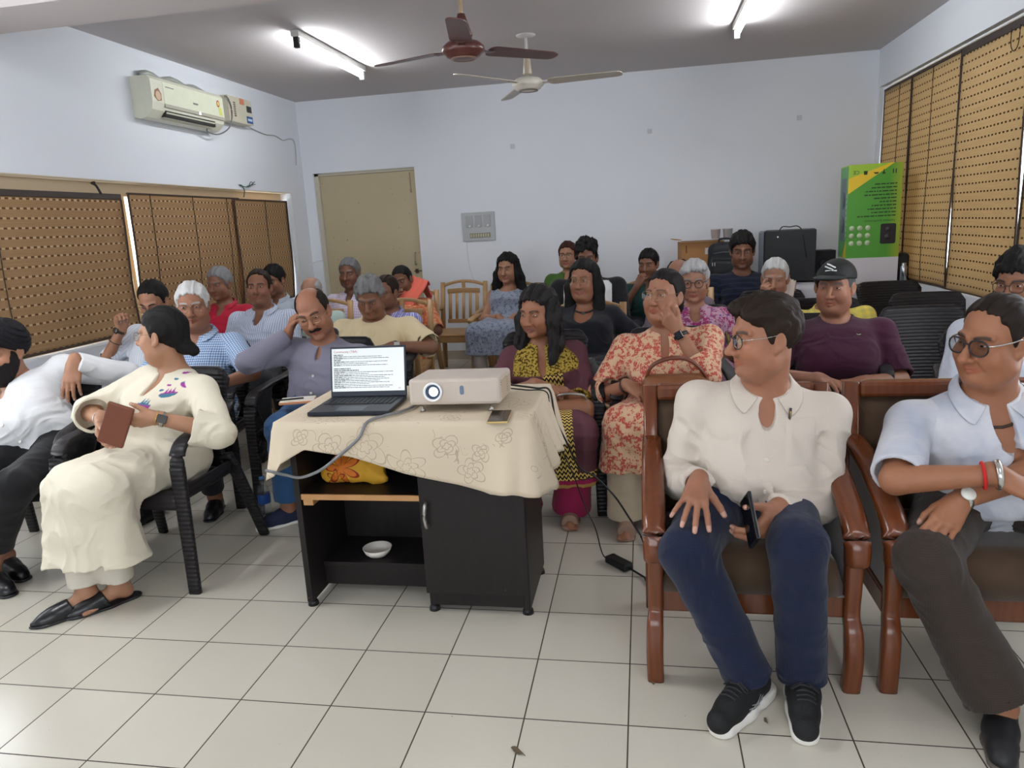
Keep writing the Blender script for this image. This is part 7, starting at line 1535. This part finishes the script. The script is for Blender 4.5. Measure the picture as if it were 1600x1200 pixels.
P('tall16', ('wood', None, 'slatted wood coloured armchair holding the grey haired man before the door'), label='person with grey hair, upright in white and mauve striped shirt, against the cream door', head=at3(546, 427, 4.18), hyaw=2, hpitch=2, yaw=0, seat=.43, s=1.04, fat=.35, vox=V2, skin=(.20, .10, .064), hs=1.12, age=.8, hair=dict(c=(.14, .14, .145), line='short', rough=.005, t=.009), browc=(.05, .05, .05), shadow=.2, top=dict(m=cloth('check', srgb(214, 206, 220), srgb(168, 150, 186), f=60, f2=40, duty=.3), sleeve='long', collar='fold', fold=.007, vdepth=.08), pants=dict(c=(.05, .05, .06)), shoes=dict(kind='loafer'))
P('blue18', ('wood', (.30, 3.14), 'slatted wood coloured armchair with its post beside the orange sari'), label='person with glasses in violet blue striped shirt, half hidden behind the pale yellow kurta', head=at3(604, 456, 3.12), hyaw=-18, hpitch=6, yaw=-4, crot=0, seat=.42, fat=.4, vox=V2, skin=(.25, .125, .08), hair=dict(c=DBR, line='reced', rough=.004, t=.007), glasses=dict(m=m_rimdark, r=.0013), top=dict(m=cloth('stripes2', srgb(206, 206, 232), srgb(112, 112, 190), c=srgb(150, 150, 210), f=66, duty=.42), sleeve='elbow', collar='fold', fold=.007), pants=dict(c=(.02, .03, .06)), shoes=dict(kind='loafer'), armL=dict(pole=(.6, .1, -.8)))
c = P('sari', ('wood', None, 'slatted wood coloured armchair holding the woman in the orange sari'), label='person in orange printed sari with coral drape, hand at cheek, before the door', head=at3(629, 438, 4.12), hyaw=-8, hpitch=8, hroll=-12, fem=1, yaw=4, seat=.42, s=1.02, fat=.6, vox=V2, hs=1.05, skin=(.20, .10, .062), hair=dict(style='woman', line='woman', c=BLK, t=.006, rough=.003, locks=[((0, -.09, -.02), (0, -.13, -.04), .045, .036)]), brow=.8,
  top=dict(m=cloth('floral', srgb(196, 104, 72), srgb(214, 160, 112), f=30, t=.5, c=srgb(168, 74, 58), vt=.2), sleeve='elbow', neck='wide', kurta=dict(hem=.26, r1=.105, r2=.09, r3=.10, flare=.03), fold=.009, name='sari'), pants=dict(c=(.30, .05, .16), hem=-.02, cuff=.09, name='petticoat'), shoes=dict(kind='sandal'), armR=dict(w=at3(618, 478, 3.96), d=(.12, .02, .98), n=(.75, .5, 0), curl=[(.4, .6, .4)] * 4, pole=(-.4, -.5, -.8)), armL=dict(pole=(.7, .2, -.6)))
drape(c, [(-.19, -.08, .34), (-.13, -.07, .46), (-.115, .03, .50), (-.10, .10, .42), (-.03, .165, .28), (.06, .17, .14)], .16, .010, cloth('plain', srgb(226, 110, 92)), 'sari_drape', (.7, .2, .14))
# an empty slatted chair by the back wall
chair('wood', .36, 4.90, -4, 'empty slatted wood coloured armchair between the orange sari and the grey dress', G2)
# woman in the grey dress
c = P('grey_dress', ('wood', None, 'slatted wood coloured armchair holding the woman in the grey dress'), label='person in sleeveless grey printed dress, hands clasped, against back wall', head=at3(793, 419, 4.55), hyaw=-10, hpitch=4, fem=1, yaw=-8, seat=.43, s=1.02, fat=.25, vox=V2, hs=1.10, skin=(.42, .245, .165), lips=(.34, .09, .085),
  hair=dict(style='woman', line='woman', c=BLK, t=.014, rough=.010, ears_covered=1, locks=[((x * .05, -.03, .06), (x * .09, -.01, -.06), .042, .045) for x in (-1, 1)] + [((x * .09, -.01, -.06), (x * .115, .0, -.18), .048, .042) for x in (-1, 1)]),
  top=dict(m=cloth('floral', srgb(138, 146, 162), srgb(92, 102, 124), f=34, t=.54, c=srgb(40, 48, 66), vt=.10), sleeve='none', neck='wide', kurta=dict(hem=.335, r1=.10, r2=.09, r3=.105, flare=.02), fold=.008, name='dress'), pants=dict(c=(.40, .37, .34), hem=.06, cuff=.062, name='leggings'), shoes=dict(kind='sandal', m=M_LEATHER, sole=M_LEATHER), armR=dict(w=at3(780, 496, 4.22), d=(.55, -.45, -.5), n=(.2, .3, -.9), curl=.5, pole=(-.8, .2, -.6)), armL=dict(w=at3(803, 495, 4.22), d=(-.6, -.4, -.45), n=(-.2, .3, -.9), curl=.5, pole=(.8, .2, -.6)))
# ---- behind, right half ---------------------------------------------------------------------------------------------------
P('green', ('wood', (1.52, 4.98), 'slatted wood coloured armchair holding the woman in green by the wall'), label='person with glasses in green kurta by the back wall, left of spiky hair', head=at3(887, 399, 5.02), hyaw=-8, hpitch=-2, fem=1, yaw=-4, seat=.45, s=1.04, fat=.45, vox=V2, hs=1.06, skin=(.44, .26, .18), hair=dict(style='woman', line='woman', c=(.05, .02, .014), t=.012, rough=.006), glasses=dict(m=m_rimdark, r=.0014), lips=(.32, .08, .08), top=dict(m=cloth('plain', srgb(70, 102, 42)), c=(.06, .13, .02), sleeve='elbow', neck='v', fold=.008, name='kurta', kurta=dict(hem=.3)), pants=dict(c=(.1, .16, .06)), shoes=dict(kind='sandal'))
P('spiky', ('wood', None, 'slatted wood coloured armchair holding the man with spiky hair'), label='person with spiky black hair in black and white top, hidden behind the woman in black', head=at3(917, 402, 3.55), hyaw=0, hpitch=6, yaw=0, seat=.46, s=1.06, fat=.45, vox=V2, skin=(.20, .10, .062), hair=dict(c=BLK, line='full', t=.012, up=.030, rough=.014, fr=(38, 34, 34)), top=dict(m=None, c=(.62, .62, .62), paint=lambda ctx, V, g, slv, t: np.where((slv | (np.abs(g[:, 0]) > .185) | (g[:, 2] > ctx['L'] * .93))[:, None], A3(.012, .012, .014), t), sleeve='elbow', neck='round', fold=.008, name='t_shirt'), pants=dict(c=(.02, .02, .03)), shoes=dict(kind='slip'), sw=.205)
c = P('black_top', ('wood', None, 'slatted wood coloured armchair holding the woman in the black top'), label='person with long black hair in black top with dark pendant necklace', head=at3(912, 437, 2.60), hyaw=-16, hpitch=0, fem=1, yaw=-4, seat=.42, s=1.02, fat=.6, vox=.005, hs=1.05, skin=(.34, .175, .112), age=.8, brow=.7, lips=(.26, .08, .075), hair=dict(style='woman', line='woman', c=BLK, t=.012, rough=.004, ears_covered=1, locks=[((x * .05, -.03, .06), (x * .088, -.01, -.05), .04, .04) for x in (-1, 1)] + [((x * .088, -.01, -.05), (x * .098, .0, -.22), .042, .034) for x in (-1, 1)]), glasses=dict(m=m_rimgold, r=.0008),
  top=dict(m=cloth('plain', srgb(26, 27, 34)), c=(.01, .01, .015), sleeve='elbow', neck='v', vw=.065, vdepth=.125, fold=.008, name='top', kurta=dict(hem=.3)), pants=dict(c=(.01, .015, .04)), shoes=dict(kind='slip', m=plain('grey_shoe', srgb(140, 138, 132), .7)), armL=dict(w=at3(970, 545, 2.35), pole=(.8, .3, -.5)), footL=(2.02, 2.28), footR=(1.78, 2.2))
necklace(c, m_black, .006, .10, plain('pendant_dark', srgb(64, 60, 52), .4))
P('green_shirt', ('wood', None, 'slatted wood coloured armchair holding the young man in dark green'), label='person with short black hair in dark green shirt, hand on chin, near the cardboard box', head=at3(1013, 412, 4.16), hyaw=-18, hpitch=6, yaw=-4, seat=.43, fat=.25, vox=V2, hs=1.0, skin=(.25, .125, .08), shadow=.35, hair=dict(c=BLK, line='full', t=.009, rough=.005), top=dict(m=cloth('plain', srgb(24, 58, 56)), c=(.01, .04, .04), sleeve='elbow', collar='fold', fold=.007), pants=dict(c=(.02, .02, .03)), shoes=dict(kind='slip'), armR=dict(w=at3(996, 447, 3.95), d=(.45, .1, .88), n=(.5, .7, .1), curl=[(1.0, 1.3, .8)] * 4, thumb=(.5, .5), pole=(-.5, -.3, -.85)))
P('hidden25', ('wood', None, 'slatted wood coloured armchair behind the woman with round glasses'), label='person with thinning dark hair, only the crown showing behind the woman with round glasses', head=at3(1060, 432, 3.36), hyaw=-30, hpitch=18, yaw=0, seat=.42, fat=.3, vox=V2, skin=(.30, .16, .105), hair=dict(style='bald', c=(.03, .022, .02), rough=.004), top=dict(m=cloth('plain', srgb(110, 100, 110)), c=(.2, .2, .22), sleeve='elbow', neck='round', fold=.006), pants=dict(c=(.03, .03, .03)), shoes=dict(kind='loafer'))
P('round_glasses', ('black', None, 'black woven plastic armchair holding the woman with short grey hair'), label='person with short grey hair and round dark glasses in purple printed kurta', head=at3(1085, 439, 2.55), hyaw=-8, hpitch=4, fem=1, yaw=-2, seat=.41, s=1.02, fat=.45, vox=.005, hs=1.05, age=.8, skin=(.40, .225, .155), browc=(.2, .2, .2), hair=dict(style='woman', line='woman', c=(.30, .30, .30), c2=(.42, .42, .42), t=.012, rough=.007, part=-1), glasses=dict(m=m_rimdark, r=.0022, w=.046, hgt=.044, rr=.021),
  top=dict(m=cloth('floral', srgb(176, 140, 160), srgb(140, 40, 92), f=20, t=.50, c=srgb(92, 70, 130), vt=.2), sleeve='elbow', neck='v', vdepth=.10, fold=.008, name='kurta', kurta=dict(hem=.3)), pants=dict(c=(.2, .05, .15)), shoes=dict(kind='sandal'))
c = P('navy', ('black', None, 'black woven plastic armchair holding the young man in navy before the fridge'), label='person with black hair and glasses in dark navy striped sweater, between backpack and fridge', head=at3(1160, 391, 4.16), hyaw=-6, hpitch=8, yaw=0, seat=.46, s=1.07, fat=.3, vox=V2, hs=1.16, skin=(.25, .125, .078), shadow=.35, hair=dict(c=BLK, line='full', t=.014, up=.008, rough=.008), glasses=dict(m=m_rimdark, r=.0012), top=dict(m=cloth('hstripes', srgb(20, 24, 40), srgb(32, 38, 58), f=22, duty=.3), sleeve='long', neck='round', fold=.008, name='sweater'), pants=dict(c=(.02, .02, .03)), shoes=dict(kind='slip'), sw=.20)
c = P('old_red', ('black', None, 'black woven plastic armchair holding the white haired woman in red'), label='person with white hair in red kurta, fingers at chin, beside the black cap', head=at3(1211, 434, 3.36), hyaw=-14, hpitch=6, fem=1, yaw=0, seat=.42, s=1.02, fat=.3, vox=V2, hs=1.13, age=.95, skin=(.40, .23, .16), browc=(.3, .3, .3), hair=dict(style='woman', line='woman', c=(.40, .40, .39), c2=(.5, .5, .5), t=.007, rough=.005), top=dict(m=cloth('plain', srgb(190, 44, 44)), c=(.5, .03, .03), sleeve='elbow', neck='wide', fold=.007, name='kurta', kurta=dict(hem=.3)), pants=dict(c=(.5, .5, .48)), shoes=dict(kind='sandal'), armR=dict(w=at3(1192, 468, 3.20), d=(.15, -.05, .98), n=(.6, .5, 0), curl=[(.3, .6, .4), (.9, 1.2, .8), (1, 1.3, .8), (1, 1.3, .8)], thumb=(.4, .4), pole=(-.5, -.4, -.8)))
drape(c, [(-.13, -.04, .38), (-.12, .05, .43), (-.09, .12, .33), (-.06, .14, .2)], .07, .006, cloth('plain', srgb(190, 176, 168)), 'shawl', (.5, .44, .4))
P('yellow', ('black', None, 'black woven plastic armchair behind the maroon sweater'), label='person in yellow checked shirt, head hidden behind the black cap', head=at3(1296, 447, 2.70), hyaw=-6, hpitch=6, yaw=0, seat=.42, fat=.6, vox=V2, skin=(.3, .16, .1), hair=dict(c=BLK, line='short'), top=dict(m=cloth('check', srgb(214, 196, 84), srgb(190, 176, 96), f=26, f2=22), sleeve='elbow', collar='fold', fold=.007), pants=dict(c=(.03, .03, .03)), shoes=dict(kind='loafer'), sw=.215, shL=(0, 0, .03), shR=(0, 0, .03))
# empty black chairs on the right
for (x, y, rz, lab) in ((3.76, 2.04, 2, 'empty black woven armchair, lowest back, just behind the right teak armchair'), (4.03, 2.74, 3, 'empty black woven armchair with wide back, middle of three below the right blinds'), (4.05, 3.60, 2, 'empty black woven armchair farthest back, right of the black cap')): chair('black', x, y, rz, lab, G1)
